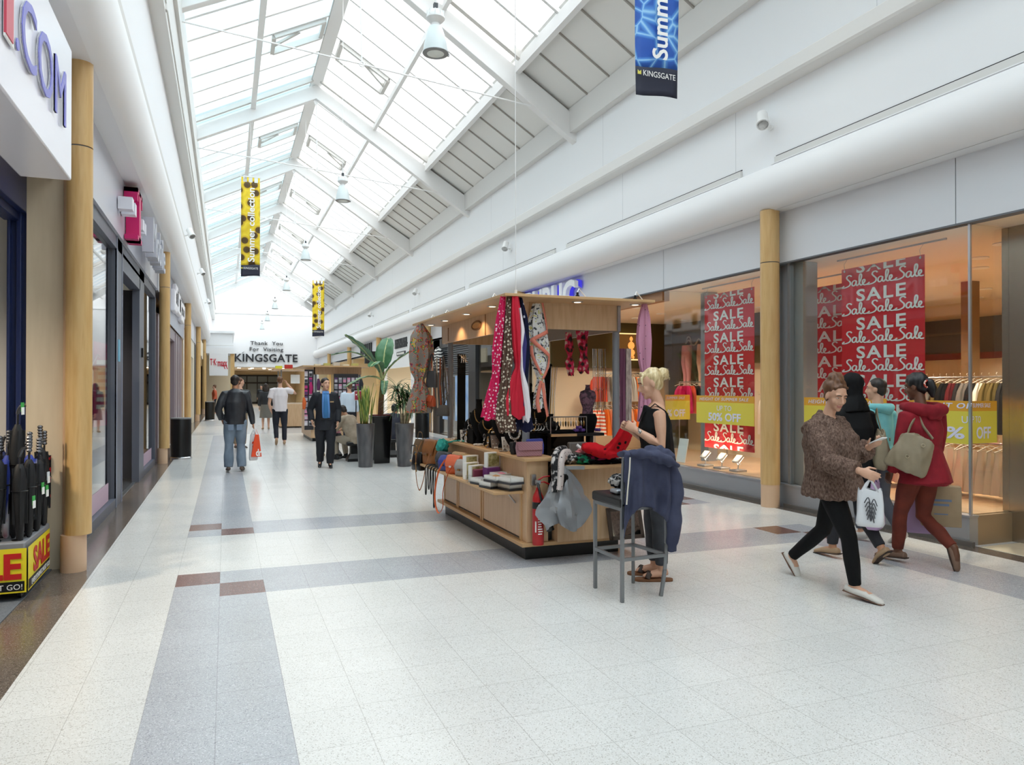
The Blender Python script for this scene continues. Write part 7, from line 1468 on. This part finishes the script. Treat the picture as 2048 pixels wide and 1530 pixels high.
for i in range(9): a = rnd.uniform(-1.2, 1.2); m.tube([(.02*math.sin(a), -.12, 1.70), (.05*math.sin(a)+rnd.uniform(-.03, .03), -.17, 1.73+.04*math.cos(a*2)), (.07*math.sin(a*1.5), -.19-.012*rnd.random(), 1.70+.04*rnd.uniform(-1, 1))], [.003, .002, .0008], 5)
m.v = [(x, y+.065, z-.012) for x, y, z in m.v]; child(p, 'loose_strands', m, blonde_h)
m = MB(); m.tube([(-.140+.032*math.cos(a), .130+.012*math.sin(a), 1.232+.03*math.sin(a)) for a in np.linspace(0, 2*PI, 15)[:-1]], .006, 6, closed=True); m.ball((-.173, .13, 1.235), (.008, .016, .016), 10); child(p, 'wrist_watch', m, M('silver_watch', '#c4c2be', .25, .9))
for s, an, to in ((-1, (-.09, -.06), (-.10, .10)), (1, (.085, -.02), (.10, .14))):
    m = MB(); P = [(an[0], an[1]-.085), (an[0]-.036*1, an[1]-.05), (to[0]-.046, to[1]-.02), (to[0]-.04, to[1]+.05), (to[0], to[1]+.075), (to[0]+.04, to[1]+.05), (to[0]+.046, to[1]-.02), (an[0]+.036, an[1]-.05)]; P = [tuple(q) for q in catmull(P, 4, True)]
    m.prism(P, (0, 0, 0), (1, 0, 0), (0, 1, 0), (0, 0, .022)); q = MB(); q.tube([(to[0]-.044, to[1]-.03, .03), (to[0]-.03, to[1]-.05, .065), (to[0], to[1]-.055, .078), (to[0]+.03, to[1]-.05, .065), (to[0]+.044, to[1]-.03, .03)], [(.022, .006)]*5, 8, up=(0, 1, 0))
    so = child(p, 'sandal', m, M('cork_sole', '#7b5236', .8), bevel=.004); child(so, 'sandal_strap', q, M('dark_brown_strap', '#3a2920', .5), smooth=60)

# ---- woman in the fur jacket
fur = MN('brown_fur', [(.25, '#3f302b'), (.5, '#6e594f'), (.75, '#8d776a')], (9, 9, 5), 9, 5, .95, bump=.8, spec=.1)
def fur_front(m, j): m.ball((0, .15, 1.06), (.16, .10, .18), 16)
p = person('woman with an auburn updo in a brown fur jacket reading her phone while walking', (4.5, 4.68, 0), -2.993,
    D_(pel=(0, .06, .88), waist=(0, .055, 1.00), chest=(0, .04, 1.18), neck=(0, .025, 1.375), head=(0, .09, 1.53), shL=(-.165, -.025, 1.30), shR=(.165, .015, 1.29), elL=(-.225, .12, 1.04), elR=(.24, .20, 1.02), wrL=(-.135, .285, 1.135), wrR=(.215, .455, .985),
       hipL=(-.085, .05, .86), hipR=(.085, .07, .86), knL=(-.085, -.10, .43), knR=(.09, .27, .45), anL=(-.085, -.41, .155), anR=(.085, .32, .085), toL=(-.085, -.355, .035), toR=(.085, .50, .03)),
    'light', .0065, 1.08, .96, -.30, -.35, dict(L=((.15, .85, .35), (.9, -.1, .2), (0, -.2, 1), .55), R=((-.05, .95, -.25), (-.3, .3, .9), (-.9, -.1, -.3), .45)), True,
    dict(mat=fur, hem=.73, hw=(.235, .245), hx=(0, .06, 0), g=.055, wr=.010, k=34, name='fur_jacket', nk=(.088, .088), col=.005, cw=1.04, sw=1.02, extra=[fur_front]), dict(mat=blk, g=.004, end=.97, w=1.02, wr=.002, name='leggings'),
    dict(mat=M('white_canvas', '#d9d4cd', .7), sole=M('brown_sole', '#6b4c3a', .7), h=.036), dict(style='updo', mat=brown_h, wr=.007))
m = MB(); m.add([(-.005, .128, 1.315), (.055, .125, 1.30), (.03, .245, 1.14)], [(0, 1, 2)])
child(p, 'jacket_opening', m, skin('light'), solid=.004) if 0 else None
t = thing('phone', 'white mobile phone held in the raised hand of the fur jacket woman', 'phone', tuple(MW[p.name] @ Vector((-.115, .37, 1.17)))); MW[t.name] = Matrix.Translation(t.location)
R3 = Matrix.Rotation(-2.993, 3, 'Z'); m = MB(); m.obox((0, 0, .02), R3 @ Vector((.033, 0, 0)), R3 @ Vector((0, .062, .028)), R3 @ Vector((0, -.002, .005))); m.build('body', M('white_phone', '#e4e2e0', .3), t, bevel=.006); m = MB(); m.obox(Vector((0, 0, .0262)), R3 @ Vector((.029, 0, 0)), R3 @ Vector((0, .05, .0225)), R3 @ Vector((0, -.0004, .001))); m.build('screen', black_gloss, t)
def carrier(name, label, loc, rz, w, h, d, mat, handles=.12, taper=.75, print_=None, seed=0, slump=.2):
    """carrier bag hanging from its handles; loc is where the handles meet"""
    t = thing(name, label, 'bag', loc, rz); rnd = random.Random(seed); ph = [rnd.uniform(0, 6) for _ in range(3)]
    def fn(u, v):
        a = u*2*PI; ww = w/2*(taper+(1-taper)*min(1, v*1.4)); dd = d/2*(.25+.75*min(1, v*1.3)); c, s = math.cos(a), math.sin(a); c = abs(c)**.6*math.copysign(1, c); s = abs(s)**.6*math.copysign(1, s); q = 1+slump*.25*math.sin(4*a+6*v+ph[0])
        if v > .97: ww *= .86; dd *= .7
        return (ww*c*q, dd*s*q, -handles-h*v+.012*math.sin(5*a+ph[1])*(1-v))
    m = MB(); m.grid(fn, 28, 14, closeu=True); m.f.append(tuple(range(13*28, 14*28))); m.m.append(0); bb_ = m.build('bag_body', mat, t, smooth=60)
    m = MB()
    for y in (-.25, .25): m.tube([(-w*.28*taper*1.2, y*d*.5, -handles-.02), (-w*.12, y*d*.3, -handles*.5), (0, 0, 0), (w*.12, y*d*.3, -handles*.5), (w*.28*taper*1.2, y*d*.5, -handles-.02)], [(.012, .004)]*5, 6)
    m.build('handle', mat, t, smooth=60)
    if print_: m = MB(); print_(m, w, h, d, handles); m.build('print', print_.mat, bb_, smooth=0)
    return t
wp = M('white_polythene', '#d7d8dc', .35); gp2 = M('grey_print', '#4c4c52', .6)
def scrib_(m, w, h, d, k):
    P = catmull([(-.10, .0), (-.04, .04), (.0, -.01), (.05, .03), (.10, -.02)], 5)
    for i in range(5): m.tube([(x*w*2.2*(1-.12*i), -d*.53, -k-h*(.35+.11*i)+z) for x, z in P], .004, 5)
scrib_.mat = gp2
hb = MW[p.name] @ Vector((.205, .53, .93)); carrier('carrier_bag', 'crumpled white plastic carrier bag in the hand of the fur jacket woman', tuple(hb), -.76, .19, .27, .12, wp, .07, .8, scrib_, 1)
m = MB(); m.ball((-.16, -.17, .99), (.06, .09, .12), 14); child(p, 'shoulder_bag', m, black_cloth)

# ---- woman in the red coat
redc = MN('red_wool', [(.3, '#7c0f1f'), (.7, '#931626')], (1, 1, 1), 10, 3, .9, bump=.1); rust = MN('rust_trousers', [(.3, '#5e2417'), (.7, '#773221')], (1, 1, 1), 8, 3, .85)
def red_flare(m, j): m.tube([(0, -.07, 1.05), (0, -.10, .74)], [(.17, .14), (.235, .215)], 22, up=X_)
p = person('woman in a hooded red coat and rust trousers walking away with a taupe bag', (5.85, 5.0, 0), 0,
    D_(pel=(0, -.06, .88), waist=(0, -.06, 1.02), chest=(0, -.06, 1.23), neck=(0, -.055, 1.43), head=(0, -.005, 1.60), shL=(-.165, -.05, 1.355), shR=(.165, -.09, 1.35), elL=(-.22, -.03, 1.03), elR=(.24, -.02, 1.03), wrL=(-.205, .085, .83), wrR=(.23, .10, .83),
       hipL=(-.085, -.05, .86), hipR=(.085, -.06, .86), knL=(-.09, .09, .46), knR=(.085, .0, .43), anL=(-.085, .125, .09), anR=(.085, -.32, .19), toL=(-.09, .32, .03), toR=(.085, -.335, .05)),
    'brown', .008, 1.0, .97, .35, -.2, None, True, dict(mat=redc, hem=.735, hw=(.225, .20), hx=(0, -.08, 0), g=.032, wr=.007, k=14, name='red_coat', nk=(.085, .085), col=-.01, extra=[red_flare]),
    dict(mat=rust, g=.008, end=.93, w=1.05, name='trousers'), dict(mat=M('taupe_flats', '#7d6150', .7), sole=M('dark_sole', '#3c2d26', .7), h=.036), dict(style='pony', mat=black_h, v=1.06, wr=.006))
m = MB(); m.tube([(-.11, .04, 1.43), (-.15, -.05, 1.42), (-.10, -.16, 1.40), (0, -.20, 1.39), (.10, -.18, 1.40), (.15, -.08, 1.42), (.12, .02, 1.43)], [.04, .052, .058, .06, .058, .052, .04], 14); m.tube([(0, -.17, 1.43), (0, -.20, 1.31)], [(.12, .05), (.07, .03)], 16, up=X_); mesh_obj(remesh(m, .011, 4, .005, 3, 20), 'hood', redc, p)
m = MB(); m.tube([(.0+.03*math.cos(a), -.125+.008, 1.63+.03*math.sin(a)) for a in np.linspace(0, 2*PI, 12)[:-1]], .009, 6, closed=True); child(p, 'hair_band', m, dots('red_white_band', '#c23a2c', '#e9dccb', 60, .4, .9))
taupe = MN('taupe_leather', [(.3, '#84765f'), (.7, '#9a8c74')], (1, 1, 1), 6, 3, .5, bump=.15)
def slouch(name, label, loc, rz, w, h, d, mat, strap_to, tilt=0, tp=.8):
    t = thing(name, label, 'handbag', loc, rz)
    def fn(u, v):
        a = u*2*PI; c, s = math.cos(a), math.sin(a); c = abs(c)**.55*math.copysign(1, c); s = abs(s)**.8*math.copysign(1, s); ww = w/2*(tp+(1-tp)*v**.7)*(1 if v < .9 else 1-(v-.9)*1.2); dd = d/2*(.3+.7*math.sin(PI*min(1, v*.8)))
        q = 1+.05*math.sin(5*a+4*v); x = ww*c*q; z = -h*v+.03*math.cos(c*2.5)*(1-v); return (x*math.cos(tilt)-z*math.sin(tilt), dd*s*q, x*math.sin(tilt)+z*math.cos(tilt))
    m = MB(); m.grid(fn, 30, 14, closeu=True); m.f += [tuple(range(29, -1, -1)), tuple(range(13*30, 14*30))]; m.m += [0, 0]; bd_ = mesh_obj(remesh(m, .008, 3, .009, 2, 26), 'body', mat, t)
    m = MB(); m.tube([tuple(q) for q in catmull([(-w*.3, 0, -.02), *strap_to, (w*.3, 0, -.02)], 5)], [(.014, .006)]*(5*(len(strap_to)+1)+1), 8); m.build('strap', mat, t, smooth=60)
    m = MB()
    for x, z in ((-.30, -.52), (.06, -.22)): m.tube([(x*w+.014*math.cos(a), -d*.53, z*h+.014*math.sin(a)) for a in np.linspace(0, 2*PI, 11)[:-1]], .004, 6, closed=True)
    m.build('stud', M('pale_metal', '#c9bfa8', .3, .9), bd_); return t
slouch('shoulder_bag', 'large taupe leather bag on the back of the red coat', (5.66, 4.80, 1.17), -.75, .34, .33, .12, taupe, [(-.06, .05, .10), (.0, .10, .17), (.04, .06, .08)], -.40)
kraftp = MN('brown_paper', [(.3, '#9b8466'), (.7, '#ae9676')], (1, 1, 1), 5, 3, .7); lilacp = M('lilac_polythene', '#b99ac2', .4)
t = thing('paper_bag', 'brown paper carrier bag with blue print beyond the legs of the red coat woman', 'bag', (6.12, 4.97, .80), -.75); m = MB(); m.box((-.16, -.055, -.47), (.16, .055, -.10)); m.build('bag_body', kraftp, t, bevel=.008); m = MB()
for y in (-.04, .04): m.tube([(-.06, y, -.10), (-.05, y*.5, -.02), (0, 0, 0), (.05, y*.5, -.02), (.06, y, -.10)], .005, 6)
m.build('handle', kraftp, t); m = MB(); m.box((-.10, -.0575, -.24), (.08, -.0555, -.22)); m.box((-.10, -.0575, -.28), (.06, -.0555, -.26)); m.box((-.06, -.0575, -.36), (.05, -.0555, -.35)); m.build('print', M('blue_print', '#6f7f9c', .7), t, smooth=0)
carrier('carrier_bag', 'lilac plastic carrier bag hanging low behind the brown paper bag', (6.10, 5.12, .74), -.7, .34, .42, .13, lilacp, .08, .8, None, 4)
# ---- woman in the black headscarf and boy in turquoise
p = person('woman in a black headscarf and black coat walking away with a taupe bag', (5.42, 5.30, 0), 0, D_(pel=(0, 0, .88), waist=(0, 0, 1.02), chest=(0, 0, 1.23), neck=(0, 0, 1.43), head=(0, .02, 1.60), shL=(-.16, 0, 1.35), shR=(.16, 0, 1.35), elL=(-.22, -.02, 1.04), elR=(.22, -.04, 1.05), wrL=(-.2, .12, .88), wrR=(.22, .08, .84), knL=(-.09, .16, .46), anL=(-.085, .17, .09), toL=(-.085, .35, .03), knR=(.09, .0, .44), anR=(.09, -.24, .14), toR=(.09, -.17, .035), hipL=(-.085, 0, .86), hipR=(.085, 0, .86)),
    'tan', .010, 1.0, .97, .1, -.1, None, True, dict(mat=blk, hem=.80, hw=(.20, .17), g=.035, wr=.006, name='black_coat'), dict(mat=M('charcoal_trousers', '#26262b', .85), g=.01, name='trousers'), dict(mat=M('tan_suede_shoe', '#a88a6c', .8), sole=M('dark_sole'), h=.04), dict(style='scarf', mat=blk, name='headscarf', wr=.003))
slouch('shoulder_bag', 'taupe bag with a brass ring under the arm of the headscarf woman', (5.60, 5.16, 1.20), .9, .30, .34, .15, taupe, [(-.06, .03, .12), (0, .03, .20), (.06, .03, .12)], .10)
carrier('carrier_bag', 'large lilac plastic carrier bag beside the white one at knee height', (5.50, 5.13, .80), .5, .26, .42, .14, lilacp, .06, .7, None, 6)
turq = MN('turquoise_fleece', [(.3, '#6fb9bd'), (.7, '#86cdd0')], (1, 1, 1), 8, 3, .9)
p = person('boy with cropped hair in a turquoise hooded top between the headscarf and red coat', (6.30, 5.85, 0), .1, D_(pel=(0, 0, .88), waist=(0, 0, 1.0), chest=(0, 0, 1.18), neck=(0, -.01, 1.41), head=(0, .01, 1.575), shL=(-.16, -.03, 1.335), shR=(.16, -.03, 1.335), elL=(-.21, -.05, 1.05), elR=(.21, -.05, 1.05), wrL=(-.2, .03, .83), wrR=(.2, .03, .83), knL=(-.09, .14, .46), anL=(-.09, .12, .09), toL=(-.09, .3, .03), knR=(.09, .0, .45), anR=(.09, -.2, .12), toR=(.09, -.1, .03)),
    'light', .011, .95, .95, .5, 0, None, False, dict(mat=turq, hem=.80, hw=(.19, .16), g=.03, name='hooded_top'), dict(mat=M('grey_joggers', '#5a5d66', .9), g=.014, name='trousers'), dict(mat=M('white_trainer', '#c9c5bf', .7)), dict(mat=dark_h, v=.97, wr=.002))
m = MB(); m.tube([(-.10, .0, 1.40), (-.09, -.09, 1.39), (0, -.13, 1.37), (.09, -.09, 1.39), (.10, .0, 1.40)], [.035, .045, .055, .045, .035], 12); child(p, 'hood', m, turq, smooth=60)

# ---- men in the middle of the hall
lea = MN('dark_leather', [(.3, '#1f2024'), (.7, '#303238')], (1, 1, 1), 7, 3, .38, bump=.2); jean = MN('washed_denim', [(.3, '#5f6d7d'), (.7, '#8393a3')], (1, 1, .6), 5, 3, .85)
p = person('man in a dark leather jacket and washed jeans walking away with two bags', (.17, 15.1, 0), 0, D_(pel=(0, 0, .98), waist=(0, 0, 1.10), chest=(0, 0, 1.32), neck=(0, 0, 1.535), head=(0, .02, 1.705), shL=(-.18, -.01, 1.49), shR=(.18, -.01, 1.49), elL=(-.30, -.06, 1.19), elR=(.275, -.02, 1.16), wrL=(-.235, .06, .985), wrR=(.325, .06, .885), hipL=(-.10, 0, .94), hipR=(.10, 0, .94), knL=(-.105, .02, .53), knR=(.105, .06, .53), anL=(-.115, -.03, .09), anR=(.12, .0, .09), toL=(-.13, .14, .03), toR=(.15, .17, .03)),
    'tan', .011, 1.10, 1.0, -.2, 0, None, False, dict(mat=lea, hem=.90, hw=(.20, .155), g=.03, wr=.007, k=15, name='leather_jacket', nk=(.075, .075), col=.03), dict(mat=jean, g=.016, w=1.05, flare=1.16, end=1.0, wr=.007, name='jeans'), dict(mat=M('brown_shoe', '#5a4a40', .6)), dict(mat=dark_h, wr=.003))
m = MB()
for x in (-.075, .075): m.box((x-.05, -.142, .79), (x+.05, -.136, .90))
child(p, 'back_pocket', m, M('worn_denim', '#76869a', .85), bevel=.004)
def barc(m, w, h, d, k):
    for i in range(4): m.obox((-w*.2+.01*i, -d*.54, -k-h*(.3+.14*i)), (w*.16, 0, .015), (0, .002, 0), (0, 0, h*.035))
barc.mat = M('orange_red_print', '#cf4a2a', .6)
carrier('carrier_bag', 'white plastic carrier bag with red print in the leather jacket man\'s hand', (.50, 15.10, .80), .5, .17, .50, .10, M('white_polythene2', '#d5d8da', .4), .10, .7, barc, 8)
t = thing('carrier_bag', 'bright orange tapered carrier bag with white letters beside the white one', 'bag', (.545, 15.0, .80), 0); ora = M('bright_orange_card', '#e2491d', .5); m = MB(); m.add([(-.02, -.04, -.10), (.05, -.04, -.10), (.05, .04, -.10), (-.02, .04, -.10), (-.09, -.05, -.52), (.10, -.05, -.52), (.10, .05, -.52), (-.09, .05, -.52)], [(0, 1, 2, 3), (7, 6, 5, 4), (4, 5, 1, 0), (5, 6, 2, 1), (6, 7, 3, 2), (7, 4, 0, 3)]); m.build('bag_body', ora, t, bevel=.004); m = MB(); m.tube([(-.01, 0, -.1), (.0, 0, 0), (.04, 0, -.1)], .004, 6); m.build('handle', ora, t)
m = MB(); m.text('dr', (-.005, -.054, -.50), (1, 0, 0), (0, 0, 1), .13, .002, bold=.04, sx=.62); m.build('lettering', text_white, t)
p = person('man with cropped hair in a dark jacket ahead of the leather jacket man', (.35, 20.6, 0), -.35, D_(head=(0, .02, 1.73), neck=(0, 0, 1.56), shL=(-.2, 0, 1.49), shR=(.2, 0, 1.49), chest=(0, 0, 1.34), waist=(0, 0, 1.12), pel=(0, 0, .98), elL=(-.24, -.02, 1.2), elR=(.24, -.02, 1.2), wrL=(-.24, .06, .95), wrR=(.24, .06, .95), knL=(-.1, .05, .53), knR=(.1, .05, .53)), 'light', .014, 1.08, .98, -.9, 0, None, False, dict(mat=M('black_jacket', '#1d1e21', .6), hem=.92, g=.03, name='jacket'), dict(mat=M('beige_chinos', '#8c7a64', .85), g=.014, name='trousers'), dict(mat=M('brown_shoe')), dict(mat=ginger_h, v=.96, wr=.002))
p = person('man in a white T-shirt and dark jeans walking away holding a phone to his ear', (1.41, 21.6, 0), 0, D_(pel=(0, 0, 1.0), waist=(0, 0, 1.13), chest=(0, 0, 1.37), neck=(0, 0, 1.60), head=(0, .02, 1.775), shL=(-.215, 0, 1.54), shR=(.215, 0, 1.54), elL=(-.29, -.03, 1.14), elR=(.42, .12, 1.42), wrL=(-.22, .06, .92), wrR=(.19, .10, 1.70), hipL=(-.1, 0, .96), hipR=(.1, 0, .96), knL=(-.11, .03, .55), knR=(.12, .05, .54), anL=(-.10, -.16, .16), anR=(.12, 0, .09), toL=(-.10, -.05, .04), toR=(.13, .17, .03)),
    'light', .013, 1.12, .98, -.15, 0, dict(R=((-.35, .2, .8), (-.3, .8, 0), (-.8, -.2, 0), .5)), False, dict(mat=M('white_cotton', '#ded5d6', .85), hem=.93, hw=(.20, .15), g=.025, sleeve=1, wr=.008, name='t_shirt'), dict(mat=M('dark_indigo', '#191b26', .85), g=.014, name='jeans'), dict(mat=M('tan_suede_shoe')), dict(mat=brown_h, v=.98, wr=.003))
suit = M('navy_suit', '#14161e', .75)
p = person('man in a dark suit with blue shirt and tie walking towards the camera', (1.86, 15.2, 0), PI-.10, D_(pel=(0, 0, .97), waist=(0, 0, 1.09), chest=(0, 0, 1.30), neck=(0, 0, 1.515), head=(0, .02, 1.66), shL=(-.178, 0, 1.46), shR=(.178, 0, 1.46), elL=(-.245, -.02, 1.14), elR=(.30, -.05, 1.15), wrL=(-.235, .10, .90), wrR=(.26, .10, .93), hipL=(-.10, 0, .93), hipR=(.10, 0, .93), knL=(-.10, .10, .51), knR=(.10, -.02, .51), anL=(-.09, .02, .085), anR=(.10, -.16, .12), toL=(-.10, .2, .03), toR=(.11, -.02, .03)),
    'light', .011, 1.06, 1.02, .45, .03, None, False, dict(mat=suit, hem=.75, hw=(.215, .16), g=.032, wr=.004, name='suit_jacket', sw=1.05, col=-.04), dict(mat=suit, g=.022, w=1.08, end=1.0, flare=1.02, name='suit_trousers'), dict(mat=M('black_shoe', '#121214', .25)), dict(mat=dark_h, wr=.003))
def front(m, rows, y0=.0):
    vs = []; fs = []
    for z, a, b, y in rows:
        for k in range(7): x = a+(b-a)*k/6; vs.append((x, y-(x*x)*2.4, z))
    for i in range(len(rows)-1):
        for k in range(6): fs.append((i*7+k, i*7+k+1, (i+1)*7+k+1, (i+1)*7+k))
    m.add(vs, fs); return m
sh = child(p, 'shirt_front', front(MB(), [(.99, -.08, .06, .168), (1.12, -.085, .07, .174), (1.28, -.075, .072, .180), (1.40, -.07, .07, .158), (1.50, -.065, .065, .085), (1.525, -.06, .06, .075)]), M('blue_shirt', '#5b8cc9', .8), solid=.006, smooth=60)
child(p, 'tie', front(MB(), [(.995, -.045, .035, .180), (1.12, -.05, .04, .186), (1.30, -.04, .035, .192), (1.42, -.025, .025, .165), (1.49, -.02, .02, .105)]), M('blue_tie', '#2f6ea3', .6), solid=.008, smooth=60)
m = MB(); m.box((-.155, .158, 1.30), (-.085, .166, 1.325)); child(p, 'name_badge', m, M('brass_badge', '#a88a62', .4)); m = MB(); m.box((-.12, .155, .96), (.10, .168, .995)); child(p, 'belt', m, black) 
# ---- people sitting and standing by the plants
SEAT = D_(pel=(0, 0, .47), waist=(0, .05, .60), chest=(0, .14, .80), neck=(0, .22, .96), head=(0, .33, 1.08), shL=(-.19, .19, .93), shR=(.19, .19, .93), elL=(-.25, .30, .70), elR=(.25, .30, .70), wrL=(-.12, .46, .66), wrR=(.12, .46, .66), hipL=(-.10, .02, .46), hipR=(.10, .02, .46), knL=(-.16, .42, .47), knR=(.16, .42, .47), anL=(-.16, .36, .09), anR=(.16, .36, .09), toL=(-.17, .52, .03), toR=(.17, .52, .03))
beige = MN('beige_jumper', [(.3, '#9c8a76'), (.7, '#b5a48f')], (1, 1, 1), 9, 3, .9)
person('man in a beige jumper seated with his back to the camera beside the snake plant', (2.62, 16.35, 0), .75, SEAT, 'olive', .012, 1.1, .97, 0, -.5, None, False, dict(mat=beige, hem=.38, hw=(.19, .16), hx=(0, -.03, 0), g=.028, wr=.006, name='jumper'), dict(mat=M('stone_trousers', '#a39684', .85), g=.012, name='trousers'), dict(mat=M('black_boot', '#17171a', .5), boot=1), dict(mat=dark_h, wr=.004))
person('seated woman with long dark hair and pink top looking down beside the suited man', (2.35, 17.6, 0), PI-.4, SEAT, 'tan', .013, .92, .95, 0, -.35, None, True, [dict(mat=M('pink_top', '#c98a98', .85), hem=.42, g=.018, hw=(.17, .14), name='pink_top', sleeve=1), ], dict(mat=blk, g=.01, name='trousers'), dict(mat=M('tan_suede_shoe')), dict(style='long', mat=dark_h, wr=.005))
person('person in a dark jacket seated behind the black banana plant pot', (3.55, 17.0, 0), -.5, SEAT, 'olive', .014, 1.12, .98, 0, -.2, None, False, dict(mat=M('navy_jacket', '#1b2030', .7), hem=.36, g=.035, hw=(.21, .17), name='jacket'), dict(mat=M('dark_indigo'), g=.012, name='trousers'), dict(mat=M('black_shoe')), dict(mat=black_h, wr=.004))
person('man in a pale blue shirt standing at the far kiosk with his back turned', (3.28, 21.4, 0), .1, D_(), 'light', .015, 1.08, .98, .2, 0, None, False, dict(mat=M('pale_blue_cotton', '#c3cfdc', .85), hem=.9, g=.028, name='shirt'), dict(mat=M('dark_indigo'), g=.014, name='jeans'), dict(mat=M('brown_shoe')), dict(mat=brown_h, wr=.003))
m_skirt = lambda m, j: m.tube([(0, 0, .95), (0, 0, .45)], [(.17, .14), (.22, .20)], 20, up=X_)
p = person('woman in a black jacket and grey skirt walking ahead of the white T-shirt man', (1.42, 29.6, 0), 0, D_(), 'light', .018, 1.0, .98, 0, 0, None, True, dict(mat=M('black_jacket'), hem=.85, g=.035, name='jacket'), None, dict(mat=M('tan_suede_shoe')), dict(style='long', mat=dark_h))
m = MB(); m.tube([(0, 0, .95), (0, 0, .45)], [(.18, .15), (.23, .20)], 20, up=X_); child(p, 'skirt', m, M('grey_skirt', '#6b675f', .9), smooth=60)
person('far shopper in a black top and pale trousers near the way out', (2.2, 52, 0), PI, D_(), 'light', .022, 1.0, 1, 0, 0, None, False, dict(mat=M('black_jacket'), hem=.9, g=.03, name='jacket'), dict(mat=M('stone_trousers'), g=.014), None, dict(mat=dark_h))
person('far shopper in an orange top at the left shop corner', (-.6, 47, 0), PI/2, D_(), 'light', .022, 1.0, 1, 0, 0, None, False, dict(mat=M('rust_leather'), hem=.9, g=.03, name='top'), dict(mat=M('dark_indigo'), g=.014), None, dict(mat=ginger_h))
